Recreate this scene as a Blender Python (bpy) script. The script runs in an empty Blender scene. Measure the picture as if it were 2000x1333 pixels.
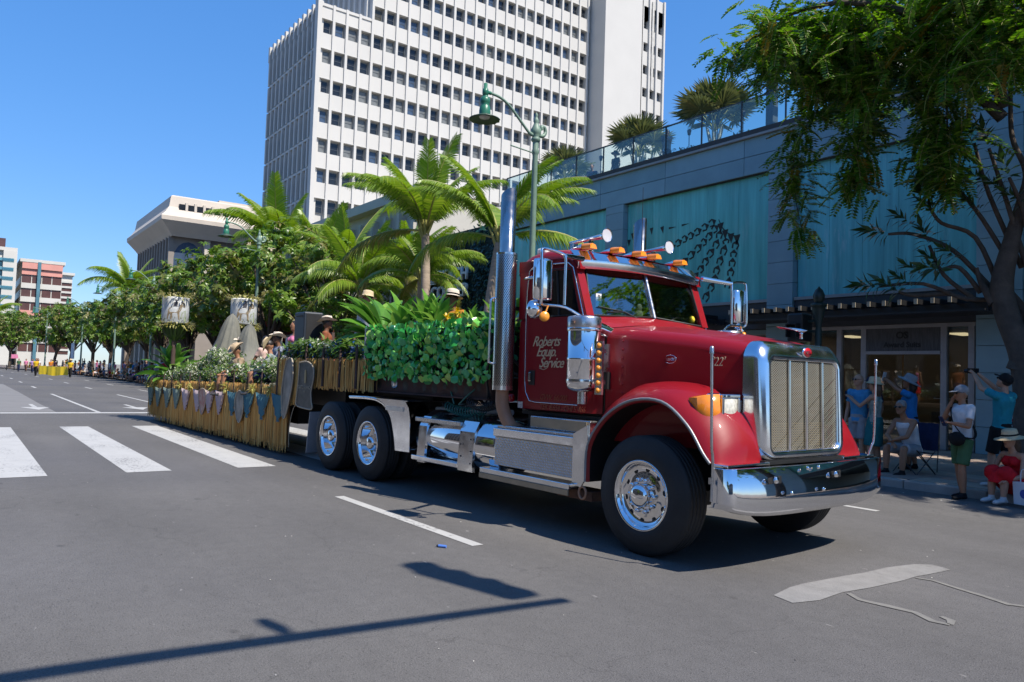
import bpy, math, random
import numpy as np
from mathutils import Vector, Matrix, Quaternion
R = random.Random(7)
sc = bpy.context.scene
COL = sc.collection
rad = math.radians

# ---------------------------------------------------------------- camera, sky, sun, exposure
cam_d = bpy.data.cameras.new('camera')
cam = bpy.data.objects.new('camera', cam_d); COL.objects.link(cam)
yaw, pitch, roll = rad(-53.936), rad(2.642), rad(1.90)
F = Vector((math.sin(yaw)*math.cos(pitch), math.cos(yaw)*math.cos(pitch), math.sin(pitch)))
r0 = Vector((math.cos(yaw), -math.sin(yaw), 0)); u0 = r0.cross(F)
rr = r0*math.cos(roll) + u0*math.sin(roll); uu = u0*math.cos(roll) - r0*math.sin(roll)
cam.matrix_world = Matrix(((rr.x, uu.x, -F.x, 0), (rr.y, uu.y, -F.y, 0), (rr.z, uu.z, -F.z, 1.55), (0, 0, 0, 1)))
cam_d.lens = 26.69; cam_d.sensor_width = 36; cam_d.clip_end = 3000; cam_d.clip_start = .05
sc.camera = cam

SUNV = Vector((.72, .18, 1)).normalized()
world = bpy.data.worlds.new('World'); sc.world = world; world.use_nodes = True
wn = world.node_tree; wn.nodes.clear()
sky = wn.nodes.new('ShaderNodeTexSky'); sky.sky_type = 'NISHITA'; sky.sun_disc = False
sky.sun_elevation = math.asin(SUNV.z); sky.sun_rotation = math.atan2(SUNV.x, SUNV.y)
sky.air_density = 1.0; sky.dust_density = .1; sky.ozone_density = 4.0; sky.altitude = 0
hs = wn.nodes.new('ShaderNodeHueSaturation'); hs.inputs['Saturation'].default_value = 1.75; hs.inputs['Value'].default_value = 1.86
bg = wn.nodes.new('ShaderNodeBackground'); bg.inputs['Strength'].default_value = .115
wo = wn.nodes.new('ShaderNodeOutputWorld')
gm_ = wn.nodes.new('ShaderNodeGamma'); gm_.inputs[1].default_value = .50
tn = wn.nodes.new('ShaderNodeMix'); tn.data_type = 'RGBA'; tn.blend_type = 'MULTIPLY'; tn.inputs[0].default_value = 1; tn.inputs[7].default_value = (.80,.98,1.30,1)
wn.links.new(sky.outputs[0], gm_.inputs[0]); wn.links.new(gm_.outputs[0], hs.inputs['Color']); wn.links.new(hs.outputs[0], tn.inputs[6]); wn.links.new(tn.outputs[2], bg.inputs[0]); wn.links.new(bg.outputs[0], wo.inputs[0])
sd = bpy.data.lights.new('sun', 'SUN'); sd.energy = 5.0; sd.angle = rad(.53); sd.color = (1, .925, .82)
sun = bpy.data.objects.new('sun', sd); COL.objects.link(sun)
sun.rotation_euler = SUNV.to_track_quat('Z', 'Y').to_euler(); sun.location = (20, -5, 40)
sc.view_settings.view_transform = 'Standard'; sc.view_settings.look = 'None'
sc.view_settings.exposure = 0.60; sc.view_settings.gamma = 1
sc.view_settings.use_curve_mapping = False
sc.render.engine = 'CYCLES'
sc.cycles.max_bounces = 8; sc.cycles.transparent_max_bounces = 12

# ---------------------------------------------------------------- materials
MATS = {}
ALB = .86   # one factor for every painted or natural colour, balanced against the sun strength above
def nn(t, kind, **kw):
    n = t.nodes.new(kind)
    for k, v in kw.items():
        if hasattr(n, k): setattr(n, k, v)
        else: n.inputs[k].default_value = v
    return n
def c4(c): return (c[0], c[1], c[2], 1)
def pm(name, col, rough=.5, metal=0, var=.12, scale=5, bump=0, bscale=60, coat=0, spec=.5, col2=None, sx=1, sy=1, sz=1, detail=4, trans=0, alpha=None, rvar=0):
    """principled material whose colour is mottled by noise"""
    if name in MATS: return MATS[name]
    if not metal: col = [min(max(x, .80), x*ALB) for x in col]; col2 = col2 and [min(max(x, .80), x*ALB) for x in col2]
    m = bpy.data.materials.new(name); m.use_nodes = True; t = m.node_tree
    b = t.nodes['Principled BSDF']; out = t.nodes['Material Output']
    L = t.links.new
    tc = nn(t, 'ShaderNodeTexCoord'); mp = nn(t, 'ShaderNodeMapping'); mp.inputs['Scale'].default_value = (sx, sy, sz)
    L(tc.outputs['Object'], mp.inputs[0])
    if var or col2:
        nz = nn(t, 'ShaderNodeTexNoise', Scale=scale, Detail=detail, Roughness=.6); L(mp.outputs[0], nz.inputs['Vector'])
        mr = nn(t, 'ShaderNodeMapRange'); mr.inputs[1].default_value = .3; mr.inputs[2].default_value = .7; L(nz.outputs[0], mr.inputs[0])
        mx = nn(t, 'ShaderNodeMix', data_type='RGBA')
        a = [max(0, x*(1-var)) for x in col]; c = col2 or [min(1, x*(1+var)) for x in col]
        mx.inputs[6].default_value = c4(a); mx.inputs[7].default_value = c4(c)
        L(mr.outputs[0], mx.inputs[0]); L(mx.outputs[2], b.inputs['Base Color'])
        if rvar:
            mr2 = nn(t, 'ShaderNodeMapRange'); mr2.inputs[1].default_value = .3; mr2.inputs[2].default_value = .7
            mr2.inputs[3].default_value = max(0, rough-rvar); mr2.inputs[4].default_value = rough+rvar
            nz2 = nn(t, 'ShaderNodeTexNoise', Scale=scale*2.3, Detail=3); L(mp.outputs[0], nz2.inputs['Vector'])
            L(nz2.outputs[0], mr2.inputs[0]); L(mr2.outputs[0], b.inputs['Roughness'])
    else: b.inputs['Base Color'].default_value = c4(col)
    if not rvar: b.inputs['Roughness'].default_value = rough
    b.inputs['Metallic'].default_value = metal
    b.inputs['Specular IOR Level'].default_value = spec
    if coat: b.inputs['Coat Weight'].default_value = coat; b.inputs['Coat Roughness'].default_value = .03
    if bump:
        nb = nn(t, 'ShaderNodeTexNoise', Scale=bscale, Detail=3); L(mp.outputs[0], nb.inputs['Vector'])
        bp = nn(t, 'ShaderNodeBump', Strength=bump, Distance=.02); L(nb.outputs[0], bp.inputs['Height']); L(bp.outputs[0], b.inputs['Normal'])
    if trans:
        tr = nn(t, 'ShaderNodeBsdfTranslucent'); ms = nn(t, 'ShaderNodeMixShader'); ms.inputs[0].default_value = trans
        if var or col2: L(mx.outputs[2], tr.inputs[0])
        else: tr.inputs[0].default_value = c4(col)
        L(b.outputs[0], ms.inputs[1]); L(tr.outputs[0], ms.inputs[2]); L(ms.outputs[0], out.inputs[0])
    MATS[name] = m; return m
def leafmat(name, c1, c2, c3, rough=.38, trans=.35, spec=.5):
    """leaf colour differs from leaf to leaf (random per mesh island)"""
    if name in MATS: return MATS[name]
    m = bpy.data.materials.new(name); m.use_nodes = True; t = m.node_tree; L = t.links.new
    c1, c2, c3 = [[min(max(x, .75), x*ALB) for x in c] for c in (c1, c2, c3)]
    b = t.nodes['Principled BSDF']; out = t.nodes['Material Output']
    g = nn(t, 'ShaderNodeNewGeometry'); cr = nn(t, 'ShaderNodeValToRGB')
    e = cr.color_ramp.elements; e[0].color = c4(c1); e[1].color = c4(c3); e[1].position = 1
    k = e.new(.55); k.color = c4(c2)
    L(g.outputs['Random Per Island'], cr.inputs[0]); L(cr.outputs[0], b.inputs['Base Color'])
    b.inputs['Roughness'].default_value = rough; b.inputs['Specular IOR Level'].default_value = spec
    tr = nn(t, 'ShaderNodeBsdfTranslucent'); hv = nn(t, 'ShaderNodeHueSaturation', Saturation=1.1, Value=1.5); L(cr.outputs[0], hv.inputs['Color']); L(hv.outputs[0], tr.inputs[0])
    ms = nn(t, 'ShaderNodeMixShader'); ms.inputs[0].default_value = trans
    L(b.outputs[0], ms.inputs[1]); L(tr.outputs[0], ms.inputs[2]); L(ms.outputs[0], out.inputs[0])
    MATS[name] = m; return m
def glassmat(name, tint, refl=.12, rough=.02):
    if name in MATS: return MATS[name]
    m = bpy.data.materials.new(name); m.use_nodes = True; t = m.node_tree; L = t.links.new
    t.nodes.remove(t.nodes['Principled BSDF']); out = t.nodes['Material Output']
    tp = nn(t, 'ShaderNodeBsdfTransparent'); tp.inputs[0].default_value = c4(tint)
    gl = nn(t, 'ShaderNodeBsdfGlossy'); gl.inputs['Roughness'].default_value = rough
    lw = nn(t, 'ShaderNodeLayerWeight', Blend=.5); pw = nn(t, 'ShaderNodeMath', operation='POWER'); pw.inputs[1].default_value = 3.5; ad = nn(t, 'ShaderNodeMath', operation='MULTIPLY_ADD'); ad.inputs[1].default_value = .9-refl; ad.inputs[2].default_value = refl+.04
    L(lw.outputs['Facing'], pw.inputs[0]); L(pw.outputs[0], ad.inputs[0]); ms = nn(t, 'ShaderNodeMixShader'); L(ad.outputs[0], ms.inputs[0])
    L(tp.outputs[0], ms.inputs[1]); L(gl.outputs[0], ms.inputs[2]); L(ms.outputs[0], out.inputs[0])
    MATS[name] = m; return m

# ---------------------------------------------------------------- mesh builder
class M:
    """collects shapes (world or local coordinates) and links them as ONE mesh object"""
    def __init__(s): s.v = []; s.f = []; s.m = []; s.s = []; s.mi = 0
    def add(s, vs, fs, smooth=False):
        o = len(s.v); s.v.extend(tuple(v) for v in vs)
        for f in fs: s.f.append([i+o for i in f]); s.m.append(s.mi); s.s.append(smooth)
        return s
    def box(s, x0, x1, y0, y1, z0, z1, rot=None, piv=None):
        vs = [Vector((x, y, z)) for x in (x0, x1) for y in (y0, y1) for z in (z0, z1)]
        if rot is not None:
            p = Vector(piv) if piv else Vector(((x0+x1)/2, (y0+y1)/2, (z0+z1)/2))
            vs = [rot @ (v-p) + p for v in vs]
        return s.add(vs, [(0,1,3,2),(4,6,7,5),(0,4,5,1),(2,3,7,6),(0,2,6,4),(1,5,7,3)])
    def tube(s, pts, r, n=8, cap=True, smooth=True, flat=None):
        pts = [Vector(p) for p in pts]; k = len(pts)
        rs = [r]*k if not hasattr(r, '__len__') else list(r)
        vs = []; up = None
        for i, p in enumerate(pts):
            d = (pts[min(i+1, k-1)] - pts[max(i-1, 0)])
            d = d.normalized() if d.length > 1e-9 else Vector((0, 0, 1))
            if up is None: up = Vector((0, 0, 1)) if abs(d.z) < .9 else Vector((1, 0, 0))
            a = d.cross(up); a = a.normalized() if a.length > 1e-6 else d.orthogonal().normalized()
            b = a.cross(d).normalized(); up = b
            for j in range(n):
                t = 2*math.pi*j/n; q = a*math.cos(t)*rs[i] + b*math.sin(t)*rs[i]*(flat or 1); vs.append(p+q)
        fs = [(i*n+j, i*n+(j+1) % n, (i+1)*n+(j+1) % n, (i+1)*n+j) for i in range(k-1) for j in range(n)]
        s.add(vs, fs, smooth)
        if cap:
            s.add(vs[:n], [tuple(range(n))[::-1]]); s.add(vs[-n:], [tuple(range(n))])
        return s
    def cyl(s, a, b, r, n=16, r2=None, smooth=True): return s.tube([a, b], [r, r if r2 is None else r2], n, True, smooth)
    def lathe(s, prof, o=(0,0,0), axis=(0,0,1), n=24, smooth=True):
        """profile of (radius, height along the axis)"""
        q = Vector((0,0,1)).rotation_difference(Vector(axis).normalized()); o = Vector(o); k = len(prof)
        vs = [o + q @ Vector((r*math.cos(2*math.pi*j/n), r*math.sin(2*math.pi*j/n), h)) for r, h in prof for j in range(n)]
        fs = [(i*n+j, i*n+(j+1) % n, (i+1)*n+(j+1) % n, (i+1)*n+j) for i in range(k-1) for j in range(n)]
        return s.add(vs, fs, smooth)
    def ell(s, c, r, n=12, k=8, q=None, smooth=True):
        c = Vector(c); vs = []; fs = []
        for i in range(k+1):
            ph = math.pi*i/k
            for j in range(n):
                t = 2*math.pi*j/n; p = Vector((r[0]*math.sin(ph)*math.cos(t), r[1]*math.sin(ph)*math.sin(t), r[2]*math.cos(ph)))
                vs.append(c + (q @ p if q else p))
        for i in range(k):
            for j in range(n): fs.append((i*n+j, (i+1)*n+j, (i+1)*n+(j+1) % n, i*n+(j+1) % n))
        return s.add(vs, fs, smooth)
    def prism(s, poly, ax, a, b, smooth=False):
        """polygon in the plane normal to axis ax ('x','y','z'), extruded from a to b"""
        def P(p, h): return (h, p[0], p[1]) if ax == 'x' else (p[0], h, p[1]) if ax == 'y' else (p[0], p[1], h)
        n = len(poly)
        s.add([P(p, a) for p in poly], [tuple(range(n))]); s.add([P(p, b) for p in poly], [tuple(range(n))[::-1]])
        return s.add([P(p, a) for p in poly]+[P(p, b) for p in poly], [(i, i+n, (i+1) % n+n, (i+1) % n) for i in range(n)], smooth)
    def loft(s, rings, smooth=True, closed=True, capa=False, capb=False):
        n = len(rings[0]); vs = [p for r in rings for p in r]; m = n if closed else n-1
        fs = [(i*n+j, i*n+(j+1) % n, (i+1)*n+(j+1) % n, (i+1)*n+j) for i in range(len(rings)-1) for j in range(m)]
        s.add(vs, fs, smooth)
        if capa: s.add(rings[0], [tuple(range(n))[::-1]])
        if capb: s.add(rings[-1], [tuple(range(n))])
        return s
    def leaf(s, p, d, nrm, L, W, bend=.15, fold=.2):
        """one folded leaf, six faces-worth of triangles kept to four"""
        p = Vector(p); d = Vector(d).normalized(); sd = d.cross(Vector(nrm))
        sd = sd.normalized() if sd.length > 1e-6 else d.orthogonal().normalized(); up = sd.cross(d)
        m = p + d*L*.5 + up*L*bend*.5; t = p + d*L - up*L*bend
        a = p + d*L*.42 + sd*W*.5 + up*(W*fold); b = p + d*L*.42 - sd*W*.5 + up*(W*fold)
        return s.add([p, a, t, b, m], [(0,1,4), (1,2,4), (2,3,4), (3,0,4)], True)
    def mesh(s, name, off=(0,0,0)):
        me = bpy.data.meshes.new(name); off = Vector(off)
        me.from_pydata([Vector(v)-off for v in s.v], [], s.f)
        me.polygons.foreach_set('material_index', s.m); me.polygons.foreach_set('use_smooth', s.s); me.update()
        return me
    def obj(s, name, mats, parent=None, off=None, bevel=0, wel=False, kind=None, rec=True):
        if off is None: off = parent_loc(parent)
        me = s.mesh(name, off)
        o = bpy.data.objects.new(name, me); COL.objects.link(o)
        for m in (mats if isinstance(mats, (list, tuple)) else [mats]): me.materials.append(m)
        if parent: o.parent = parent
        if wel: mw = o.modifiers.new('Weld', 'WELD'); mw.merge_threshold = .0005
        if bevel:
            mb = o.modifiers.new('Bevel', 'BEVEL'); mb.width = bevel; mb.segments = 2; mb.limit_method = 'ANGLE'; mb.angle_limit = rad(35)
        if kind: o['kind'] = kind
        return o
def parent_loc(p):
    v = Vector((0,0,0))
    while p is not None: v = v + p.location; p = p.parent
    return v
def tag(o, label, cat, group=None):
    o['label'] = label; o['category'] = cat
    if group: o['group'] = group
    return o
def thing(name, label, cat, loc=(0,0,0), group=None):
    o = bpy.data.objects.new(name, None); COL.objects.link(o); o.location = loc; o.empty_display_size = .2
    return tag(o, label, cat, group)
def struct(name, m, mats, off=(0,0,0), **k):
    o = m.obj(name, mats, None, off=off, **k); o['kind'] = 'structure'; return o
def dup(o, parent=None):
    c = o.copy(); COL.objects.link(c)
    if parent: c.parent = parent
    for ch in list(o.children): dup(ch, c)
    return c
def share(o, loc, rz=0, parent=None, sc_=1):
    """a further object with the same mesh"""
    c = o.copy(); COL.objects.link(c); c.location = loc; c.rotation_euler = (0, 0, rz)
    c.scale = (sc_,)*3 if not hasattr(sc_, '__len__') else sc_
    if parent: c.parent = parent
    return c
BAKE = bpy.data.scenes.new('bake')
def evaluated(o):
    """mesh of o with its modifiers, evaluated in an otherwise empty scene"""
    BAKE.collection.objects.link(o)
    with bpy.context.temp_override(scene=BAKE, view_layer=BAKE.view_layers[0]):
        dg = bpy.context.evaluated_depsgraph_get(); dg.update(); return bpy.data.meshes.new_from_object(o.evaluated_get(dg))
def smooth_path(pts, k=6):
    pts = [Vector(p) for p in pts]; out = []
    for i in range(len(pts)-1):
        p0 = pts[max(i-1,0)]; p1 = pts[i]; p2 = pts[i+1]; p3 = pts[min(i+2,len(pts)-1)]
        for j in range(k):
            t = j/k; out.append(.5*((2*p1)+(p2-p0)*t+(2*p0-5*p1+4*p2-p3)*t*t+(3*p1-p0-3*p2+p3)*t**3))
    out.append(pts[-1]); return out
def textmesh(name, txt, size, mats, parent, origin, xdir, ydir, off=None, shear=0, depth=.004, align='CENTER', bold=0, spacing=1):
    cu = bpy.data.curves.new(name, 'FONT'); cu.body = txt; cu.size = size; cu.shear = shear; cu.extrude = depth/2
    cu.align_x = align; cu.offset = bold; cu.space_character = spacing; cu.resolution_u = 3; cu.space_line = .95
    t = bpy.data.objects.new('tmp', cu); me = evaluated(t); bpy.data.objects.remove(t)
    x = Vector(xdir).normalized(); y = Vector(ydir).normalized(); z = x.cross(y)
    A = Matrix(((x.x,y.x,z.x,0),(x.y,y.y,z.y,0),(x.z,y.z,z.z,0),(0,0,0,1))); A.translation = Vector(origin) - (Vector(off) if off is not None else parent_loc(parent))
    me.transform(A); me.name = name
    o = bpy.data.objects.new(name, me); COL.objects.link(o); me.materials.clear(); me.materials.append(mats)
    if parent: o.parent = parent
    return o
# ---------------------------------------------------------------- the street
def asphalt():
    m = bpy.data.materials.new('asphalt'); m.use_nodes = True; t = m.node_tree; L = t.links.new; b = t.nodes['Principled BSDF']
    tc = nn(t, 'ShaderNodeTexCoord'); P = tc.outputs['Object']
    def noise(s, d=3, sc3=None, rough=.55):
        n = nn(t, 'ShaderNodeTexNoise', Scale=s, Detail=d, Roughness=rough)
        if sc3: mp = nn(t, 'ShaderNodeMapping'); mp.inputs['Scale'].default_value = sc3; L(P, mp.inputs[0]); L(mp.outputs[0], n.inputs[0])
        else: L(P, n.inputs[0])
        return n.outputs[0]
    def ramp(x, a, b_, lo, hi):
        r = nn(t, 'ShaderNodeMapRange'); r.inputs[1].default_value = a; r.inputs[2].default_value = b_; r.inputs[3].default_value = lo; r.inputs[4].default_value = hi; L(x, r.inputs[0]); return r.outputs[0]
    def mul(a, b_):
        q = nn(t, 'ShaderNodeMath', operation='MULTIPLY'); L(a, q.inputs[0])
        if isinstance(b_, float): q.inputs[1].default_value = b_
        else: L(b_, q.inputs[1])
        return q.outputs[0]
    v = ramp(noise(.35, 5), .3, .7, .86, 1.10)
    v = mul(v, ramp(noise(1.1, 6, (.12, 1, 1)), .3, .7, .90, 1.07))        # wheel tracks along the street
    v = mul(v, ramp(noise(9, 6), .3, .7, .93, 1.07))
    v = mul(v, ramp(noise(130, 2), .34, .66, .70, 1.30))                     # aggregate
    v = mul(v, ramp(noise(55, 3), .32, .43, .60, 1.0))                       # pits
    vo = nn(t, 'ShaderNodeTexVoronoi', feature='DISTANCE_TO_EDGE', Scale=.55)
    nw = nn(t, 'ShaderNodeTexNoise', Scale=2.2, Detail=4); L(P, nw.inputs[0])
    vm = nn(t, 'ShaderNodeVectorMath', operation='MULTIPLY_ADD'); vm.inputs[1].default_value = (.7, .7, 0); L(nw.outputs['Color'], vm.inputs[0]); L(P, vm.inputs[2]); L(vm.outputs[0], vo.inputs['Vector'])
    cr = ramp(vo.outputs[0], .0, .006, .78, 1.0)
    mk = ramp(noise(.23, 2), .50, .58, 0, 1)                                 # cracks only here and there
    mxc = nn(t, 'ShaderNodeMix', data_type='FLOAT'); mxc.inputs[2].default_value = 1; L(mk, mxc.inputs[0]); L(cr, mxc.inputs[3]); v = mul(v, mxc.outputs[0])
    sp = ramp(noise(14, 2, (.5, 1, 1)), .735, .76, 0, 1)                     # pale scuffs
    st = ramp(noise(3.1, 3, (.6, 1, 1)), .70, .74, 1.0, .72)                 # dark oil drips
    v = mul(v, st)
    col = nn(t, 'ShaderNodeMix', data_type='RGBA'); col.blend_type = 'MULTIPLY'; col.inputs[0].default_value = 1
    base = nn(t, 'ShaderNodeMix', data_type='RGBA'); base.inputs[6].default_value = (.100, .097, .098, 1); base.inputs[7].default_value = (.112, .107, .102, 1)
    L(ramp(noise(.12, 2), .4, .6, 0, 1), base.inputs[0]); L(base.outputs[2], col.inputs[6]); L(v, col.inputs[7])
    fin = nn(t, 'ShaderNodeMix', data_type='RGBA'); fin.inputs[7].default_value = (.25, .24, .23, 1); L(mul(sp, .6), fin.inputs[0]); L(col.outputs[2], fin.inputs[6])
    L(fin.outputs[2], b.inputs['Base Color']); b.inputs['Roughness'].default_value = .78; b.inputs['Specular IOR Level'].default_value = .35
    bp = nn(t, 'ShaderNodeBump', Strength=.5, Distance=.012); L(noise(110, 3), bp.inputs['Height']); L(bp.outputs[0], b.inputs['Normal'])
    MATS['asphalt'] = m; return m
ASPH = asphalt()
g = M(); g.add([(-900,-900,-.03),(900,-900,-.03),(900,900,-.03),(-900,900,-.03)], [(0,1,2,3)])
struct('ground', g, pm('dry_ground', (.22,.2,.17), .9, scale=.4))
g = M()
# the street bends away to the left beyond the crossing
far = [(-75, 0), (-100, -.4), (-130, -2.6), (-170, -9), (-230, -24), (-320, -60)]
edge = [(70, 0)] + [(-60, 0)] + far
vs = []
for x, dy in edge: vs += [(x, 12.0+dy, 0), (x, -13.0+dy, 0)]
g.add(vs, [(2*i, 2*i+1, 2*i+3, 2*i+2) for i in range(len(edge)-1)])
road = struct('road', g, ASPH)
paint = pm('road_paint', (.47,.465,.445), .6, var=.07, scale=3, bump=.25, bscale=90)
def worn(m):
    """paint rubbed away in flecks and tyre streaks, the asphalt showing through"""
    t = m.node_tree; L = t.links.new; b = t.nodes['Principled BSDF']; src = b.inputs['Base Color'].links[0].from_socket
    tc = nn(t, 'ShaderNodeTexCoord'); mp = nn(t, 'ShaderNodeMapping'); mp.inputs['Scale'].default_value = (.5, 1, 1); L(tc.outputs['Object'], mp.inputs[0])
    n1 = nn(t, 'ShaderNodeTexNoise', Scale=26, Detail=6, Roughness=.7); n2 = nn(t, 'ShaderNodeTexNoise', Scale=1.6, Detail=4); L(mp.outputs[0], n1.inputs[0]); L(mp.outputs[0], n2.inputs[0])
    ad = nn(t, 'ShaderNodeMath', operation='MULTIPLY_ADD'); ad.inputs[1].default_value = .55; L(n2.outputs[0], ad.inputs[0]); L(n1.outputs[0], ad.inputs[2])
    mr = nn(t, 'ShaderNodeMapRange'); mr.inputs[1].default_value = .86; mr.inputs[2].default_value = .95; mr.inputs[4].default_value = .8; L(ad.outputs[0], mr.inputs[0])
    mx = nn(t, 'ShaderNodeMix', data_type='RGBA'); mx.inputs[7].default_value = (.13, .125, .12, 1); L(mr.outputs[0], mx.inputs[0]); L(src, mx.inputs[6]); L(mx.outputs[2], b.inputs['Base Color'])
worn(paint)
def sheet(name, pts, z=.004, m=None):
    q = M(); q.add([(x, y, z) for x, y in pts], [tuple(range(len(pts)))]); return q.obj(name, m or paint, road)
def bend(x):
    if x > -75: return 0
    for (a, da), (b, db) in zip(far, far[1:]):
        if b <= x <= a: return da + (db-da)*(a-x)/(a-b)
    return 0
for y0, y1 in ((-2.1,-1.5), (-.55,.05), (.44,1.06), (2.02,2.62), (3.57,4.16), (5.1,5.7), (6.65,7.25), (8.2,8.8), (9.75,10.35)):
    sheet('crosswalk_bar', [(-20.8,y0),(-11.95,y0),(-11.95,y1),(-20.8,y1)])
sheet('stop_line', [(-26.65,-1.5),(-26.1,-1.5),(-26.1,11.4),(-26.65,11.4)])
for y in (3.63, 6.4):
    sheet('lane_line', [(-41.5,y-.06),(-26.66,y-.06),(-26.66,y+.06),(-41.5,y+.06)])
    x = -50.2
    while x > -180:
        sheet('lane_dash', [(x-2.9,y-.07+bend(x-2.9)),(x,y-.07+bend(x)),(x,y+.07+bend(x)),(x-2.9,y+.07+bend(x-2.9))]); x -= 11.4
for x in (-46.9, -58.8, -70.8, -82.5, -95): sheet('lane_dash', [(x-2.9,8.75+bend(x)),(x,8.75+bend(x)),(x,8.87+bend(x)),(x-2.9,8.87+bend(x))])
sheet('lane_dash', [(-8.83,3.82),(-5.79,3.85),(-5.79,3.97),(-8.83,3.94)])
sheet('lane_dash', [(-8.2,9.38),(-5.05,9.42),(-5.05,9.53),(-8.2,9.49)])
sheet('lane_dash', [(3.0,3.9),(6.0,3.9),(6.0,4.02),(3.0,4.02)])
for y in (2.15, 5.15, 7.7):
    sheet('turn_arrow', [(-31.6,y-.06),(-29.6,y-.07),(-29.6,y-.42),(-28.1,y),(-29.6,y+.42),(-29.6,y+.07),(-31.6,y+.06)])
sheet('concrete_lane', [(-120,-1.5+bend(-120)),(-62,-1.5),(-26.9,-1.5),(-26.9,2.5),(-32,2.45),(-42,2.45),(-56.4,2.37),(-64,1.2),(-80,-.4)], .003, pm('pale_concrete', (.20,.195,.19), .8, var=.1, scale=.8))
pat = [(-3.40,4.90),(-3.28,4.83),(-3.12,4.86),(-3.06,5.2),(-3.08,5.7),(-3.0,6.2),(-3.05,6.7),(-3.02,7.1),(-3.16,7.16),(-3.36,6.85),(-3.44,6.3),(-3.45,5.7),(-3.48,5.3)]
# pale cement smear on the asphalt with two dribbles
cem = pm('cement_smear', (.215,.21,.205), .85, var=.12, scale=6, bump=.2)
g = M()
def smear(pts, w):
    p = [Vector((x, y, .005)) for x, y in pts]; vs = []
    for i, q in enumerate(p):
        d = (p[min(i+1,len(p)-1)]-p[max(i-1,0)]).normalized(); s_ = Vector((-d.y, d.x, 0)); ww = w*(.5+.5*math.sin(math.pi*(i+.6)/(len(p)+.2)))*R.uniform(.75,1.2)
        vs += [q+s_*ww, q-s_*ww]
    g.add(vs, [(2*i,2*i+1,2*i+3,2*i+2) for i in range(len(p)-1)])
sheet('cement_smear', [(-3.41,4.94),(-3.48,5.25),(-3.49,5.42),(-3.46,5.95),(-3.43,6.23),(-3.43,6.58),(-3.37,6.94),(-3.27,7.08),(-3.1,7.03),(-3.12,6.7),(-3.14,6.48),(-3.13,6.28),(-3.15,5.82),(-3.19,5.48),(-3.16,5.13),(-3.22,4.89)], .004, cem)
smear([(-3.15,5.5),(-3.01,5.41),(-2.84,5.44),(-2.64,5.46),(-2.48,5.37),(-2.38,5.39)], .035); smear([(-2.38,5.40),(-2.42,5.5),(-2.5,5.53)], .03)
smear([(-3.12,6.46),(-3.0,6.5),(-2.79,6.43),(-2.56,6.37),(-2.38,6.30),(-2.2,6.4)], .03)
g.obj('cement_dribble', pm('cement_thin', (.175,.17,.16), .85, var=.15, scale=12), road, off=(0,0,0)); worn(cem)
# gutter, kerb and pavement on the far side
kerbm = pm('kerb_concrete', (.30,.285,.26), .8, var=.18, scale=3, bump=.15)
pave = struct('pavement', M().box(-75, 30, 12.22, 19.05, -.02, .125), pm('paving_base', (.17,.14,.12), .85, scale=2))
for i, (x, dy) in enumerate(edge[1:-1]):
    a = edge[i+1]; b_ = edge[i+2]
    if b_[0] < -60: 
        q = M(); q.add([(a[0],12.0+a[1],.12),(b_[0],12.0+b_[1],.12),(b_[0],30+b_[1],.12),(a[0],30+a[1],.12)], [(0,1,2,3)]); q.obj('paving_sheet', MATS['paving_base'], pave, off=(0,0,0))
        q = M(); q.add([(a[0],-13+a[1],.12),(b_[0],-13+b_[1],.12),(b_[0],-40+b_[1],.12),(a[0],-40+a[1],.12)], [(0,1,2,3)]); q.obj('paving_sheet', MATS['paving_base'], pave, off=(0,0,0))
st0 = M().box(0, 1.19, 0, .2, -.02, .13).obj('kerb_stone', kerbm, pave, off=(0,0,0), bevel=.02); st0.location = (-3.6, 12.0, 0)
for i in range(-52, 9):
    if i != 0: share(st0, (-3.6+1.2*i, 12.0, 0), parent=pave)
pv = [pm('paver_a', (.33,.24,.185), .8, var=.15, scale=4, bump=.1), pm('paver_b', (.27,.20,.165), .8, var=.15, scale=4, bump=.1), pm('paver_c', (.36,.29,.23), .8, var=.15, scale=4, bump=.1)]
pt = [M().box(0, .592, 0, .592, 0, .018).obj('paving_slab', m_, pave, off=(0,0,0), bevel=.006) for m_ in pv]
k = 0
for i in range(-11, 7):
    for j in range(11):
        x, y = -2.4+.6*i, 12.22+.6*j
        if k < 3: o = pt[k]; o.location = (x, y, .118); k += 1
        else: share(pt[R.randrange(3)], (x, y, .118), parent=pave)
struct('near_pavement', M().box(-75, 60, -40, -13, -.02, .13), MATS['paving_base'])

# ---------------------------------------------------------------- the dark blue shopping building
slate = [pm('slate_cladding_%s' % n, c, .62, var=.09, scale=1.2, bump=.06, bscale=25) for n, c in (('a', (.225,.355,.41)), ('b', (.212,.34,.393)), ('c', (.238,.372,.43)))]
darkband = pm('dark_band', (.035,.040,.048), .6, var=.1, scale=2)
lip = pm('coping_pale', (.30,.30,.30), .5, scale=2); lipd = pm('coping_dark', (.05,.04,.035), .6)
blue = thing('shopping_building', 'low dark blue building with teal glass walls and a planted roof terrace', 'building', (-10, 19, 0))
bo = (-10, 19, 0)
def bp(name, m, mats, **k): return m.obj(name, mats, blue, off=bo, **k)
bp('wall', M().box(-27.2, 8, 19.45, 44, 3.05, 8.95).box(-27.2, -26.6, 19.45, 44, .1, 3.05).box(4, 8, 19.45, 44, .1, 3.05), slate[1])
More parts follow.
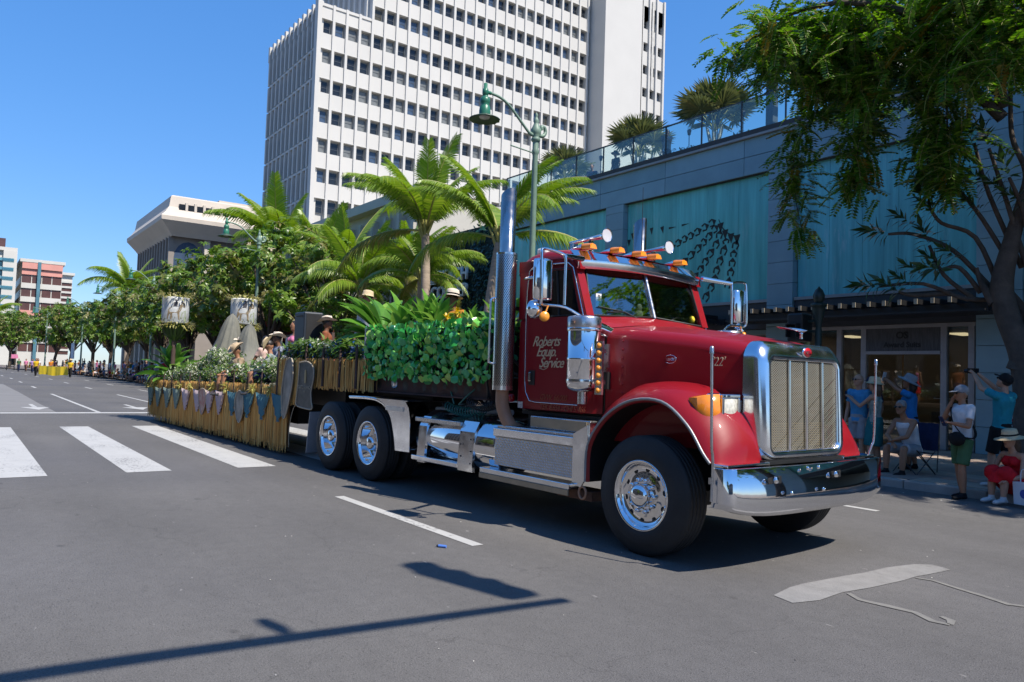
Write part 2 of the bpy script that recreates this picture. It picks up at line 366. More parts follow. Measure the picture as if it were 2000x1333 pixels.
# parapet panels
xx = -27.2
while xx < 8:
    for zz, hh in ((7.86, .55), (8.42, .55)):
        bp('cladding_panel', M().box(xx+.006, xx+3.19, 19.0, 19.44, zz, zz+hh-.01), slate[R.randrange(3)])
    xx += 3.2
for x0, x1 in ((-20.45,-19.55), (-13.5,-12.66), (-7.85,-6.9), (-1.9,-1.0), (4, 4.9)):
    z = .13
    while z < 7.8:
        h = min(.62, 7.85-z); bp('cladding_panel', M().box(x0, x1, 18.98, 19.44, z, z+h-.012), slate[R.randrange(3)]); z += .62
bp('coping', M().box(-27.2, 8, 18.9, 19.5, 8.97, 9.04), lip); bp('coping', M().box(-27.2, 8, 18.93, 19.5, 9.042, 9.20), lipd)
# teal glass walls
def tealmat(name, base, light, amount):
    m = bpy.data.materials.new(name); m.use_nodes = True; t = m.node_tree; L = t.links.new; b = t.nodes['Principled BSDF']
    tc = nn(t, 'ShaderNodeTexCoord')
    def nz(sc3, s, d=4):
        mp = nn(t, 'ShaderNodeMapping'); mp.inputs['Scale'].default_value = sc3; n = nn(t, 'ShaderNodeTexNoise', Scale=s, Detail=d, Roughness=.65); L(tc.outputs['Object'], mp.inputs[0]); L(mp.outputs[0], n.inputs[0]); return n.outputs[0]
    def rp(x, a, b_, lo=0, hi=1):
        r = nn(t, 'ShaderNodeMapRange'); r.inputs[1].default_value = a; r.inputs[2].default_value = b_; r.inputs[3].default_value = lo; r.inputs[4].default_value = hi; L(x, r.inputs[0]); return r.outputs[0]
    m1 = nn(t, 'ShaderNodeMix', data_type='RGBA'); m1.inputs[6].default_value = c4([x*.8 for x in base]); m1.inputs[7].default_value = c4([x*1.2 for x in base])
    L(rp(nz((2.2,1,.12), 2.0), .35, .65), m1.inputs[0])
    m2 = nn(t, 'ShaderNodeMix', data_type='RGBA'); m2.inputs[7].default_value = c4(light); L(m1.outputs[2], m2.inputs[6])  # over the streaks, pale patches paint white reflections into the teal
    a = rp(nz((1.6,1,.35), 2.6, 6), .52, .72); c = rp(nz((.35,1,.35), 1.1, 2), .45, .65)
    mm = nn(t, 'ShaderNodeMath', operation='MULTIPLY'); L(a, mm.inputs[0]); L(c, mm.inputs[1]); m3 = nn(t, 'ShaderNodeMath', operation='MULTIPLY'); m3.inputs[1].default_value = amount; L(mm.outputs[0], m3.inputs[0])
    L(m3.outputs[0], m2.inputs[0]); L(m2.outputs[2], b.inputs['Base Color'])
    b.inputs['Roughness'].default_value = .22; b.inputs['Specular IOR Level'].default_value = .45
    MATS[name] = m; return m
teal = [tealmat('teal_film_a', (.12,.45,.43), (.36,.54,.56), .5), tealmat('teal_film_b', (.12,.42,.45), (.50,.62,.68), .85)]
wins = ((-26.5,-20.47,0), (-19.53,-13.52,0), (-12.64,-7.87,1), (-6.88,-1.92,1), (-.98,3.98,1))
for x0, x1, k in wins:
    n = 5; w = (x1-x0)/n
    for i in range(n):
        bp('glass_panel', M().box(x0+i*w+.004, x0+(i+1)*w-.004, 19.2, 19.23, 4.05, 7.84), teal[k])
    bp('sill', M().box(x0, x1, 19.02, 19.3, 3.96, 4.045), lip); bp('window_head', M().box(x0, x1, 19.06, 19.3, 7.842, 7.90), lipd)
    bp('spandrel', M().box(x0, x1, 19.06, 19.44, 3.18, 3.95), darkband)
# black triangle garland motif on the second glass wall
tri = pm('black_vinyl', (.012,.014,.016), .5, var=0)
chains = [([(-19.5,6.25),(-19.37,6.64),(-19.14,6.68),(-18.91,6.73),(-18.66,6.77),(-18.03,6.68),(-17.65,6.72),(-17.14,6.73),(-16.52,6.77)], .20, 1),
 ([(-15.56,6.71),(-15.84,6.6),(-16.13,6.51),(-16.43,6.39),(-16.69,6.31),(-16.95,6.24),(-17.22,6.13),(-17.6,5.92)], .26, 0),
 ([(-15.47,6.53),(-15.71,6.37),(-15.91,6.14),(-16.12,6.02),(-16.37,5.81),(-16.67,5.64),(-16.93,5.42)], .27, 0),
 ([(-15.39,6.39),(-15.46,6.1),(-15.61,5.82),(-15.86,5.58),(-16.02,5.33),(-16.22,5.12),(-16.51,4.84)], .27, 0),
 ([(-15.18,6.1),(-15.17,5.9),(-15.3,5.56),(-15.44,5.27),(-15.55,4.99),(-15.59,4.73),(-15.78,4.48),(-15.98,4.16)], .27, 0),
 ([(-14.74,5.98),(-14.85,5.7),(-14.89,5.45),(-14.94,5.16),(-14.99,4.87),(-15.1,4.5)], .27, 0),
 ([(-15.47,6.7),(-15.31,6.41),(-15.1,6.22),(-14.86,6.11),(-14.65,6.08)], .18, 2)]
def tri_at(c, d, n, l, w):
    """a triangle outline with an inner mark, pointing along d"""
    tip = c+d*l*.5; a = c-d*l*.5+n*w*.5; b_ = c-d*l*.5-n*w*.5
    q = M(); q.prism([(p.x, p.y) for p in (a, b_, tip)], 'y', 19.188, 19.199); bp('garland_triangle', q, tri)
for pts, w, mode in chains:
    P = [Vector(p) for p in pts]
    for i, (p, q) in enumerate(zip(P, P[1:])):
        d = (q-p); l = d.length; d.normalize(); n = Vector((-d.y, d.x))
        if mode == 1:
            dn = Vector((R.uniform(-.3,.3), -1)).normalized() if i < 6 else d
            tri_at(p.lerp(q,.5), dn, Vector((-dn.y, dn.x)), .24 if i < 6 else .32, .16 if i < 6 else .07)
        elif mode == 2:
            tri_at(p.lerp(q,.5)+Vector((0,-.12)), Vector((.05,-1)), Vector((1,.1)), .3, .24)
            m_ = M(); m_.prism([(p.x,p.y+.02),(q.x,q.y+.02),(q.x,q.y-.02),(p.x,p.y-.02)], 'y', 19.186, 19.199); bp('garland_cord', m_, tri)
        else:
            tri_at(p+d*l*.27, -d, n, l*.46, w)
            for sg in (-1, 1):                          # hollow lower half of each link
                a = p+d*l*.5; m_ = M(); e_ = a+n*sg*w*.5; f_ = p+d*l*.98
                m_.prism([(v.x,v.y) for v in (a+n*sg*w*.35, e_, f_+n*sg*w*.42, f_+n*sg*w*.2)], 'y', 19.188, 19.199); bp('garland_triangle', m_, tri)
# the shop front under the glass
alu = pm('shop_aluminium', (.30,.29,.30), .45, metal=.3, scale=3); shade = pm('shop_sign_panel', (.075,.075,.082), .6, var=.35, scale=6, sx=6, sz=.6)
tan = pm('shop_interior', (.30,.21,.11), .6, scale=1); black = pm('black_paint', (.012,.012,.013), .45, var=.1); shelf = pm('shop_shelf', (.14,.07,.035), .5)
gl = glassmat('shop_glass', (.75,.80,.78), .06)
for x0, x1 in ((-12.66,-7.86), (-19.53,-13.52), (-6.88,-1.92)):
    bp('shop_interior', M().box(x0, x1, 22.0, 22.1, .13, 3.1).box(x0, x1, 19.5, 22, .125, .135).box(x0,x0+.05,19.5,22,.13,3.1).box(x1-.05,x1,19.5,22,.13,3.1), tan)
    bp('shop_ceiling', M().box(x0, x1, 19.46, 22.1, 3.02, 3.05), alu)
for x in (-12.6,-11.3,-10.62,-8.62,-8.0): bp('door_frame', M().box(x-.07, x+.07, 19.1, 19.25, .13, 3.17), alu, bevel=.008)
bp('transom', M().box(-12.6, -7.9, 19.08, 19.26, 3.08, 3.17), alu); bp('door_head', M().box(-10.55, -8.69, 19.08, 19.26, 2.42, 2.5), alu)
sg = bp('shop_sign', M().box(-10.55, -8.69, 19.12, 19.2, 2.5, 3.08), shade)
textmesh('sign_lettering', 'OS', .24, black, sg, (-9.62, 19.11, 2.82), (1,0,0), (0,0,1), bold=.008)
textmesh('sign_lettering', 'Award Suits', .19, black, sg, (-9.62, 19.11, 2.6), (1,0,0), (0,0,1), bold=.006)
for x0, x1, z1 in ((-12.5,-11.37,3.08), (-11.23,-10.69,3.08), (-10.55,-9.64,2.42), (-9.6,-8.69,2.42), (-8.55,-8.07,3.08)): bp('shop_pane', M().box(x0, x1, 19.17, 19.18, .2, z1), gl)
bp('display_shelf', M().box(-9.4, -8.3, 20.2, 20.6, .13, 1.0).box(-9.4,-8.3,20.25,20.6,1.35,1.38), shelf)
bp('light_strip', M().box(-9.35, -8.35, 20.2, 20.22, 1.33, 1.35), pm('white_enamel', (.8,.8,.78), .3, var=.02))
for x in (-9.2,-8.9,-8.6): bp('display_box', M().box(x, x+.16, 20.3, 20.45, 1.0, 1.0+R.uniform(.15,.3)), pv[R.randrange(3)])
lamp_e = bpy.data.materials.new('shop_lamp'); lamp_e.use_nodes = True; lamp_e.node_tree.nodes['Principled BSDF'].inputs['Emission Color'].default_value = (1,.75,.45,1); lamp_e.node_tree.nodes['Principled BSDF'].inputs['Emission Strength'].default_value = .8
for x in (-11.9,-9.9,-8.9): bp('ceiling_lamp', M().box(x-.2, x+.2, 20.4, 21.2, 2.99, 3.018), lamp_e)
# slatted canopy along the shop front
rafw = pm('canopy_rafter_end', (.42,.36,.27), .6, scale=8)
for x0, x1 in ((-13.9,-7.2), (-20.6,-14.9), (-6.4,-1.2)):
    can = thing('slatted_canopy', {-13.9: 'black slatted canopy with pale beam ends over the shop door', -20.6: 'black slatted canopy behind the truck mirror, left of the door canopy', -6.4: 'black slatted canopy behind the leaning tree trunk'}[x0], 'canopy', (x0, 19, 3.3), 'slatted canopies on the blue building')
    M().box(x0, x1, 18.0, 18.08, 3.36, 3.5).box(x0, x1, 18.85, 18.97, 3.36, 3.5).obj('beam', black, can)
    n = int((x1-x0)/.37)
    for i in range(n):
        x = x0+.12+.37*i; ra = M().box(x, x+.075, 17.62, 18.95, 3.502, 3.62).obj('rafter', black, can); M().box(x-.002, x+.077, 17.6, 17.618, 3.50, 3.622).obj('rafter_end', rafw, ra)
    for j in range(7): M().box(x0-.05, x1+.05, 17.7+.18*j, 17.76+.18*j, 3.30, 3.345).obj('slat', black, can)
# roof terrace: glass balustrade, pergola
rg = glassmat('balustrade_glass', (.86,.95,.93), .03); steel = pm('dark_steel', (.06,.06,.065), .4, metal=.6)
rail = thing('glass_balustrade', 'clear glass balustrade with thin dark handrail on the roof edge', 'railing', (-10, 19.1, 9.2))
x = -27.0
while x < 6:
    M().box(x+.01, x+1.53, 19.1, 19.115, 9.22, 10.2).obj('glass_panel', rg, rail); M().box(x-.02, x+.02, 19.08, 19.12, 9.2, 10.2).obj('post', steel, rail); x += 1.55
M().box(-27, 6, 19.075, 19.14, 10.205, 10.24).obj('handrail', steel, rail)
perw = pm('pergola_timber', (.46,.37,.28), .65, var=.15, scale=6, sx=.3); perd = pm('pergola_blue', (.05,.065,.09), .6)
per = thing('pergola', 'roof pergola with pale slats on dark posts above the terrace', 'pergola', (-9, 21, 9.05))
for x in (-14.3, -11.0, -7.6, -4.2):
    for y in (20.2, 24.2): M().box(x-.13, x+.13, y-.13, y+.13, 9.0, 11.5).obj('post', perd, per)
M().box(-14.8, -3.5, 20.05, 20.35, 11.5, 11.8).obj('beam', perd, per); M().box(-14.8, -3.5, 24.05, 24.35, 11.5, 11.8).obj('beam', perd, per)
x = -14.7
while x < -3.6:
    M().box(x, x+.08, 19.6, 24.8, 11.802, 12.0).obj('slat', perw if R.random() < .8 else perd, per); x += .36

# ---------------------------------------------------------------- planted hotel front with the sign
hotel = thing('hotel_entrance', 'dark green planted wall with white hotel lettering beside cream wall', 'building', (-33, 22, 0))
ho = (-33, 22, 0)
greenw = leafmat('planted_wall', (.006,.03,.022), (.012,.06,.04), (.02,.09,.06), trans=.1)
M().box(-39.5, -27.6, 22.0, 30, 0, 9.4).obj('wall', pm('planted_backing', (.006,.022,.02), .8), hotel, off=ho)
q = M()
for i in range(4200):
    q.leaf((R.uniform(-39.5,-27.6), 21.98, R.uniform(.2,9.4)), (R.uniform(-.6,.6), -.5, R.uniform(-1,.4)), (0,-1,.3), R.uniform(.18,.34), R.uniform(.1,.16))
q.obj('planting', greenw, hotel, off=ho, kind='stuff')
wht = pm('white_letter', (.80,.80,.80), .4, var=.02)
textmesh('sign_lettering', 'BEACH', 1.0, wht, hotel, (-35.7, 21.78, 6.68), (1,0,0), (0,0,1), off=ho, depth=.12, bold=.012)
textmesh('sign_lettering', 'COMBER', 1.0, wht, hotel, (-36.0, 21.78, 5.78), (1,0,0), (0,0,1), off=ho, depth=.12, bold=.012)
for i, (x0, x1, z) in enumerate(((-39.1,-37.55,6.62),(-38.95,-37.55,6.74))): M().box(x0, x1, 21.72, 21.84, z, z+.07).obj('sign_wave', wht, hotel, off=ho)
for x in (-38.35,-38.1): M().box(x, x+.07, 21.72, 21.84, 6.74, 7.22).obj('sign_wave', wht, hotel, off=ho)
cream = pm('cream_wall', (.50,.47,.41), .8, var=.06, scale=.6)
pod = thing('hotel_podium', 'cream low hotel podium with narrow upright slots behind the palms', 'building', (-55, 22, 0))
po = (-55, 22, 0)
dkg = pm('dark_window', (.02,.025,.03), .12, var=.2, scale=.8)
M().box(-70, -39.55, 22.4, 60, 0, 12.3).obj('wall', cream, pod, off=po)
x = -69.5
while x < -40:
    M().box(x, x+.35, 21.9, 22.4, 0, 11.6).obj('fin', cream, pod, off=po)
    if R.random() < .8: w = M().box(x+.75, x+1.25, 22.36, 22.43, 5.4, 9.6).obj('window', dkg, pod, off=po)
    w = M().box(x+.6, x+1.55, 22.36, 22.43, .6, 3.1).obj('window', dkg, pod, off=po)
    x += 1.9
M().box(-70.2, -39.5, 21.7, 22.5, 12.3, 12.9).obj('cornice', cream, pod, off=po)

# ---------------------------------------------------------------- the white tower
tw = thing('white_tower', 'tall white office tower with grid of small dark windows between fins', 'building', (-72.2, 27.4, 0))
to = (-72.2, 27.4, 0)
def tmat():
    m = pm('tower_white', (.54,.53,.505), .75, var=.035, scale=.25, detail=6); return m
white = tmat(); X0 = -72.2; YC = 27.5; BAY = 1.42; FL = 3.04; Y0 = 28.27; ZW = 36.07   # first window centre
NC = 25; ZTALL = 52.9; ZLOW = 38.5
def tp(name, m, mats, par=None, **k): return m.obj(name, mats, par or tw, off=to, **k)
tp('wall', M().box(-87.2, X0-.62, 28.0, YC+5.6, 0, ZLOW-.4).box(-87.2, X0-.62, YC+5.62, 65, 0, ZTALL-.3), white)
# spandrel bands on the sunny face
for k in range(-6, 9):
    zc = ZW+FL*k; ya = YC+.2 if zc < ZLOW-.5 else YC+5.6
    tp('spandrel', M().box(X0-.6, X0-.15, ya, 63.4, zc+.80, zc+FL-.62), white)
    tp('ledge', M().box(X0-.148, X0-.07, ya, 63.4, zc+.80, zc+.88), white)
for i in range(NC+1):
    y = Y0+BAY*(i-.5); top = ZLOW if i < 4 else ZTALL
    tp('fin', M().box(X0-.6, X0, y-.135, y+.135, 10, top), white)
tp('fin', M().box(X0-.7, X0+.12, YC-.3, YC+.12, 0, ZLOW+.25), white)
tp('roof_slab', M().box(-87.3, X0-.05, YC, YC+5.6, ZLOW-.35, ZLOW-.1).box(-87.3, X0-.05, YC+5.6, 66, ZTALL-.3, ZTALL-.06), white)
panes = []
for n, c, ro in (('dark', (.018,.022,.028), .06), ('blind', (.16,.17,.17), .25), ('sky', (.055,.085,.14), .05), ('olive', (.07,.065,.045), .15)): panes.append(pm('tower_pane_'+n, c, ro, var=.25, scale=1.3))  # the sky pane has a blue sky reflection put into its colour
wf = pm('tower_window_frame', (.10,.11,.12), .4, metal=.4)
fm = M(); hw, hh = .45, .63
for a in ((-hw,-hw+.05,-hh,hh), (hw-.05,hw,-hh,hh), (-hw+.05,hw-.05,hh-.05,hh), (-hw+.05,hw-.05,-hh,-hh+.05), (-hw+.05,hw-.05,-.03,.0)): fm.box(-.05, 0, a[0], a[1], a[2], a[3])
fme = fm.mesh('window'); fme.materials.append(wf)
pms = []
for p in panes:
    q = M(); q.box(-.045, -.03, -hw+.05, hw-.05, -hh+.05, hh-.05); me = q.mesh('pane'); me.materials.append(p); pms.append(me)
def tower_window(x, y, z):
    o = bpy.data.objects.new('window', fme); COL.objects.link(o); o.parent = tw; o.location = (x-to[0], y-to[1], z)
    t_ = R.random(); c = bpy.data.objects.new('pane', pms[2 if (t_ < .30 and y > 36) or t_ < .08 else 1 if t_ < .46 else 3 if t_ > .95 else 0]); COL.objects.link(c); c.parent = o
for i in range(NC):
    for k in range(-6, 6):
        z = ZW+FL*k
        if (i < 4 and k > 0) or (k == -6 and i > 10): continue
        tower_window(X0-.46, Y0+BAY*i, z)
# the shaded side: deep fins storey by storey
for k in range(-7, 2):
    z = ZW+FL*k-FL+1.0; nf = 11
    for j in range(nf+1):
        x = X0-.5-j*1.325
        if k == 1: tp('fin', M().box(x-.45, x, YC-.12, YC+.5, ZLOW-1.45, ZLOW+.35), white)
        else: tp('fin', M().box(x-.16, x+.16, YC-.12, YC+.49, z+.14, z+FL-.1), white)
    if k < 1: tp('spandrel', M().box(-87.2, X0-.3, YC-.02, YC+.5, z-.098, z+.138), white); tp('glazing', M().box(-87.1, X0-.4, YC+.32, YC+.36, z+.14, z+FL-.7), panes[0])
    if k < 1: tp('infill', M().box(-87.1, X0-.4, YC+.22, YC+.49, z+FL-.7, z+FL-.101), white)
for j in range(9): tp('fin', M().box(X0-1.2-j*1.5, X0-.8-j*1.5, YC+5.3, YC+5.8, ZLOW-.1, ZTALL), white)
# projecting stair core
XC = -69.6
tp('stair_core', M().box(-82, XC-.34, 63.62, 70.3, 0, ZTALL-1).box(-82, XC-.9, 70.3, 74.4, 0, ZTALL-.5), white)
tp('core_wall', M().box(XC-.33, XC, 63.6, 70.25, 0, ZTALL-.4), white)
for k in range(-6, 5):
    zc = ZW+FL*k+.3; tp('spandrel', M().box(XC-.85, XC-.25, 70.3, 74.4, zc+.60, zc+FL-.6), white)
    for i in range(3):
        tower_window(XC-.6, 70.95+1.36*i, zc)
tp('spandrel', M().box(XC-.85, XC-.25, 70.3, 74.4, ZW+FL*4+.9, ZTALL-.45), white)
for i in range(4): tp('fin', M().box(XC-.85, XC, 70.12+1.36*i, 70.42+1.36*i, 0, ZTALL-.4), white)
tp('cable_tray', M().box(XC-.24, XC-.1, 72.1, 72.45, 40, ZTALL-1), pm('weathered_white', (.5,.49,.46), .8, var=.2, scale=2))

# ---------------------------------------------------------------- cream building with flared cornice
bk = thing('flared_building', 'cream concrete building with flared cornice and tall narrow arches', 'building', (-120, 23, 0))
ko = (-120, 23, 0); cr1 = pm('warm_concrete', (.56,.50,.43), .8, var=.06, scale=.4); cr2 = pm('grey_concrete', (.27,.24,.215), .85, var=.1, scale=.6)
def kp(name, m, mats): return m.obj(name, mats, bk, off=ko)
BX0, BX1, BY = -146, -120, 24.6
kp('wall', M().box(BX0, BX1-1.2, BY+.6, 60, 0, 21.5), cr2)
kp('roof_block', M().box(BX0+3, BX1-6, BY+8, 60, 25.5, 28.2), cr1)
# flared cornice: a profile swept round the two visible sides
prof = [(0.0,20.6),(-.5,21.2),(-1.9,22.6),(-1.95,23.2),(-1.3,23.9),(-.75,24.8),(-.5,26.4),(-.2,26.6)]
q = M()
r1 = [[(BX0, BY+o_, z) for o_, z in prof], [(BX1-o_, BY+o_, z) for o_, z in prof], [(BX1-o_, 60, z) for o_, z in prof]]
for a, b_ in zip(r1, r1[1:]): q.add(a+b_, [(i, i+1, len(a)+i+1, len(a)+i) for i in range(len(a)-1)])
q.add([(BX0, BY-.2, 26.6), (BX1+.2, BY-.2, 26.6), (BX1+.2, 60, 26.6), (BX0, 60, 26.6)], [(0,1,2,3)])
q.add([(BX0, BY+o_, z) for o_, z in prof], [tuple(range(len(prof)))])
kp('cornice', q, cr1)
for i in range(13):
    x = BX1-1.4-i*2.0; kp('fin', M().box(x-.28, x+.28, BY-.15, BY+.6, 0, 21.2), cr2)
    w = M(); a = [(x-1.0-.42, 6), (x-1.0+.42, 6), (x-1.0+.42, 16.0)]+[(x-1.0+.42*math.cos(t), 16.0+1.4*math.sin(t)) for t in (.4,.8,1.2,1.57,1.94,2.34,2.74)]+[(x-1.42,16.0)]
    w.prism(a, 'y', BY+.55, BY+.62); kp('window', w, panes[2])
for i in range(15):
    y = BY+1.0+i*1.25
    kp('window', M().box(BX1+1.0-.5, BX1+1.0, y-.42, y+.42, 23.6, 25.3), panes[0]); kp('fin', M().box(BX1+.5, BX1+1.06, y+.45, y+.8, 23.3, 25.6), cr1)
for i in range(6):
    y = BY+2.6+i*5.2; a = [(y-2, 8), (y+2, 8), (y+2, 17.5)]+[(y+2*math.cos(t), 17.5+2.6*math.sin(t)) for t in (.4,.8,1.2,1.57,1.94,2.34,2.74)]+[(y-2,17.5)]
    w = M(); w.prism(a, 'x', BX1-1.25, BX1-1.15); kp('window', w, panes[2]); kp('fin', M().box(BX1-1.2, BX1-.5, y+2.2, y+3.0, 0, 20.6), cr1)

# ---------------------------------------------------------------- far blocks at the end of the street
def block(name, label, x, y0, y1, z1, m1, rows, cols, wm, balc=None, band=None, depth=30, roofm=None):
    t_ = thing(name, label, 'building', (x, (y0+y1)/2, 0), 'far blocks at the end of the street'); o_ = (x, (y0+y1)/2, 0)
    M().box(x-depth, x-.4, y0, y1, 0, z1).obj('wall', m1, t_, off=o_)
    fh = (z1-6)/rows
    for k in range(rows):
        z = 4+fh*k
        M().box(x-.4, x, y0, y1, z+fh*.62, z+fh).obj('spandrel', band[k % len(band)] if band else m1, t_, off=o_)
        w = (y1-y0)/cols
        for i in range(cols):
            wo_ = M().box(x-.38, x-.3, y0+i*w+.12, y0+(i+1)*w-.12, z, z+fh*.6).obj('window', wm, t_, off=o_)
            if balc: M().box(x, x+.9, y0+i*w+.1, y0+(i+1)*w-.1, z+fh*.62, z+fh*.7).box(x+.8, x+.9, y0+i*w+.1, y0+(i+1)*w-.1, z+fh*.7, z+fh*.95).obj('balcony', balc, t_, off=o_)
        z_ = 4+fh*k
        for j in range(6): M().box(x-6-j*4, x-3.4-j*4, y0-.06, y0, z_+.1, z_+fh*.55).obj('window', wm, t_, off=o_)
    M().box(x-depth-.5, x+.6, y0-.6, y1+.6, z1, z1+.9).obj('roof', roofm or m1, t_, off=o_)
    return t_, o_
pale = pm('pale_wall', (.55,.54,.50), .8, var=.04, scale=.3); pink = pm('pink_wall', (.60,.28,.235), .8, var=.06, scale=.3); cyan = pm('cyan_glass', (.09,.20,.25), .15, var=.2, scale=.4); brn = pm('brown_glass', (.10,.05,.045), .2, var=.2, scale=.4)
t_, o_ = block('balcony_block', 'pale hotel block with glass balconies and brown rooftop box', -250, 0, 11.2, 31.4, pale, 10, 3, cyan, balc=glassmat('balcony_glass', (.4,.7,.75), .15))
M().box(-262, -252, 1, 9, 32.3, 35).obj('plant_room', brn, t_, off=o_); M().box(-249.9, -249.3, 8.6, 11.8, 0, 31.4).obj('pier', pale, t_, off=o_)
t_, o_ = block('pink_block', 'pink and white banded block with dark strip windows', -252, 13.2, 23.0, 29.0, pale, 6, 4, brn, band=[pale, pale, pink])
M().box(-252, -251.5, 13.2, 23, 27.2, 29).obj('parapet', pink, t_, off=o_); M().box(-251.55, -251.2, 16.9, 17.7, 0, 29.2).obj('stair_tower', cyan, t_, off=o_)
block('slender_block', 'slender striped apartment block farthest down the street', -310, 28, 31.5, 32, pale, 14, 1, brn)
block('cream_block', 'cream block half hidden by trees left of the street end', -330, -30, -8, 27, cr1, 8, 5, cyan)
# red and cream shop building behind the float
ks = thing('red_shop', 'red walled shop with cream roof and brown awning behind the float', 'building', (-52, 18, 0)); so = (-52, 18, 0)
redw = pm('red_wall', (.36,.075,.05), .75, var=.1, scale=1)
M().box(-58, -46, 18.2, 22, 0, 5.2).obj('wall', redw, ks, off=so); M().box(-59, -45.4, 17.4, 22, 5.2, 6.6).obj('roof', cream, ks, off=so)
M().box(-57, -47, 18.15, 18.2, .5, 3.4).obj('window', dkg, ks, off=so)
aw = M(); aw.add([(-60,15.6,3.1),(-48,15.6,3.1),(-48,18.1,4.4),(-60,18.1,4.4),(-60,15.6,2.8),(-48,15.6,2.8)], [(0,1,2,3),(4,5,1,0)]); aw.obj('awning', pm('brown_canvas', (.10,.05,.04), .8), ks, off=so)
ar = thing('arcade_building', 'grey low building with ground floor arcade along the left pavement', 'building', (-110, 22, 0)); ao = (-110, 22, 0)
M().box(-119, -88, 21, 30, 0, 8).obj('wall', cr2, ar, off=ao)
for i in range(10): M().box(-118.5+3.1*i, -117.6+3.1*i, 18.5, 19.2, 0, 4.6).obj('column', pale, ar, off=ao)
M().box(-119, -88, 18.3, 21, 4.6, 5.4).obj('arcade_beam', cr2, ar, off=ao)
# the building across the junction that shows in the windscreen and chrome
op = thing('corner_building', 'curved grey corner building across the junction with square windows', 'building', (46, -8, 0)); oo = (46, -8, 0)
q = M(); arc = [(58-16*math.cos(t), -14+24*math.sin(t)) for t in [(-1.2+2.4*i/16) for i in range(17)]]
q.add([(x, y, z) for x, y in arc for z in (0, 11)], [(2*i, 2*i+1, 2*i+3, 2*i+2) for i in range(16)]); q.add([(x, y, 11) for x, y in arc]+[(72,8,11),(72,-36,11)], [tuple(range(19))])
q.obj('wall', cr2, op, off=oo)
for i in range(16):
    if i % 2 == 0:
        a, b_ = arc[i], arc[i+1]; d = Vector((b_[0]-a[0], b_[1]-a[1], 0)); n_ = Vector((-d.y, d.x, 0)).normalized(); m_ = Vector((a[0]+b_[0], a[1]+b_[1], 0))/2
        q = M(); e = d.normalized()*.9; p = m_ + n_*.05
        q.add([p-e+Vector((0,0,6)), p+e+Vector((0,0,6)), p+e+Vector((0,0,8.4)), p-e+Vector((0,0,8.4))], [(0,1,2,3)]); q.obj('window', pale, op, off=oo)
ns = thing('near_reflection_block', 'plain dark block on the near side, unseen, added for reflections', 'building', (-20, -26, 0)); no = (-20, -26, 0)
M().box(-60, 10, -34, -22, 0, 16).obj('wall', pm('reflection_block_dark', (.09,.085,.08), .8, scale=.4), ns, off=no)  # unseen block, added and kept dark for the lorry's side to reflect
for i in range(16):
    for k in range(4): M().box(-58+4.2*i, -56+4.2*i, -22.02, -21.9, 2+3.6*k, 4.2+3.6*k).obj('window', dkg, ns, off=no)
# ---------------------------------------------------------------- palms
bark = pm('palm_bark', (.34,.27,.21), .85, var=.2, scale=3, sz=5, bump=.4, bscale=30)
darkbark = pm('tree_bark', (.085,.065,.05), .9, var=.35, scale=5, bump=.6, bscale=25)
frondm = leafmat('palm_frond', (.14,.24,.025), (.20,.32,.032), (.30,.38,.06), rough=.36, trans=.36)
frondd = leafmat('palm_frond_old', (.22,.20,.03), (.14,.19,.03), (.28,.22,.06), rough=.5, trans=.3)
rach = pm('palm_rachis', (.34,.33,.10), .5, scale=4)
def frond_mesh(name, L, e0, e1, mat, droop=.55, n=66, seed=0, wide=1.0, side=0):
    """a coconut frond leaving the crown along +X, its rachis bending from elevation e0 to e1"""
    rg = random.Random(seed); q = M(); pts = []; p = Vector((0,0,0)); N = 26
    for i in range(N+1):
        t = i/N; pts.append(p.copy()); e = rad(e0 + (e1-e0)*t**1.25); p = p + Vector((math.cos(e), side*.35*t/1, math.sin(e)))*(L/N)
    q.mi = 1; q.tube(pts[::2], [.035*(1-i/14)+.006 for i in range(len(pts[::2]))], 5); q.mi = 0
    for k in range(n):
        t = .13+.87*(k+.5)/n; i = min(int(t*N), N-1); u = t*N-i; c = pts[i].lerp(pts[i+1], u); d = (pts[i+1]-pts[i]).normalized()
        sd = Vector((0,1,0)); up = d.cross(sd)*-1; up = up if up.z > 0 else up
        ll = L*.235*wide*(min(1, .35+2.6*(t-.1))*(1-max(0, t-.62)*1.55))*rg.uniform(.88,1.08)
        for s_ in (-1, 1):
            dr = droop*rg.uniform(.6,1.6); dv = (sd*s_*(1-.25*t) + d*(.45+.5*t) + up*.28*(1-dr)).normalized()
            w = .060*rg.uniform(.8,1.15)*(1.2-.5*t)*L/3.5
            a = c + d*w*.5; b_ = c - d*w*.5; m1 = c + dv*ll*.55 + Vector((0,0,-dr*ll*.13)); tp_ = c + dv*ll*.9 + Vector((0,0,-dr*ll*.62))
            wd = d*w*.48
            q.add([b_, a, m1+wd, m1-wd, tp_], [(0,1,2,3),(3,2,4)], False)
    me = q.mesh(name); me.materials.append(mat); me.materials.append(rach); return me
FR = {'up': [frond_mesh('frond', 3.5, 82, 52, frondm, .25, seed=1), frond_mesh('frond', 3.2, 76, 28, frondm, .4, seed=2, side=.5)],
      'mid': [frond_mesh('frond', 3.7, 58, -28, frondm, .7, seed=3), frond_mesh('frond', 3.6, 50, -45, frondm, .85, seed=4, side=-.6), frond_mesh('frond', 3.5, 62, -10, frondm, .6, seed=5, side=.6)],
      'low': [frond_mesh('frond', 3.4, 22, -68, frondm, .8, seed=6), frond_mesh('frond', 3.2, 8, -78, frondd, .7, seed=7, side=.5)]}
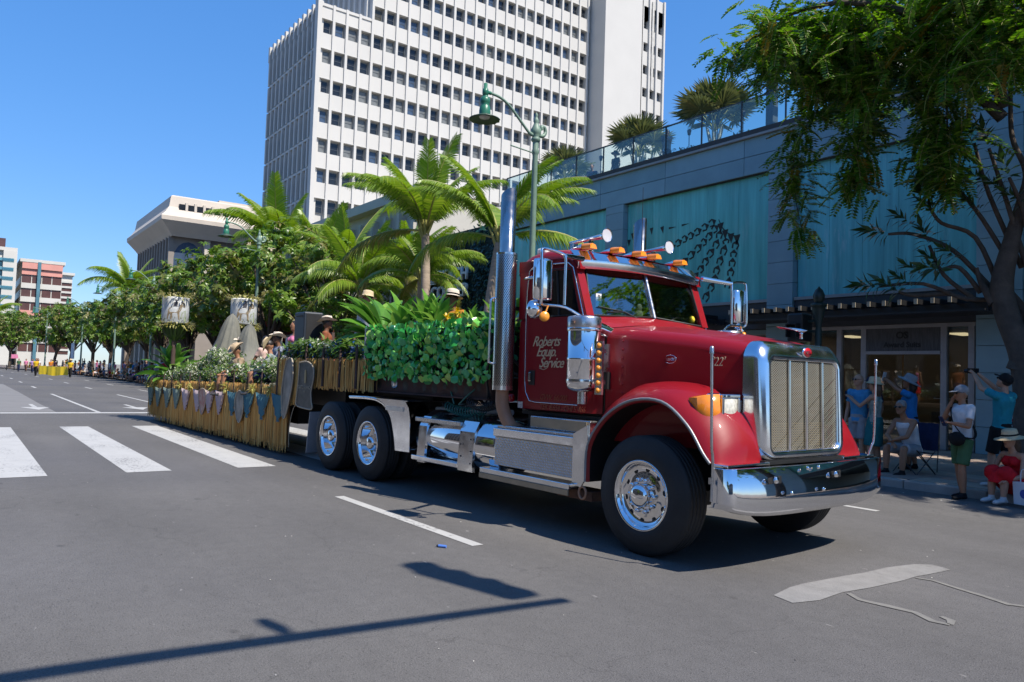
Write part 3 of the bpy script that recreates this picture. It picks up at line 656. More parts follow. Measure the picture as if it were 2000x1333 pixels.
def add_frond(par, c, kind, az, s=1.0, tilt=0, roll_=0):
    s *= 1.04
    me = R.choice(FR[kind]); o = bpy.data.objects.new('frond', me); COL.objects.link(o); o.parent = par; o.location = c
    o.rotation_euler = (roll_, tilt, az); o.scale = (s, s, s); return o
def palm(label, x, y, h, lean=(0,0), s=1.0, spec=None, n=(4,9,4), tr=.17, group='coconut palms along the pavement'):
    t = thing('coconut_palm', label, 'palm tree', (x, y, .1), group)
    pts = smooth_path([(0,0,-.1),(lean[0]*.12,lean[1]*.12,h*.33),(lean[0]*.5,lean[1]*.5,h*.68),(lean[0],lean[1],h)], 9); q = M()
    k = len(pts)
    q.tube([p for p in pts], [tr*(1.25-.45*i/k+(.028 if i % 2 else 0)+(.35*max(0,1-i/4) if i < 4 else 0)) for i in range(k)], 12)
    q.obj('trunk', bark, t, off=(0,0,0))
    b = M(); c = Vector((lean[0],lean[1],h))
    for i in range(14):
        a = R.uniform(0, 6.28); b.tube([c+Vector((0,0,-.5+.05*i)), c+Vector((math.cos(a)*.22, math.sin(a)*.22, .1+.03*i)), c+Vector((math.cos(a)*.35, math.sin(a)*.35, .5))], [.05,.045,.02], 5)
    b.obj('crown_shaft', rach, t, off=(0,0,0))
    if spec:
        for kind, az, s_, *ex in [e for e in spec if e[0] != 'low' or 190 < e[1] < 240 or e[1] == 48]: add_frond(t, c+Vector((0,0,.1)), kind, rad(az), s*s_, rad(ex[0]) if ex else 0, rad(ex[1]) if len(ex) > 1 else 0)
    else:
        for kind, m in zip(('up','mid','low'), n):
            a0 = R.uniform(0, 6.28)
            for i in range(m): add_frond(t, c+Vector((0,0,.1)), kind, a0+6.283*i/m+R.uniform(-.3,.3), s*R.uniform(.88,1.1), R.uniform(-.12,.12), R.uniform(-.25,.25))
    return t
# azimuth 0 = +X (towards right of the picture and nearer), 142 = straight away, 232 = left
palm('coconut palm with arching fronds, first to the left of the leaning palm', -23.6, 13.4, 6.5, (-.5,.1), 1.0,
     [('up',60,.95),('up',200,1.0),('up',330,.9),('up',120,.8),('mid',215,1.05),('mid',250,1.0),('mid',180,1.0),('mid',30,1.0),('mid',345,1.0),('mid',300,.95),('mid',90,1),('mid',140,1),('mid',270,.9),('low',228,1.2),('low',50,1.0),('low',330,.8),('up',20,1.0),('up',260,.9)], tr=.17)
palm('coconut palm with leaning trunk, in front of the hotel sign wall', -20.2, 13.5, 5.7, (.35,.3), 1.0,
     [('up',215,1.05),('up',50,1.0),('up',250,.9),('mid',20,1.0),('mid',50,1.0),('mid',75,.95),('mid',0,1),('mid',215,1),('mid',250,.9),('mid',160,1),('mid',120,1),('low',48,1.15),('low',20,1.05),('low',215,1.0),('up',20,.95)], tr=.15)
palm('dark trunked coconut palm half hidden behind the arching palm', -27.2, 15.2, 5.2, (-.2,0), .85, tr=.15)
palm('slim coconut palm with thin dark trunk right of the leafy street tree', -31.2, 14.3, 5.0, (.05,0), .95, tr=.11)
palm('tall slim coconut palm standing close to the cream podium', -33.0, 17.6, 6.0, (0,0), .9, tr=.13)
palm('yellow green coconut palm rising behind the street trees', -39.5, 17.0, 7.0, (.3,0), 1.05, n=(3,10,5))
palm('tall coconut palm behind the trees beside the second lamp', -51.0, 17.0, 9.3, (.3,.2), 1.35, n=(5,9,5), tr=.2)
palm('second coconut palm rising beside the second lamp, lower than its neighbour', -47.5, 18.5, 8.0, (.2,.2), 1.2, n=(5,8,4), tr=.2)
palm('farthest coconut palm rising above the trees by the arcade', -96, 15.5, 9.4, (0,0), 1.45, n=(3,9,5), tr=.2)
palm('leaning thin coconut palm at the left end of the street', -165, 3.0, 9, (3,1.5), 1.4, tr=.2)

# ---------------------------------------------------------------- broad leaved street trees
lm1 = leafmat('street_leaf', (.075,.16,.02), (.13,.24,.03), (.22,.31,.05), rough=.34, trans=.42)
lm2 = leafmat('street_leaf_yellow', (.085,.12,.016), (.14,.165,.028), (.23,.20,.06), rough=.4, trans=.33)
pod_ = leafmat('blossom_pale', (.45,.36,.22), (.5,.42,.3), (.36,.3,.16), rough=.7, trans=.2)
def crown_mesh(seed, rx, rz, nb=88, leaf=.31, per=9, whorls=9, mat2=.25):
    rg = random.Random(seed); q = M(); cl = []
    while len(cl) < nb:
        p = Vector((rg.uniform(-1,1), rg.uniform(-1,1), rg.uniform(-.8,1)))
        if .45 < p.length < 1.0: cl.append(Vector((p.x*rx*rg.uniform(.8,1.12), p.y*rx*rg.uniform(.8,1.12), p.z*rz)))
    for c in cl:
        br = rg.uniform(.45,.85); bm = 1 if rg.random() < mat2 else 0
        for w in range(whorls):
            v = Vector((rg.gauss(0,1), rg.gauss(0,1), rg.gauss(.2,.8))); v = v.normalized()*br*rg.uniform(.4,1.05); t = c+v
            q.mi = 2 if rg.random() < .05 and v.z > 0 else (bm if rg.random() < .8 else 1-bm)
            ax = (v.normalized()*.7 + Vector((0,0,.5)) + Vector((rg.uniform(-.4,.4), rg.uniform(-.4,.4), 0))).normalized(); o1 = ax.orthogonal().normalized(); o2 = ax.cross(o1)
            for j in range(per):
                a = 6.283*j/per+rg.uniform(-.3,.3); d = o1*math.cos(a)+o2*math.sin(a)+ax*rg.uniform(-.5,.45); L_ = leaf*rg.uniform(.7,1.25)*(.6 if q.mi == 2 else 1)
                q.leaf(t, d, ax, L_, L_*rg.uniform(.34,.46), rg.uniform(.1,.35), .12)
    me = q.mesh('crown'); [me.materials.append(m_) for m_ in (lm1, lm2, pod_)]; return me, cl
crowns = [crown_mesh(s, 3.1, 2.45) for s in (11, 12, 13)]
small = [crown_mesh(s, 1.6, 1.4, 22, .2, 8, 8, .05) for s in (21, 22)]
def limb_mesh(seed, h0, cz, cl, r):
    rg = random.Random(seed); q = M(); fork = Vector((rg.uniform(-.25,.25), rg.uniform(-.2,.2), h0))
    q.tube(smooth_path([(0,0,-.1),(rg.uniform(-.1,.1),0,h0*.5),fork],4), [r*1.35]+[r*1.1]*3+[r]*5, 9)
    for c in rg.sample(cl, min(15, len(cl))):
        e = c+Vector((0,0,cz)); m_ = fork.lerp(e,.5)+Vector((rg.uniform(-.2,.2), rg.uniform(-.2,.2), .25)); q.tube(smooth_path([fork-Vector((0,0,.1)), m_, e],4), [r*.62*(1-i/10) for i in range(9)], 6)
    me = q.mesh('trunk'); me.materials.append(darkbark); return me
trunks = [limb_mesh(31+i, 2.3, 5.4, c[1], .17) for i, c in enumerate(crowns)]; strunks = [limb_mesh(41+i, 1.3, 2.7, c[1], .09) for i, c in enumerate(small)]
def street_tree(label, x, y, s, k, sm=False, rz=0):
    s *= 1.22
    t = thing('street_tree', label, 'tree', (x, y, .1), 'leafy street trees on the far pavement')
    me, tm = (small[k][0], strunks[k]) if sm else (crowns[k][0], trunks[k])
    c = bpy.data.objects.new('crown', me); COL.objects.link(c); c.parent = t; c.location = (0,0,(2.7 if sm else 5.4)*s); c.rotation_euler = (0,0,rz); c.scale = (s,s,s)
    u = bpy.data.objects.new('trunk', tm); COL.objects.link(u); u.parent = t; u.scale = (s,s,s); u.rotation_euler = (0,0,rz)
tl = [(-32.8,13.6,.95,'small leafy tree left of the slim palm, nearest the hedge box',1,True), (-37.5,15.4,.85,'leafy street tree behind the black loudspeaker, nearest full grown one',1,False),
 (-43.2,14.4,.98,'leafy street tree just left of the second green lamp',0,False), (-48.8,14.2,.92,'leafy street tree behind the right lantern, beside the second lamp',1,False), (-55,14.6,.98,'leafy street tree below the leaning cornice building, right of the left lantern',2,False),
 (-62,14.0,.93,'leafy street tree behind the left white lantern',0,False), (-69.5,14.2,.9,'leafy street tree left of the left white lantern, by the third lamp',1,False), (-78,14.4,.92,'leafy street tree with dark forked trunk above the seated crowd',2,False),
 (-87,14.0,.9,'leafy street tree in front of the arcade building',0,False), (-98,14.2,.9,'leafy street tree beside the farthest palm',1,False), (-110,14,.95,'leafy street tree right of the fourth lamp',2,False), (-123,12.8,.98,'leafy street tree above the yellow banner',0,False),
 (-136,12,1.0,'leafy street tree left of the yellow banner, in front of the pink block',1,False), (-152,7,1.0,'leafy street tree below the pink and white block',2,False), (-172,4,1.1,'leafy street tree below the balcony block',0,False), (-200,-4,1.3,'leafy street tree at the far left end of the street',1,False), (-215,10,1.3,'leafy street tree between the two far blocks',2,False)]
for x, y, s, lab, k, smf in tl: street_tree(lab, x, y, s, k, smf, R.uniform(0,6.28))
# trees of the near side, seen in the chrome and the windscreen
for x, y in ((26,-19),(-14,-17.5)): street_tree('leafy street tree on the near pavement at %s' % {26:'the junction corner', -14:'the plain block'}[x], x, y, 1.0, 1)
bushm = leafmat('bush_leaf', (.03,.07,.012), (.05,.10,.018), (.08,.13,.03))
for i, (x, y, lab) in enumerate(((-34.5,18.5,'rounded green shrub at the foot of the cream podium'), (-38.5,18.2,'rounded green shrub left of the podium shrub, by the slim palm'))):
    q = M()
    for j in range(900):
        v = Vector((R.gauss(0,1),R.gauss(0,1),abs(R.gauss(0,1)))).normalized(); q.leaf(Vector((v.x*1.1,v.y*1.1,v.z*1.8))*R.uniform(.7,1), v+Vector((0,0,.3)), (0,0,1), .2, .09)
    o = q.obj('shrub', bushm, None, off=(0,0,0)); o.location = (x, y, .1); tag(o, lab, 'shrub', 'green shrubs before the podium')

# ---------------------------------------------------------------- fan palms and torches on the roof
fanm = leafmat('fan_leaf', (.09,.11,.04), (.13,.15,.055), (.19,.18,.06), rough=.45, trans=.25)
def fan_mesh():
    q = M(); q.mi = 1; q.tube([(0,0,0),(.5,0,.02),(.95,0,0)], [.022,.016,.012], 5); q.mi = 0; n = 30
    for i in range(n):
        a = rad(-125+250*i/(n-1)); d = Vector((math.cos(a), math.sin(a), 0)); L_ = .86*(1-.12*abs(a)/2.2)*R.uniform(.93,1.05); w = .045
        c = Vector((.95,0,0)); sd = Vector((-d.y, d.x, 0)); z = .03*(1 if i % 2 else -1)
        q.add([c, c+d*L_*.55+sd*w+Vector((0,0,z)), c+d*L_+Vector((0,0,-.10-.07*R.random())), c+d*L_*.55-sd*w-Vector((0,0,z))], [(0,1,2,3)])
    me = q.mesh('fan_leaf'); me.materials.append(fanm); me.materials.append(rach); return me
fme_ = fan_mesh()
for lab, x, y, s, n in (('largest fan palm on the roof terrace, beside the pergola', -16.7, 20.4, 1.12, 20), ('middle fan palm on the roof terrace, with a person at its right', -20.3, 20.4, 1.0, 18), ('smallest fan palm at the left end of the roof terrace', -24.6, 20.4, .92, 16)):
    t = thing('fan_palm', lab, 'palm tree', (x, y, 9.05), 'fan palms on the roof terrace')
    q = M(); [q.tube([(0,0,0),(math.cos(a)*.15,math.sin(a)*.15,.6*s),(math.cos(a)*.3,math.sin(a)*.3,1.1*s)], [.07,.055,.03], 6) for a in (0,1,2.1,3.1,4.2,5.2)]; q.obj('stems', cream, t, off=(0,0,0))
    for i in range(n):
        az = 2.4*i; el = rad(26+58*(i/n)); o = bpy.data.objects.new('fan_leaf', fme_); COL.objects.link(o); o.parent = t
        o.location = (0,0,.95*s); o.rotation_euler = (R.uniform(-.3,.3), -el, az); o.scale = (s*.95,)*3
steelb = MATS['dark_steel']
to0 = None
for i, (x, z, lab) in enumerate(((-15.0,0,'roof torch beside the pergola post'), (-16.0,0,'roof torch just right of the largest fan palm'), (-17.2,-.05,'roof torch just left of the largest fan palm'), (-18.4,0,'roof torch right of the standing roof visitor'), (-21.6,0,'roof torch left of the middle fan palm'), (-23.2,0,'roof torch right of the smallest fan palm'))):
    if to0 is None:
        q = M(); q.cyl((0,0,0),(0,0,.95),.015,6); q.lathe([(0,.92),(.05,.95),(.075,1.1),(.06,1.13),(0,1.16)], n=10); to0 = q.obj('roof_torch', steelb, None, off=(0,0,0)); o = to0
    else: o = share(to0, (0,0,0))
    o.location = (x, 19.7, 9.05+z); tag(o, lab, 'torch', 'torches on the roof terrace')
for i, (x, w, lab) in enumerate(((-17.6,1.6,'low planting between torches under the largest fan palm'), (-19.4,1.5,'low planting in front of the standing roof visitor'), (-22.0,1.2,'low planting left of the middle fan palm'), (-14.9,1.0,'low planting at the foot of the pergola post'))):
    q = M()
    for j in range(260): q.leaf((R.uniform(-w/2,w/2), R.uniform(-.2,.2), R.uniform(.05,.5)*R.uniform(.5,1)), (R.uniform(-1,1),R.uniform(-1,1),R.uniform(0,1)), (0,0,1), R.uniform(.1,.2), .07)
    o = q.obj('roof_planting', bushm, None, off=(0,0,0)); o.location = (x, 19.75, 9.05); tag(o, lab, 'plants', 'low plants on the roof terrace')

# ---------------------------------------------------------------- green street lamps
lgreen = pm('lamp_green', (.175,.265,.20), .5, var=.12, scale=4); lhead = pm('lamp_head_green', (.03,.17,.10), .35, var=.1, scale=4); lens_ = pm('lamp_lens', (.6,.6,.55), .2)
def lamp_post():
    t = thing('street_lamp', '', 'street lamp')
    q = M(); q.lathe([(.19,0),(.19,.25),(.15,.3),(.15,.8),(.115,.9),(.1,1.2),(.075,7.55),(.085,7.6),(.11,7.66),(.085,7.74),(.08,7.95)], n=16); q.obj('post', lgreen, t, off=(0,0,0))
    q = M(); q.lathe([(.08,7.93),(.13,7.98),(.13,8.03),(.09,8.1),(.14,8.16),(.15,8.28),(.08,8.42),(.06,8.48),(.085,8.53),(.05,8.6),(.03,8.66),(.05,8.7),(.0,8.78)], n=14)
    q.tube(smooth_path([(0,.06,8.15),(0,.24,8.16),(0,.33,8.28),(0,.29,8.41),(0,.19,8.4),(0,.2,8.32)],5), [.055]*10+[.05]*8+[.06]*8, 8); q.obj('finial', lgreen, t, off=(0,0,0))
    q = M(); q.tube(smooth_path([(0,-.05,8.12),(0,-.22,8.15),(0,-.5,8.38),(0,-.9,8.72),(0,-1.2,8.88),(0,-1.5,8.93),(0,-1.66,8.93)],6), [.055]*7+[.038]*30, 8); q.obj('arm', lgreen, t, off=(0,0,0))
    q = M(); q.cyl((0,0,7.62),(0,-.85,7.68),.018,6); q.obj('banner_bracket', lgreen, t, off=(0,0,0))
    q = M(); q.lathe([(0,9.16),(.05,9.15),(.05,9.02),(.075,9.0),(.085,8.93),(.075,8.84),(.05,8.82),(.1,8.78),(.135,8.72),(.13,8.62),(.10,8.58),(.14,8.52),(.155,8.38),(.15,8.31)], o=(0,-1.72,0), n=16); q.cyl((0,-1.55,8.93),(0,-1.66,8.93),.05,8); h = q.obj('lamp_head', lhead, t, off=(0,0,0))
    q = M(); n = 24; ring = []
    for i in range(n): a = 6.283*i/n; rr_ = .40+(.018 if i % 2 else 0); ring.append((math.cos(a)*rr_, -1.72+math.sin(a)*rr_, 8.2-(.012 if i % 2 else 0)))
    top = [(math.cos(6.283*i/n)*.13, -1.72+math.sin(6.283*i/n)*.13, 8.32) for i in range(n)]; low = [(x, y, z-.02) for x, y, z in ring]; inn = [(math.cos(6.283*i/n)*.15, -1.72+math.sin(6.283*i/n)*.15, 8.25) for i in range(n)]
    q.loft([top, ring, low, inn]); q.obj('lamp_shade', pm('shade_green', (.035,.075,.05), .45), h, off=(0,0,0)).location = (0,0,0)
    q = M(); q.lathe([(0,8.19),(.12,8.21),(.15,8.25)], o=(0,-1.72,0), n=12); q.obj('lens', lens_, h, off=(0,0,0))
    return t
L0 = lamp_post(); labs = ['nearest green street lamp with hooded head before the white tower', 'second green street lamp, against the leafy trees above the right lantern', 'third green street lamp, left of the left lantern', 'fourth green street lamp from the truck, above the seated crowd', 'fifth green street lamp from the truck, behind the yellow banner', 'farthest green street lamp, behind the marchers']
for i, x in enumerate((-16.5,-40.4,-67.2,-84,-104,-128)):
    o = L0 if i == 0 else dup(L0); o.location = (x, 12.6+bend(x), .1); o['label'] = labs[i]; o['group'] = 'green street lamps along the far kerb'
# dark post with finial and signal box by the shop door
t = thing('signal_post', 'dark green post with finial holding black signal box before the shop', 'signal', (-8.23, 13.2, .12)); so_ = (-8.23, 13.2, .12)
dg = pm('post_dark_green', (.012,.028,.022), .45, var=.15, scale=4)
M().lathe([(.13,0),(.13,.3),(.075,.4),(.06,2.5),(.05,2.58),(.12,2.88),(.12,2.93),(.15,2.95),(.15,3.0),(.06,3.02)], n=14).obj('post', dg, t, off=(0,0,0))
M().lathe([(.06,3.0),(.1,3.08),(.11,3.16),(.07,3.26),(.03,3.3),(0,3.34)], n=12).obj('finial', dg, t, off=(0,0,0))
b = M().box(-.55, -.22, -.2, .16, 2.28, 2.82).obj('signal_box', black, t, off=(0,0,0), bevel=.03); M().box(-.22, 0, -.03, .03, 2.45, 2.5).box(-.22,0,-.03,.03,2.65,2.7).obj('bracket', dg, t, off=(0,0,0))
M().box(-.5,-.27,-.32,-.2,2.6,2.62).box(-.5,-.48,-.32,-.2,2.36,2.6).box(-.29,-.27,-.32,-.2,2.36,2.6).obj('visor', black, b, off=(0,0,0))

# ---------------------------------------------------------------- the big tree on the right with hanging compound leaves
tt = thing('rain_tree', 'large shade tree with leaning trunk and hanging feathery leaves at right', 'tree', (-5.0, 13.6, .1)); tto = (-5.0, 13.6, .1)
q = M()
main = smooth_path([(-4.98,13.6,.05),(-4.97,13.6,.9),(-5.0,13.6,1.6),(-5.08,13.6,2.2),(-5.28,13.6,2.8),(-5.36,13.6,3.3),(-5.22,13.6,4.0),(-5.08,13.6,4.6),(-5.02,13.6,5.1),(-5.2,13.55,5.7),(-5.22,13.5,6.6),(-5.3,13.3,7.6)], 5)
k = len(main); q.tube([p+Vector((.10,.05,0)) for p in main], [.27-.06*min(1,i/8)-.10*max(0,(i-25)/14 if i < 40 else 1.0)-.0016*i for i in range(k)], 14)
q.tube(smooth_path([(-5.03,13.6,1.9),(-4.75,13.75,2.9),(-4.4,13.9,4.2),(-3.9,13.9,5.6),(-3.2,13.6,7)],5), [.15-.005*i for i in range(21)], 10)
q.tube(smooth_path([(-5.34,13.6,3.0),(-5.55,13.6,3.35),(-5.6,13.55,3.6)],4), [.1,.09,.08,.06,.05,.04,.04,.03,.03], 8)
limbs = [[(-5.2,13.5,6.0),(-6.2,13.0,7.3),(-7.6,12.7,8.2),(-9.2,12.6,8.6)], [(-5.2,13.5,6.4),(-6.0,12.4,7.6),(-7.0,11.6,8.0),(-8.0,11.2,7.9)], [(-5.25,13.4,7.0),(-5.6,12.6,8.2),(-6.0,11.6,8.4)], [(-5.2,13.5,6.2),(-5.0,12.4,7.4),(-4.8,11.4,7.8)], [(-3.9,13.9,5.6),(-3.2,12.6,6.8),(-2.6,11.6,7.2)], [(-5.2,13.5,6.8),(-6.6,14.4,8.0),(-8.2,14.8,8.6)]]
for l in limbs: q.tube(smooth_path(l,5), [.1-.0058*i for i in range(5*(len(l)-1)+1)], 7)
q.obj('trunk', darkbark, tt, off=tto)
nearleaf = leafmat('feather_leaflet', (.045,.115,.012), (.09,.20,.02), (.20,.33,.04), rough=.30, trans=.38)
oldleaf = leafmat('feather_leaflet_yellow', (.30,.17,.02), (.22,.18,.025), (.34,.24,.04), trans=.35)
def compound(seed, L_=.42, n=9):
    rg = random.Random(seed); q = M(); q.mi = 1
    pts = [Vector((L_*t, 0, -.30*L_*t*t)) for t in [i/6 for i in range(7)]]; q.tube(pts, .004, 3, False); q.mi = 0
    for i in range(n):
        t = .15+.85*i/(n-1); c = Vector((L_*t, 0, -.30*L_*t*t)); d = Vector((1,0,-.6*t)).normalized()
        for s_ in (-1,1):
            ll = .118*(1-.35*abs(t-.45))*rg.uniform(.85,1.1); dv_ = Vector((.45,s_,-.15+rg.uniform(-.25,.1))).normalized(); sv_ = dv_.cross(Vector((rg.uniform(-.3,.3),rg.uniform(-.3,.3),1))).normalized()*ll*.25; q.add([c, c+dv_*ll*.5+sv_, c+dv_*ll, c+dv_*ll*.5-sv_], [(0,1,2,3)])
    return q
comps = [compound(s, .36+.05*s, 8+s) for s in range(3)]
rgt = random.Random(5)
crown = M(); yel = M()
def put(mb, tmpl, pos, az, tilt, s):
    A = Matrix.Translation(pos) @ Matrix.Rotation(az, 4, 'Z') @ Matrix.Rotation(tilt, 4, 'Y') @ Matrix.Scale(s, 4)
    o = len(mb.v); mb.v.extend(tuple(A @ Vector(v)) for v in tmpl.v)
    mb.f.extend([[i+o for i in f] for f in tmpl.f]); mb.m.extend(tmpl.m); mb.s.extend(tmpl.s)
twig = M()
def drape(pts, width, n, s=1.0, yl=.03):
    """leaves clothing a hanging branch"""
    P = smooth_path(pts, 6); twig.tube(P, [.02*(1-i/len(P))+.005 for i in range(len(P))], 4)
    for i in range(int(n*1.45)):
        u = rgt.random(); k = min(int(u*(len(P)-1)), len(P)-2); c = P[k].lerp(P[k+1], u*(len(P)-1)-k)
        w = width*(1-.55*u); c = c + Vector((rgt.gauss(0,w*.42), rgt.gauss(0,w*.55), rgt.gauss(0,w*.3)))
        put(yel if rgt.random() < yl else crown, comps[rgt.randrange(3)], c, rgt.uniform(0,6.28), rgt.uniform(-.3,1.0), s*rgt.uniform(.8,1.2))
drape([(-7.4,12.8,8.2),(-7.9,12.7,7.0),(-8.45,12.7,6.0),(-8.45,12.7,5.2),(-8.25,12.7,4.35)], .55, 150, .95)
drape([(-7.0,12.4,8.0),(-7.05,12.5,6.8),(-7.08,12.5,5.9),(-7.15,12.5,5.0)], .62, 170)
drape([(-7.0,12.2,8.2),(-6.75,12.1,7.2),(-6.6,12.1,6.3)], .75, 120)
drape([(-6.0,12.6,7.9),(-5.75,12.7,6.6),(-5.7,12.7,5.6),(-5.78,12.7,4.9)], .68, 190)
drape([(-6.3,13.4,7.6),(-6.25,13.3,6.3),(-6.3,13.3,5.2)], .6, 110)
drape([(-7.7,12.7,8.3),(-8.8,12.7,8.6),(-9.6,12.8,8.5),(-10.2,12.8,8.35)], .42, 80, .85, .15)
drape([(-8.4,12.8,8.6),(-9.0,12.8,8.2),(-9.4,12.8,7.7)], .4, 62, .85)
drape([(-7.9,12.6,8.5),(-8.0,12.4,7.6),(-7.6,12.3,7.0)], .8, 150)
drape([(-5.0,11.8,8.0),(-5.0,11.8,7.0),(-5.05,11.8,6.2)], .8, 150)
drape([(-4.4,11.4,7.6),(-4.2,11.3,6.6),(-4.2,11.3,5.9)], .7, 120)
drape([(-7.9,11.2,8.0),(-7.7,11.0,7.3)], .6, 70)
for i in range(900):            # the broad top of the crown, mostly above the picture
    v = Vector((rgt.uniform(-10,-1.5), rgt.uniform(11.8,16.6), 0)); v.z = 8.5+.5*math.sin(v.x*1.7)+rgt.gauss(0,.45)-.05*(v.x+5.5)**2*.4
    put(yel if rgt.random() < .04 else crown, comps[rgt.randrange(3)], v, rgt.uniform(0,6.28), rgt.uniform(-.4,.7), rgt.uniform(.9,1.4))
for i in range(430):
    v = Vector((rgt.uniform(-8.4,-4.2), rgt.uniform(11.2,13.6), rgt.uniform(6.6,8.3)))
    put(yel if rgt.random() < .05 else crown, comps[rgt.randrange(3)], v, rgt.uniform(0,6.28), rgt.uniform(-.3,.9), rgt.uniform(.9,1.2))
crown.obj('crown', [nearleaf, rach], tt, off=tto); yel.obj('yellow_leaves', [oldleaf, rach], tt, off=tto); twig.obj('twigs', darkbark, tt, off=tto)
# the next tree of the row, right of the picture: only its shade falls into view
t2 = thing('rain_tree', 'shade tree of the same row standing just beyond the right edge', 'tree', (2.6, 14.2, .1)); M().tube(smooth_path([(2.6,14.2,0),(2.5,14.1,3),(2.7,14.0,6.5)],5), [.3-.012*i for i in range(11)], 10).obj('trunk', darkbark, t2, off=(2.6,14.2,.1))
q = M()
for i in range(2600):
    a = rgt.uniform(0,6.28); r_ = 5.4*math.sqrt(rgt.random()); v = Vector((1.4+r_*math.cos(a), 15.4+r_*.55*math.sin(a), 7.6+rgt.gauss(0,.8)-.03*r_*r_))
    put(q, comps[rgt.randrange(3)], v, rgt.uniform(0,6.28), rgt.uniform(-.4,.8), rgt.uniform(1.1,1.7))
q.obj('crown', [nearleaf, rach], t2, off=(2.6,14.2,.1))
# frangipani: bare crooked branches ending in leaf whorls and white flower heads
pl = thing('frangipani', 'frangipani with crooked bare branches, dark leaf whorls and white flowers', 'tree', (-4.6, 14.3, .1)); plo = (-4.6,14.3,.1)
plm = leafmat('frangipani_leaf', (.022,.055,.014), (.035,.078,.02), (.06,.11,.03), rough=.35, trans=.22); flw = pm('frangipani_flower', (.75,.73,.66), .6, var=.05)
q = M(); fl = M(); lv = M()
def branch(pts, r): q.tube(smooth_path(pts,4), [r*(1-.5*i/(4*(len(pts)-1)+1)) for i in range(4*(len(pts)-1)+1)], 7)
def tip(p, s=1, flower=False, d=(-.4,-.3,.4)):
    p = Vector(p); ax = Vector(d).normalized(); o1 = ax.orthogonal().normalized(); o2 = ax.cross(o1)
    for j in range(17):
        a = 2.4*j; e = .15+.75*j/17; dv = (o1*math.cos(a)+o2*math.sin(a))*(1.1-e)+ax*e*1.0+Vector((0,0,-.18)); lv.leaf(p+ax*.02*j, dv, ax, .30*s*R.uniform(.8,1.15), .085*s, .12, .1)
    if flower:
        for j in range(12):
            c = p+ax*.22+Vector((R.gauss(0,.06),R.gauss(0,.06),R.gauss(0,.05)))
            for i in range(5): a = 6.28*i/5; fl.leaf(c, Vector((math.cos(a),math.sin(a),.3)), (0,0,1), .05, .035, .1, .1)
branch([(-4.6,14.3,.1),(-4.7,14.3,1.5),(-5.0,14.2,2.6),(-5.3,14.0,3.2)], .16)
for pts, fl_ in (([(-5.3,14.0,3.1),(-5.8,13.6,3.1),(-6.3,13.2,3.35),(-6.9,12.9,3.32)],1), ([(-5.7,13.7,3.1),(-6.05,13.4,3.5),(-6.2,13.2,4.0)],1), ([(-6.0,13.5,3.2),(-6.4,13.1,3.15),(-6.55,12.9,3.2)],0), ([(-5.5,13.8,3.3),(-5.9,13.4,3.9),(-6.4,13.1,4.2),(-6.75,12.9,4.22)],1),
                 ([(-5.4,13.9,3.3),(-5.6,13.5,4.1),(-6.0,13.2,4.35),(-6.1,13.0,4.6)],0), ([(-5.2,13.9,3.6),(-5.5,13.5,4.4),(-5.75,13.2,4.9)],1), ([(-5.6,13.7,3.2),(-5.8,13.4,3.6),(-5.95,13.1,3.55)],0), ([(-5.0,13.9,3.6),(-5.1,13.4,4.6),(-5.2,13.0,5.4)],1), ([(-4.9,14,3.4),(-4.9,13.5,4.4),(-4.95,13.1,4.9)],0), ([(-5.1,14,3.6),(-5.4,13.5,4.8),(-5.5,13.2,5.6)],0)):
    branch(pts, .045); tip(pts[-1], 1, fl_, Vector(pts[-1])-Vector(pts[-2])+Vector((0,0,.1))); m_ = Vector(pts[-2]); tip(m_+Vector((.05,-.1,.12)), .8, False)
q.obj('trunk', darkbark, pl, off=plo); lv.obj('leaves', plm, pl, off=plo); fl.obj('flowers', flw, pl, off=plo)
# ---------------------------------------------------------------- the red lorry
YAW = rad(2.2); PO = (-4.79, 5.0, 0)
def RW(x, y, z=0):
    """rig frame (parallel to the lorry) to world"""
    dx, dy = x-PO[0], y-PO[1]; return Vector((PO[0]+dx*math.cos(YAW)-dy*math.sin(YAW), PO[1]+dx*math.sin(YAW)+dy*math.cos(YAW), z))
red = pm('red_paint', (.25,.006,.012), .42, var=.04, scale=1.5, coat=.32, spec=.2)
chrome = pm('chrome', (.80,.80,.81), .055, metal=1, var=.03, scale=3, rvar=.03)
alum = pm('polished_aluminium', (.76,.765,.78), .16, metal=1, var=.06, scale=4, rvar=.07)
brushed = pm('brushed_steel', (.52,.52,.53), .30, metal=1, var=.1, scale=6, rvar=.1, bump=.05, bscale=20)
rubber = pm('tyre_rubber', (.022,.021,.021), .72, var=.25, scale=5, bump=.12, bscale=90)
blackm = pm('chassis_black', (.012,.012,.012), .55, var=.3, scale=6)
darkin = pm('cab_interior', (.016,.015,.015), .7, var=.2)
amber = pm('amber_lens', (.85,.26,.02), .18, var=.08, scale=20, coat=.5)
amb2 = pm('amber_light', (.90,.33,.03), .25, var=.05, coat=.4)
truck = thing('semi_truck', 'dark red long nosed lorry with chrome grille, tall exhaust stacks and tanks', 'truck', PO)
truck.rotation_euler = (0,0,YAW)
SMALL = ('lug_nuts','hand_holes','rivets','tread_bars','radiator_fins','dash_vents')
def K(name, m, mats, par=None, **k):
    o = m.obj(name, mats, par or truck, off=PO, **k)
    if name in SMALL: o['kind'] = 'stuff'
    return o
CY = 6.15
def mirror(y): return 2*CY-y
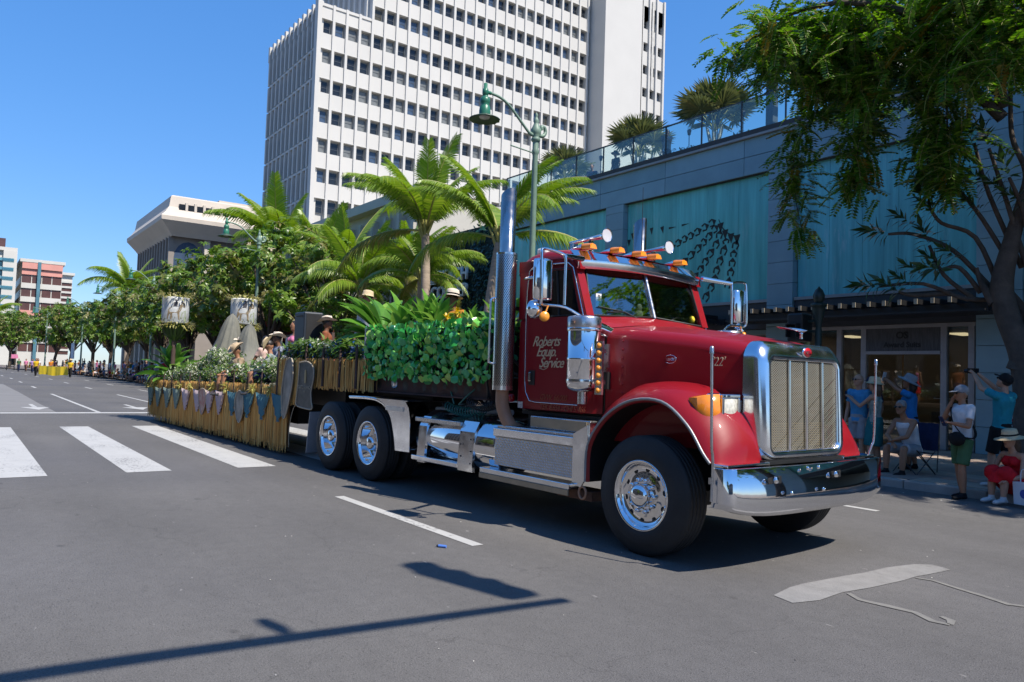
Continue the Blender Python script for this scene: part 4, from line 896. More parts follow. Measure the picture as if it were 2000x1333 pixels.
# frame
K('frame', M().box(-12.2,-4.3,5.72,5.80,.78,1.02).box(-12.2,-4.3,6.5,6.58,.78,1.02).box(-5.0,-4.6,5.3,7.0,.42,.55).box(-10.1,-9.8,5.3,7.0,.42,.62).box(-11.4,-11.1,5.3,7.0,.42,.62).box(-6.0,-4.2,5.75,6.55,.55,1.3), blackm)
K('drive_shaft', M().cyl((-9.9,6.15,.6),(-6,6.15,.75),.06,10), blackm)
K('fifth_wheel', M().box(-11.3,-10.0,5.75,6.55,1.025,1.12), blackm)
# wheels
def tyre_prof(w):
    pr_ = [(.29,.02),(.31,.0),(.40,-.006),(.47,.004),(.505,.022)]
    nrib = 5; a, b_ = .03, w-.03
    for i in range(nrib):
        x0 = a+(b_-a)*i/nrib; x1 = a+(b_-a)*(i+1)/nrib
        pr_ += [(.528,x0+.006),(.530,x1-.007),(.514,x1-.004),(.514,x1+.002)]
    pr_ = pr_[:-2]+[(.505,w-.022),(.47,w-.004),(.425,w+.005),(.418,w+.009),(.37,w+.007),(.345,w+.011),(.31,w),(.29,w-.02)]
    return pr_
def steer_wheel(yo, sgn):
    """yo = outer face, sgn=-1: outer side faces -Y"""
    w = thing_part('wheel', (-4.79, yo, .53)); ax = (0, sgn, 0); B = (0,-sgn*.29,0)
    def LP(n, m_, mt):
        o = m_.obj(n, mt, w, off=(0,0,0))
        if n in SMALL: o['kind'] = 'stuff'
    q = M(); q.lathe(tyre_prof(.29), o=B, axis=ax, n=72); LP('tyre', q, rubber)
    q = M(); q.lathe([(.292,.0),(.292,.27),(.312,.285),(.318,.292),(.305,.298),(.288,.288),(.272,.255),(.262,.235),(.225,.228),(.19,.232),(.165,.24),(.15,.243),(.09,.243),(0,.243)], o=B, axis=ax, n=64); LP('rim', q, chrome)
    q = M()
    for i in range(10): a = .2+6.283*i/10; q.lathe([(0,.0),(.024,.0),(.027,-.006)], o=(math.cos(a)*.228, sgn*-.06, math.sin(a)*.228), axis=ax, n=12)
    LP('hand_holes', q, blackm)
    q = M()
    for i in range(10): a = 6.283*i/10; q.lathe([(.022,-.02),(.021,.035),(.014,.052),(0,.054)], o=(math.cos(a)*.142, sgn*-.05, math.sin(a)*.142), axis=ax, n=8)
    LP('lug_nuts', q, chrome)
    q = M(); q.lathe([(.105,-.05),(.103,.02),(.092,.04),(.06,.058),(0,.062)], o=(0,0,0), axis=ax, n=20); LP('hub', q, chrome); return w
def thing_part(name, loc):
    o = bpy.data.objects.new(name, None); COL.objects.link(o); o.parent = truck; o.location = Vector(loc)-Vector(PO); return o
def drive_wheel(x, yo, sgn):
    w = thing_part('wheel', (x, yo, .53)); ax = (0, sgn, 0)
    def LP(n, m_, mt):
        o = m_.obj(n, mt, w, off=(0,0,0))
        if n in SMALL: o['kind'] = 'stuff'
    q = M(); q.lathe(tyre_prof(.27), o=(0,-sgn*.27,0), axis=ax, n=64); q.lathe(tyre_prof(.27), o=(0,-sgn*.60,0), axis=ax, n=48); LP('tyre', q, rubber)
    q = M(); q.lathe([(.30,-.3),(.285,-.02),(.30,.0),(.318,.008),(.30,.012),(.283,-.004),(.268,-.045),(.262,-.15),(.24,-.17),(.15,-.175),(0,-.175)], axis=ax, n=56); LP('rim', q, chrome)
    q = M()
    for i in range(10): a = 6.283*i/10; q.lathe([(.02,.0),(.019,.05),(0,.055)], o=(math.cos(a)*.142, sgn*-.175, math.sin(a)*.142), axis=ax, n=8); q.lathe([(0,.0),(.026,.0),(.028,-.004)], o=(math.cos(a+.3)*.21, sgn*-.168, math.sin(a+.3)*.21), axis=ax, n=10)
    LP('lug_nuts', q, alum)
    q = M(); q.lathe([(.11,-.175),(.105,-.08),(.095,-.03),(.07,-.01),(0,-.008)], axis=ax, n=20); LP('hub', q, alum); return w
steer_wheel(4.95, -1); steer_wheel(mirror(4.95), 1)
for x in (-9.97,-11.26): drive_wheel(x, 4.97, -1); drive_wheel(x, mirror(4.97), 1)
# bonnet
def hood_ring(x, w, zt, cr, zb, rd=.13):
    pts = [(-w, zb), (-w, zb+(zt-rd-zb)*.5), (-w, zt-rd)]
    for a in (.25,.5,.75,1.0): t = a*math.pi/2; pts.append((-w+rd*(1-math.cos(t)), zt-rd+rd*math.sin(t)))
    pts += [(-w*.45, zt+cr*.75), (0, zt+cr)]
    pts += [(-p[0], p[1]) for p in pts[-2::-1]]
    return [(x, CY+p[0], p[1]) for p in pts]
hr = [hood_ring(x, w, z, c, .95, r_) for x, w, z, c, r_ in ((-5.56,.89,2.07,.06,.12),(-5.4,.875,2.065,.06,.12),(-5.0,.81,2.03,.055,.13),(-4.6,.735,1.985,.05,.13),(-4.2,.66,1.925,.045,.13),(-4.02,.63,1.885,.04,.12))]
q = M(); q.loft(hr, closed=False); hood = K('hood', q, red)
q = M(); q.loft([hood_ring(-5.565,.893,2.073,.06,1.2,.12), hood_ring(-5.58,.893,2.073,.06,1.2,.12)], closed=False); K('hood_seam', q, blackm, hood)
K('hood_ridge', M().prism([(-5.5,2.12),(-4.05,1.92),(-4.05,1.935),(-5.5,2.14)], 'y', CY-.012, CY+.012), chrome, hood)
q = M()
for i in range(7): q.lathe([(0,.006),(.012,.004),(.014,0)], o=(-5.36,CY-.868,1.42+.085*i), axis=(0,-1,0), n=8)
K('rivets', q, red, hood)
K('hood_latch', M().box(-5.55,-5.50,CY-.93,CY-.885,1.45,1.62), blackm, hood); K('hood_latch', M().box(-5.6,-5.52,CY-.91,CY-.88,1.62,1.9), brushed, hood)
# cowl between bonnet and cab
q = M(); q.loft([hood_ring(-5.585,.90,2.075,.06,1.2,.12), hood_ring(-5.68,.965,2.15,.06,1.2,.10), hood_ring(-5.80,.985,2.19,.055,1.2,.06)], closed=False); K('cowl', q, red)
# cab
cab = K('cab', M().box(-6.86,-5.79,5.165,7.135,1.19,2.19), red, bevel=.035)
K('cab_floor', M().box(-6.8,-5.6,5.3,7.0,1.0,1.19), blackm)
for s_ in (0,1):
    q = M()
    def yy(y): return y if s_ == 0 else mirror(y)
    def prism_y(poly, a, b_): a, b_ = sorted((yy(a), yy(b_))); K('pillar', M().prism(poly, 'y', a, b_), red, cab)
    prism_y([(-6.86,2.19),(-6.53,2.19),(-6.49,2.72),(-6.86,2.72)], 5.165, 5.21)
    prism_y([(-6.88,2.72),(-5.88,2.68),(-5.9,2.80),(-6.88,2.84)], 5.165, 5.24)
    prism_y([(-5.86,2.19),(-5.76,2.19),(-5.94,2.70),(-6.02,2.70)], 5.165, 5.27)
pass
K('rear_wall', M().box(-6.88,-6.84,5.2,7.1,2.19,2.8), red, cab)
# doors with seam line and window
for s_ in (0,1):
    yo = 5.16 if s_ == 0 else mirror(5.16); sg = -1 if s_ == 0 else 1
    ya, yb = sorted((yo, yo-sg*.02))
    d = M(); d.prism([(-6.70,1.36),(-6.62,1.28),(-5.85,1.28),(-5.80,1.36),(-5.80,2.19),(-6.72,2.19)], 'y', ya, yb); door = K('door', d, red)
    line = [(-6.72,yo+sg*.004,2.19),(-6.71,yo+sg*.004,1.5),(-6.69,yo+sg*.004,1.38),(-6.62,yo+sg*.004,1.285),(-6.52,yo+sg*.004,1.275),(-5.85,yo+sg*.004,1.275)]
    K('door_trim', M().tube(line, .006, 5), chrome, door)
    up = [(-6.72,yo+sg*.006,2.19),(-6.71,yo+sg*.006,2.5),(-6.68,yo+sg*.006,2.72),(-6.58,yo+sg*.006,2.775),(-6.05,yo+sg*.006,2.755),(-5.97,yo+sg*.006,2.70),(-5.80,yo+sg*.006,2.19),(-5.80,yo+sg*.006,1.9)]
    K('door_trim', M().tube(up, .008, 5), chrome, door)
    wg = M(); wg.prism([(-6.53,2.2),(-5.87,2.2),(-6.02,2.70),(-6.49,2.71)], 'y', yo-sg*.03, yo-sg*.024); K('window', wg, glassmat('cab_side_glass', (.25,.27,.27), .05), door)
    K('window_seal', M().tube([(-6.53,yo-sg*.01,2.2),(-5.87,yo-sg*.01,2.2),(-6.02,yo-sg*.01,2.70),(-6.49,yo-sg*.01,2.71),(-6.53,yo-sg*.01,2.2)], .012, 5), blackm, door)
    K('vent_bar', M().cyl((-6.2,yo-sg*.02,2.2),(-6.25,yo-sg*.02,2.7),.012,6), blackm, door)
    a, b_ = sorted((yo+sg*.008, yo)); hb = K('handle_recess', M().box(-6.64,-6.54,a,b_,1.46,1.62), blackm, door); a, b_ = sorted((yo+sg*.03, yo+sg*.009)); K('door_handle', M().box(-6.63,-6.59,a,b_,1.5,1.6), chrome, door, bevel=.006)
    K('entry_window', M().box(-6.02,-5.86,yo+sg*.006-.003,yo+sg*.006+.003,1.52,1.92), pm('dark_glass', (.01,.012,.015), .06, var=.1), door)
# roof
def roof_ring(x, zt, zs, hw=.985):
    pts = [(-hw,zs),(-hw,zt-.10),(-hw+.03,zt-.04),(-hw+.10,zt-.005),(-.55,zt+.025),(0,zt+.04)]; pts += [(-p[0],p[1]) for p in pts[-2::-1]]
    return [(x, CY+p[0], p[1]) for p in pts]
q = M(); q.loft([roof_ring(-6.885,2.74,2.70,.95), roof_ring(-6.88,2.80,2.70), roof_ring(-6.83,2.87,2.72), roof_ring(-6.70,2.925,2.72), roof_ring(-6.45,2.945,2.72), roof_ring(-6.2,2.925,2.72), roof_ring(-6.02,2.885,2.72)], closed=False, capa=True); roof = K('roof', q, red)
# sun visor, red below with a bright front edge
n = 16; top = []; bot = []
for i in range(n+1):
    u = -1+2*i/n; y = CY+1.0*u; xf = -5.80-.10*abs(u)**2.2; zf = 2.775+.025*(1-u*u)
    top.append((-6.03, y, 2.895+.02*(1-u*u))); bot.append((xf, y, zf))
q = M(); th = .012
q.loft([top, bot], closed=False); q.loft([[(x,y,z-th) for x,y,z in top],[(x,y,z-th) for x,y,z in bot]], closed=False); visor = K('sun_visor', q, chrome)
q = M(); q.loft([bot, [(x+.004,y,z-.075) for x,y,z in bot], [(x-.012,y,z-.09) for x,y,z in bot]], closed=False); K('visor_lip', q, alum, visor)
q = M(); q.loft([[(x-.013,y,z-.075) for x,y,z in bot],[(-6.0,y,z+.0) for x,y,z in bot]], closed=False); K('visor_underside', q, red, visor)
# windscreen: two panes and a centre bar
wsg = glassmat('windscreen_glass', (.72,.80,.78), .24)
ws = [(-5.79,5.25,2.20),(-5.735,6.13,2.235),(-5.90,6.13,2.75),(-5.95,5.30,2.72)]
for pane in (ws, [(x, mirror(y), z) for x, y, z in ws]):
    q = M(); q.add(pane+[(x-.008,y,z) for x,y,z in pane], [(0,1,2,3),(4,5,6,7),(0,1,5,4),(1,2,6,5),(2,3,7,6),(3,0,4,7)]); w_ = K('windscreen', q, wsg)
    K('windscreen_seal', M().tube([Vector(p)+Vector((.004,0,0)) for p in pane+[pane[0]]], .013, 6), blackm, w_)
K('centre_bar', M().tube([(-5.725,CY,2.225),(-5.895,CY,2.76)], .024, 8), brushed)
# inside the cab
ins = pm('dashboard_grey', (.20,.23,.22), .6, var=.1); seatm = pm('seat_fabric', (.035,.03,.03), .9)
K('dashboard', M().prism([(-5.82,2.19),(-6.05,2.24),(-6.2,2.16),(-6.2,1.8),(-5.82,1.8)], 'y', 5.28, 7.02), ins)
q = M(); [q.box(-5.99+.0,-5.93,6.2+.05*i,6.235+.05*i,2.222,2.235) for i in range(8)]; K('dash_vents', q, blackm)
for y in (5.6, 6.7): K('seat', M().box(-6.75,-6.3,y-.22,y+.22,1.2,1.85).box(-6.8,-6.68,y-.2,y+.2,1.85,2.5), seatm, bevel=.04)
sw = [(-6.12-.12*math.sin(t), 5.62+.2*math.cos(t), 2.2+.17*math.sin(t)) for t in [6.283*i/20 for i in range(21)]]; K('steering_wheel', M().tube(sw, .014, 6).cyl((-6.12,5.62,2.2),(-5.95,5.62,2.0),.02,6), blackm)
K('headliner', M().box(-6.84,-5.98,5.25,7.05,2.715,2.74), seatm); K('rear_lining', M().box(-6.838,-6.82,5.22,7.08,1.3,2.72), darkin)
card = K('windscreen_card', M().box(-5.85,-5.845,5.37,5.45,2.30,2.44), pm('white_card', (.8,.8,.8), .6, var=.02)); K('card_stripe', M().box(-5.8449,-5.843,5.37,5.45,2.30,2.365), pm('blue_card', (.02,.32,.75), .6, var=.02), card)
textmesh('card_number', '9', .07, blackm, card, (-5.843,5.41,2.38), (0,1,0), (0,0,1), off=PO, depth=.002); card.location = (0,0,0)
q = M(); q.ell((-5.83,6.02,2.34),(.03,.035,.045)); q.ell((-5.83,6.02,2.27),(.035,.05,.05)); q.ell((-5.83,5.98,2.27),(.02,.015,.03)); K('dash_figure', q, pm('cream_plush', (.55,.5,.42), .9))
K('dash_toy', M().ell((-5.83,6.92,2.27),(.03,.045,.05)), pm('yellow_plush', (.8,.6,.03), .8))
for a, b_, c in (((-5.70,6.0,2.17),(-5.775,5.72,2.27),(-5.80,5.36,2.30)), ((-5.72,6.3,2.18),(-5.79,6.6,2.27),(-5.83,6.9,2.28))):
    K('wiper', M().tube([a,b_], .009, 5).tube([(b_[0]+.004,b_[1]-.25,b_[2]-.02),b_,c], .007, 5), blackm)
K('wiper_motor', M().box(-5.74,-5.66,5.98,6.08,2.16,2.19), chrome, bevel=.01)
# roof furniture: five amber marker lights, two air horns, aerial
for i, y in enumerate((5.37,5.80,6.15,6.40,6.86)):
    z = 2.905+.03*(1-((y-CY)/1.0)**2)
    m_ = K('marker_light', M().loft([[(-5.90,y-.05,z),(-5.90,y+.05,z),(-5.91,y+.04,z+.045),(-5.92,y,z+.06),(-5.91,y-.04,z+.045)],[(-6.04,y-.05,z),(-6.04,y+.05,z),(-6.04,y+.042,z+.055),(-6.04,y,z+.07),(-6.04,y-.042,z+.055)]], capa=True), amber); K('light_base', M().loft([[(-6.04,y-.055,z),(-6.04,y+.055,z),(-6.04,y+.045,z+.056),(-6.04,y,z+.072),(-6.04,y-.045,z+.056)],[(-6.28,y-.03,z+.01),(-6.28,y+.03,z+.01),(-6.28,y+.02,z+.02),(-6.28,y,z+.025),(-6.28,y-.02,z+.02)]], capb=True), chrome, m_)
for y, x in ((5.62,-6.02),(6.62,-6.0)):
    h = K('air_horn', M().lathe([(.018,0),(.02,.3),(.03,.5),(.048,.56),(.075,.585),(.08,.59),(.07,.585),(.02,.5)], o=(x-.52,y,3.08), axis=(1,0,.03), n=24), chrome)
    K('horn_mesh', M().lathe([(0,.0),(.074,.0)], o=(x+.062,y,3.098), axis=(1,0,.03), n=24), pm('horn_grey', (.55,.56,.60), .5), h); K('horn_bracket', M().box(x-.2,x-.16,y-.02,y+.02,2.93,3.07), chrome, h); K('horn_bracket', M().box(x-.5,x-.42,y-.03,y+.03,2.93,3.07), chrome, h)
K('aerial', M().tube([(-6.3,6.55,2.95),(-6.3,6.55,3.85)], [.006,.003], 5), blackm)
K('roof_sensor', M().box(-6.75,-6.6,5.3,5.42,2.93,3.0), pm('white_enamel', (.8,.8,.78), .3), bevel=.02)
# left and right exhaust stacks with perforated heat shields
def perfmat():
    m = bpy.data.materials.new('perforated_shield'); m.use_nodes = True; t = m.node_tree; L = t.links.new; b = t.nodes['Principled BSDF']
    tc = nn(t, 'ShaderNodeTexCoord'); sx_ = nn(t, 'ShaderNodeSeparateXYZ'); L(tc.outputs['Object'], sx_.inputs[0])
    at = nn(t, 'ShaderNodeMath', operation='ARCTAN2'); L(sx_.outputs['Y'], at.inputs[0]); L(sx_.outputs['X'], at.inputs[1])
    ml = nn(t, 'ShaderNodeMath', operation='MULTIPLY'); ml.inputs[1].default_value = .118; L(at.outputs[0], ml.inputs[0])
    cb = nn(t, 'ShaderNodeCombineXYZ'); L(ml.outputs[0], cb.inputs[0])
    mz = nn(t, 'ShaderNodeMath', operation='MULTIPLY'); mz.inputs[1].default_value = .62; L(sx_.outputs['Z'], mz.inputs[0]); L(mz.outputs[0], cb.inputs[1])
    rot = nn(t, 'ShaderNodeMapping'); rot.inputs['Rotation'].default_value = (0,0,rad(45)); rot.inputs['Scale'].default_value = (62,62,62); L(cb.outputs[0], rot.inputs[0])
    fr = nn(t, 'ShaderNodeVectorMath', operation='FRACTION'); L(rot.outputs[0], fr.inputs[0]); ds = nn(t, 'ShaderNodeVectorMath', operation='DISTANCE'); ds.inputs[1].default_value = (.5,.5,0); L(fr.outputs[0], ds.inputs[0])
    lt = nn(t, 'ShaderNodeMath', operation='LESS_THAN'); lt.inputs[1].default_value = .33; L(ds.outputs['Value'], lt.inputs[0])
    mx = nn(t, 'ShaderNodeMix', data_type='RGBA'); mx.inputs[6].default_value = (.62,.60,.57,1); mx.inputs[7].default_value = (.012,.011,.010,1); L(lt.outputs[0], mx.inputs[0]); L(mx.outputs[2], b.inputs['Base Color'])
    iv = nn(t, 'ShaderNodeMath', operation='SUBTRACT'); iv.inputs[0].default_value = 1; L(lt.outputs[0], iv.inputs[1]); L(iv.outputs[0], b.inputs['Metallic']); b.inputs['Roughness'].default_value = .2
    return m
perf = perfmat(); burnt = pm('burnt_pipe', (.42,.22,.13), .55, var=.15, scale=5)
for y in (5.05, mirror(5.05)):
    x = -6.97; sg = -1 if y < CY else 1
    q = M(); n = 28; r_ = .088
    lo = [(x+math.cos(6.283*i/n)*r_, y+math.sin(6.283*i/n)*r_, 2.6) for i in range(n)]; hi = [(x+math.cos(6.283*i/n)*r_, y+math.sin(6.283*i/n)*r_, 3.62+.055*math.cos(6.283*i/n)) for i in range(n)]
    hin = [(x+math.cos(6.283*i/n)*.08, y+math.sin(6.283*i/n)*.08, 3.62+.055*math.cos(6.283*i/n)) for i in range(n)]; hd = [(x+math.cos(6.283*i/n)*.08, y+math.sin(6.283*i/n)*.08, 3.2) for i in range(n)]
    q.loft([lo, hi, hin, hd]); st_ = K('exhaust_stack', q, pm('stack_steel', (.48,.47,.46), .20, metal=1, var=.15, scale=4, rvar=.08))
    q = M(); q.lathe([(.121,0),(.121,1.53),(.118,1.54),(.09,1.54)], n=40); q.lathe([(.117,1.53),(.117,0)], n=40); sh = q.obj('heat_shield', perf, st_, off=(0,0,0)); sh.location = Vector((x,y,1.39))-Vector(PO)
    K('shield_band', M().lathe([(.1225,0),(.1225,.05)], o=(x,y,1.39), n=32).lathe([(.1225,0),(.1225,.02)], o=(x,y,2.915), n=32), alum, st_)
    K('exhaust_elbow', M().tube(smooth_path([(x,y,1.42),(x,y,1.25),(x+.03,y+.02*-sg,1.12),(x+.09,y-.06*sg,1.0),(x+.12,y-.16*sg,.94)],5), .075, 16), burnt, st_)
    K('grab_handle', M().tube(smooth_path([(x-.02,y+sg*.12,2.42),(x-.04,y+sg*.17,2.40),(x-.04,y+sg*.175,2.3),(x-.04,y+sg*.175,1.75),(x-.04,y+sg*.17,1.7),(x-.02,y+sg*.12,1.68)],4), .012, 8), chrome, st_)
    K('stack_bracket', M().box(x-.05,x+.05,min(y,y-sg*.35),max(y,y-sg*.35),2.3,2.34).box(x-.04,x+.04,y-sg*.5-.04,y-sg*.5+.04,1.0,2.4), blackm, st_)
# air cleaners
for y in (4.99, mirror(4.99)):
    x = -5.61; sg = -1 if y < CY else 1
    ac = K('air_cleaner', M().lathe([(.0,.0),(.10,.0),(.15,.03),(.160,.05),(.164,.10),(.164,.30),(.168,.305),(.168,.33),(.163,.335),(.163,.62)], o=(x,y,1.42), n=40), chrome)
    K('cleaner_cap', M().lathe([(.163,.585),(.168,.60),(.168,.70),(.16,.715),(.10,.725),(0,.728)], o=(x,y,1.44), n=40), brushed, ac)
    K('cleaner_band', M().lathe([(.170,0),(.172,.005),(.172,.028),(.170,.033)], o=(x,y,2.01), n=40), alum, ac); K('cleaner_band', M().lathe([(.168,0),(.17,.02),(.168,.04)], o=(x,y,1.50), n=40), alum, ac); K('band_bolt', M().cyl((x-.19,y,2.03),(x+.19,y,2.03),.008,6), alum, ac)
    K('drain_pipe', M().cyl((x,y,1.42),(x,y,1.30),.048,16), brushed, ac)
    K('intake_pipe', M().tube(smooth_path([(x,y-sg*.1,2.05),(x,y-sg*.2,2.05),(x+.02,y-sg*.35,2.0)],4), .07, 12), chrome, ac)
    bar = K('light_bar', M().box(x+.20,x+.29,y-.012+sg*.02,y+.012+sg*.02,1.40,1.91), alum, ac)
    for i in range(7): K('amber_light', M().lathe([(.026,0),(.026,.008),(.017,.02),(0,.024)], o=(x+.245,y+sg*.032,1.44+.0715*i), axis=(.35,sg,0), n=14), amb2, ac)
    K('bar_bracket', M().box(x+.15,x+.21,min(y,y-sg*.1),max(y,y-sg*.1),1.5,1.54).box(x+.1,x+.21,min(y,y-sg*.1),max(y,y-sg*.1),1.8,1.84), alum, ac)
# mirrors
for s_ in (0,1):
    def T(p): return (p[0], p[1] if s_ == 0 else mirror(p[1]), p[2])
    mr = K('mirror_bracket', M().tube(smooth_path([T(p) for p in ((-5.70,4.80,2.26),(-5.70,4.80,2.5),(-5.70,4.80,2.72),(-5.71,4.77,2.76),(-5.72,4.6,2.785),(-5.72,4.52,2.78),(-5.71,4.5,2.74),(-5.70,4.5,2.5),(-5.70,4.5,2.29),(-5.71,4.52,2.25),(-5.72,4.6,2.245),(-5.71,4.82,2.24),(-5.66,5.0,2.16),(-5.62,5.18,2.08))],3), .015, 8).tube([T(p) for p in ((-5.71,4.8,2.745),(-5.8,5.0,2.765),(-5.86,5.17,2.78))], [.026,.03,.034], 8), chrome)
    q = M(); ring = []
    for z, sc_ in ((2.285,.6),(2.295,.92),(2.31,1),(2.67,1),(2.685,.92),(2.695,.6)):
        ring.append([T((-5.765+.058*math.sin(t)*sc_ if t <= math.pi else -5.765, 4.565+.118*math.cos(t)*sc_, z)) for t in [math.pi*i/14 for i in range(15)]])
    q.loft(ring, closed=True, capa=True, capb=True); K('mirror_housing', q, chrome, mr)
    q = M(); q.lathe([(0,.07),(.05,.06),(.085,.03),(.095,0),(0,0)], o=T((-5.80,4.50,2.20)), axis=(1,0,0), n=24); K('round_mirror', q, chrome, mr)
    q = M(); q.lathe([(.048,-.01),(.05,.01),(.04,.022),(0,.026)], o=T((-5.70,4.545,2.13)), axis=(1,-.5 if s_ == 0 else .5,0), n=18); q.cyl(T((-5.72,4.56,2.14)),T((-5.71,4.6,2.24)),.008,5); K('amber_light', q, amb2, mr)
# peep mirror above the door
K('peep_mirror', M().ell((-6.55,5.06,2.62),(.11,.04,.022)).cyl((-6.55,5.17,2.68),(-6.55,5.08,2.63),.01,6), chrome)
# front wings: an arch lofted from outer lip to the bonnet side
A0 = [(-5.50,.56),(-5.48,.91),(-5.27,1.19),(-4.95,1.36),(-4.58,1.37),(-4.30,1.19),(-4.13,.97),(-4.055,.89)]
A1 = [(-5.53,.56),(-5.515,.95),(-5.31,1.27),(-4.97,1.45),(-4.55,1.445),(-4.24,1.27),(-4.05,1.03),(-3.985,.89)]
A2 = [(-5.53,.56),(-5.53,.98),(-5.36,1.32),(-4.98,1.52),(-4.50,1.50),(-4.17,1.33),(-3.99,1.08),(-3.95,.89)]
A3 = [(-5.53,.56),(-5.53,.98),(-5.38,1.34),(-5.0,1.54),(-4.46,1.52),(-4.14,1.32),(-3.97,1.08),(-3.945,.89)]
for s_ in (0,1):
    def T(p, y): return Vector((p[0], y if s_ == 0 else mirror(y), p[1]))
    curves = []
    for A, y, dz in ((A0,4.985,-.03),(A0,4.95,-.012),(A0,4.955,.012),(A1,5.04,.0),(A2,5.2,.0),(A3,5.42,0),(A3,5.62,-.02)):
        c = Vector((-4.79,.53)); pts = []
        for p in A:
            v = Vector(p); d = (v-c).normalized(); v = v+d*dz; pts.append(T(v, y))
        curves.append(smooth_path(pts, 5))
    q = M(); q.loft(curves if s_ else curves[::-1], closed=False); wing = K('front_wing', q, red)
    lip = M(); lip.tube(smooth_path([T(Vector(p), 4.955) for p in A0], 5), .014, 8); K('wing_trim', lip, pm('grey_trim', (.24,.25,.26), .4, metal=.4), wing)
    inner = M(); inn = smooth_path([T((-4.79+(p[0]+4.79)*.97, .53+(p[1]-.53)*.97), 4.99) for p in A0], 5); inner.loft([inn, [Vector((v.x, v.y+(.42 if s_ == 0 else -.42), v.z)) for v in inn]], closed=False); K('wheel_liner', inner, blackm, wing)
    a, b_ = sorted((T((0,0),4.955).y, T((0,0),5.55).y))
    K('wing_strip', M().box(-4.04,-3.885,a,b_,.868,.895), chrome, wing, bevel=.008)
    # headlamp pod
    def y_(v): return v if s_ == 0 else mirror(v)
    def bx(m_, x0, x1, ya, yb, z0, z1): ya, yb = sorted((y_(ya), y_(yb))); return m_.box(x0,x1,ya,yb,z0,z1)
    pod = K('headlamp_pod', bx(M(), -4.30,-4.15,5.2,5.46,1.195,1.435), chrome, bevel=.02)
    pod.scale = (1,1,1.22); pod.location.z = -1.315*.22
    bz = M(); bx(bz,-4.151,-4.125,5.205,5.455,1.405,1.43); bx(bz,-4.151,-4.125,5.205,5.455,1.20,1.228); bx(bz,-4.151,-4.125,5.205,5.235,1.2285,1.4045); bx(bz,-4.151,-4.125,5.425,5.455,1.2285,1.4045); K('lamp_bezel', bz, chrome, pod, bevel=.006)
    ln = M(); g_ = 6; rows = [[Vector((-4.137+.022*(1-((i/g_)*2-1)**2)*(1-((j/g_)*2-1)**2), y_(5.237+.186*i/g_), 1.23+.173*j/g_)) for i in range(g_+1)] for j in range(g_+1)]; ln.loft(rows, closed=False)
    K('headlight', ln, pm('headlamp_lens', (.60,.58,.50), .12, var=.3, scale=40, sy=1, coat=.6), pod)
    tl_ = M(); rr_ = []
    for u in range(6):
        t = u/5; x0 = -4.15-.04*t-.09*t*t; yv = 5.195-.14*math.sin(t*1.5); hz = .115*(1-.25*t*t); rr_.append([Vector((x0, y_(yv), 1.315-hz)), Vector((x0+.012, y_(yv), 1.315)), Vector((x0, y_(yv), 1.315+hz)), Vector((x0-.1, y_(yv+.02), 1.315+hz*.95)), Vector((x0-.1, y_(yv+.02), 1.315-hz*.95))])
    tl_.loft(rr_, capa=True, capb=True); K('turn_signal', tl_, amber, pod)
    K('lamp_bracket', bx(M(),-4.22,-4.13,5.465,5.60,1.18,1.39), brushed, pod, bevel=.008); K('lamp_stalk', bx(M(),-4.28,-4.2,5.3,5.5,1.14,1.194), brushed, pod)
# grille shell
GX = -3.9
def rrect(y0, y1, z0, z1, r_, crown=0, n=5):
    out = []
    for cy, cz, a0 in ((y1-r_, z1-r_, 0), (y0+r_, z1-r_, 90), (y0+r_, z0+r_, 180), (y1-r_, z0+r_, 270)):
        for i in range(n+1):
            a = rad(a0+90*i/n); y = cy+r_*math.cos(a); z = cz+r_*math.sin(a)
            out.append((y, z+(crown*(1-((y-CY)/.7)**2) if z > (z0+z1)/2 else 0)))
    return out
def XZ(z): return -.022*(z-.95)
def ringx(x, pts): return [(x+XZ(z), y, z) for y, z in pts]
out1 = rrect(5.475,6.825,.885,1.905,.15,.06); in0 = rrect(5.60,6.70,.975,1.765,.06,.02); in1 = rrect(5.61,6.69,.985,1.755,.055,.02)
def lean(pts, x, k=.06): return [(x+XZ(z)-k*max(0,(z-1.6)/.35)**1.6, y, z) for y, z in pts]
q = M(); q.loft([[(-4.12,y,z) for y, z in out1], lean(out1,-4.0,.03), lean(rrect(5.48,6.82,.887,1.90,.148,.06),-3.955,.05), lean(rrect(5.50,6.80,.895,1.882,.14,.058),-3.925,.07), lean(rrect(5.53,6.77,.915,1.85,.12,.05),GX,.07), lean(rrect(5.57,6.73,.95,1.80,.09,.035),GX+.006,.06), lean(in0,GX-.004,.03), ringx(GX-.03,in1), ringx(GX-.06,in1)])
shell = K('grille_shell', q, pm('shell_chrome', (.80,.81,.83), .17, metal=1, var=.05, scale=3, rvar=.05))
mesh_ = M(); yl_, zl_ = 1.08, .77
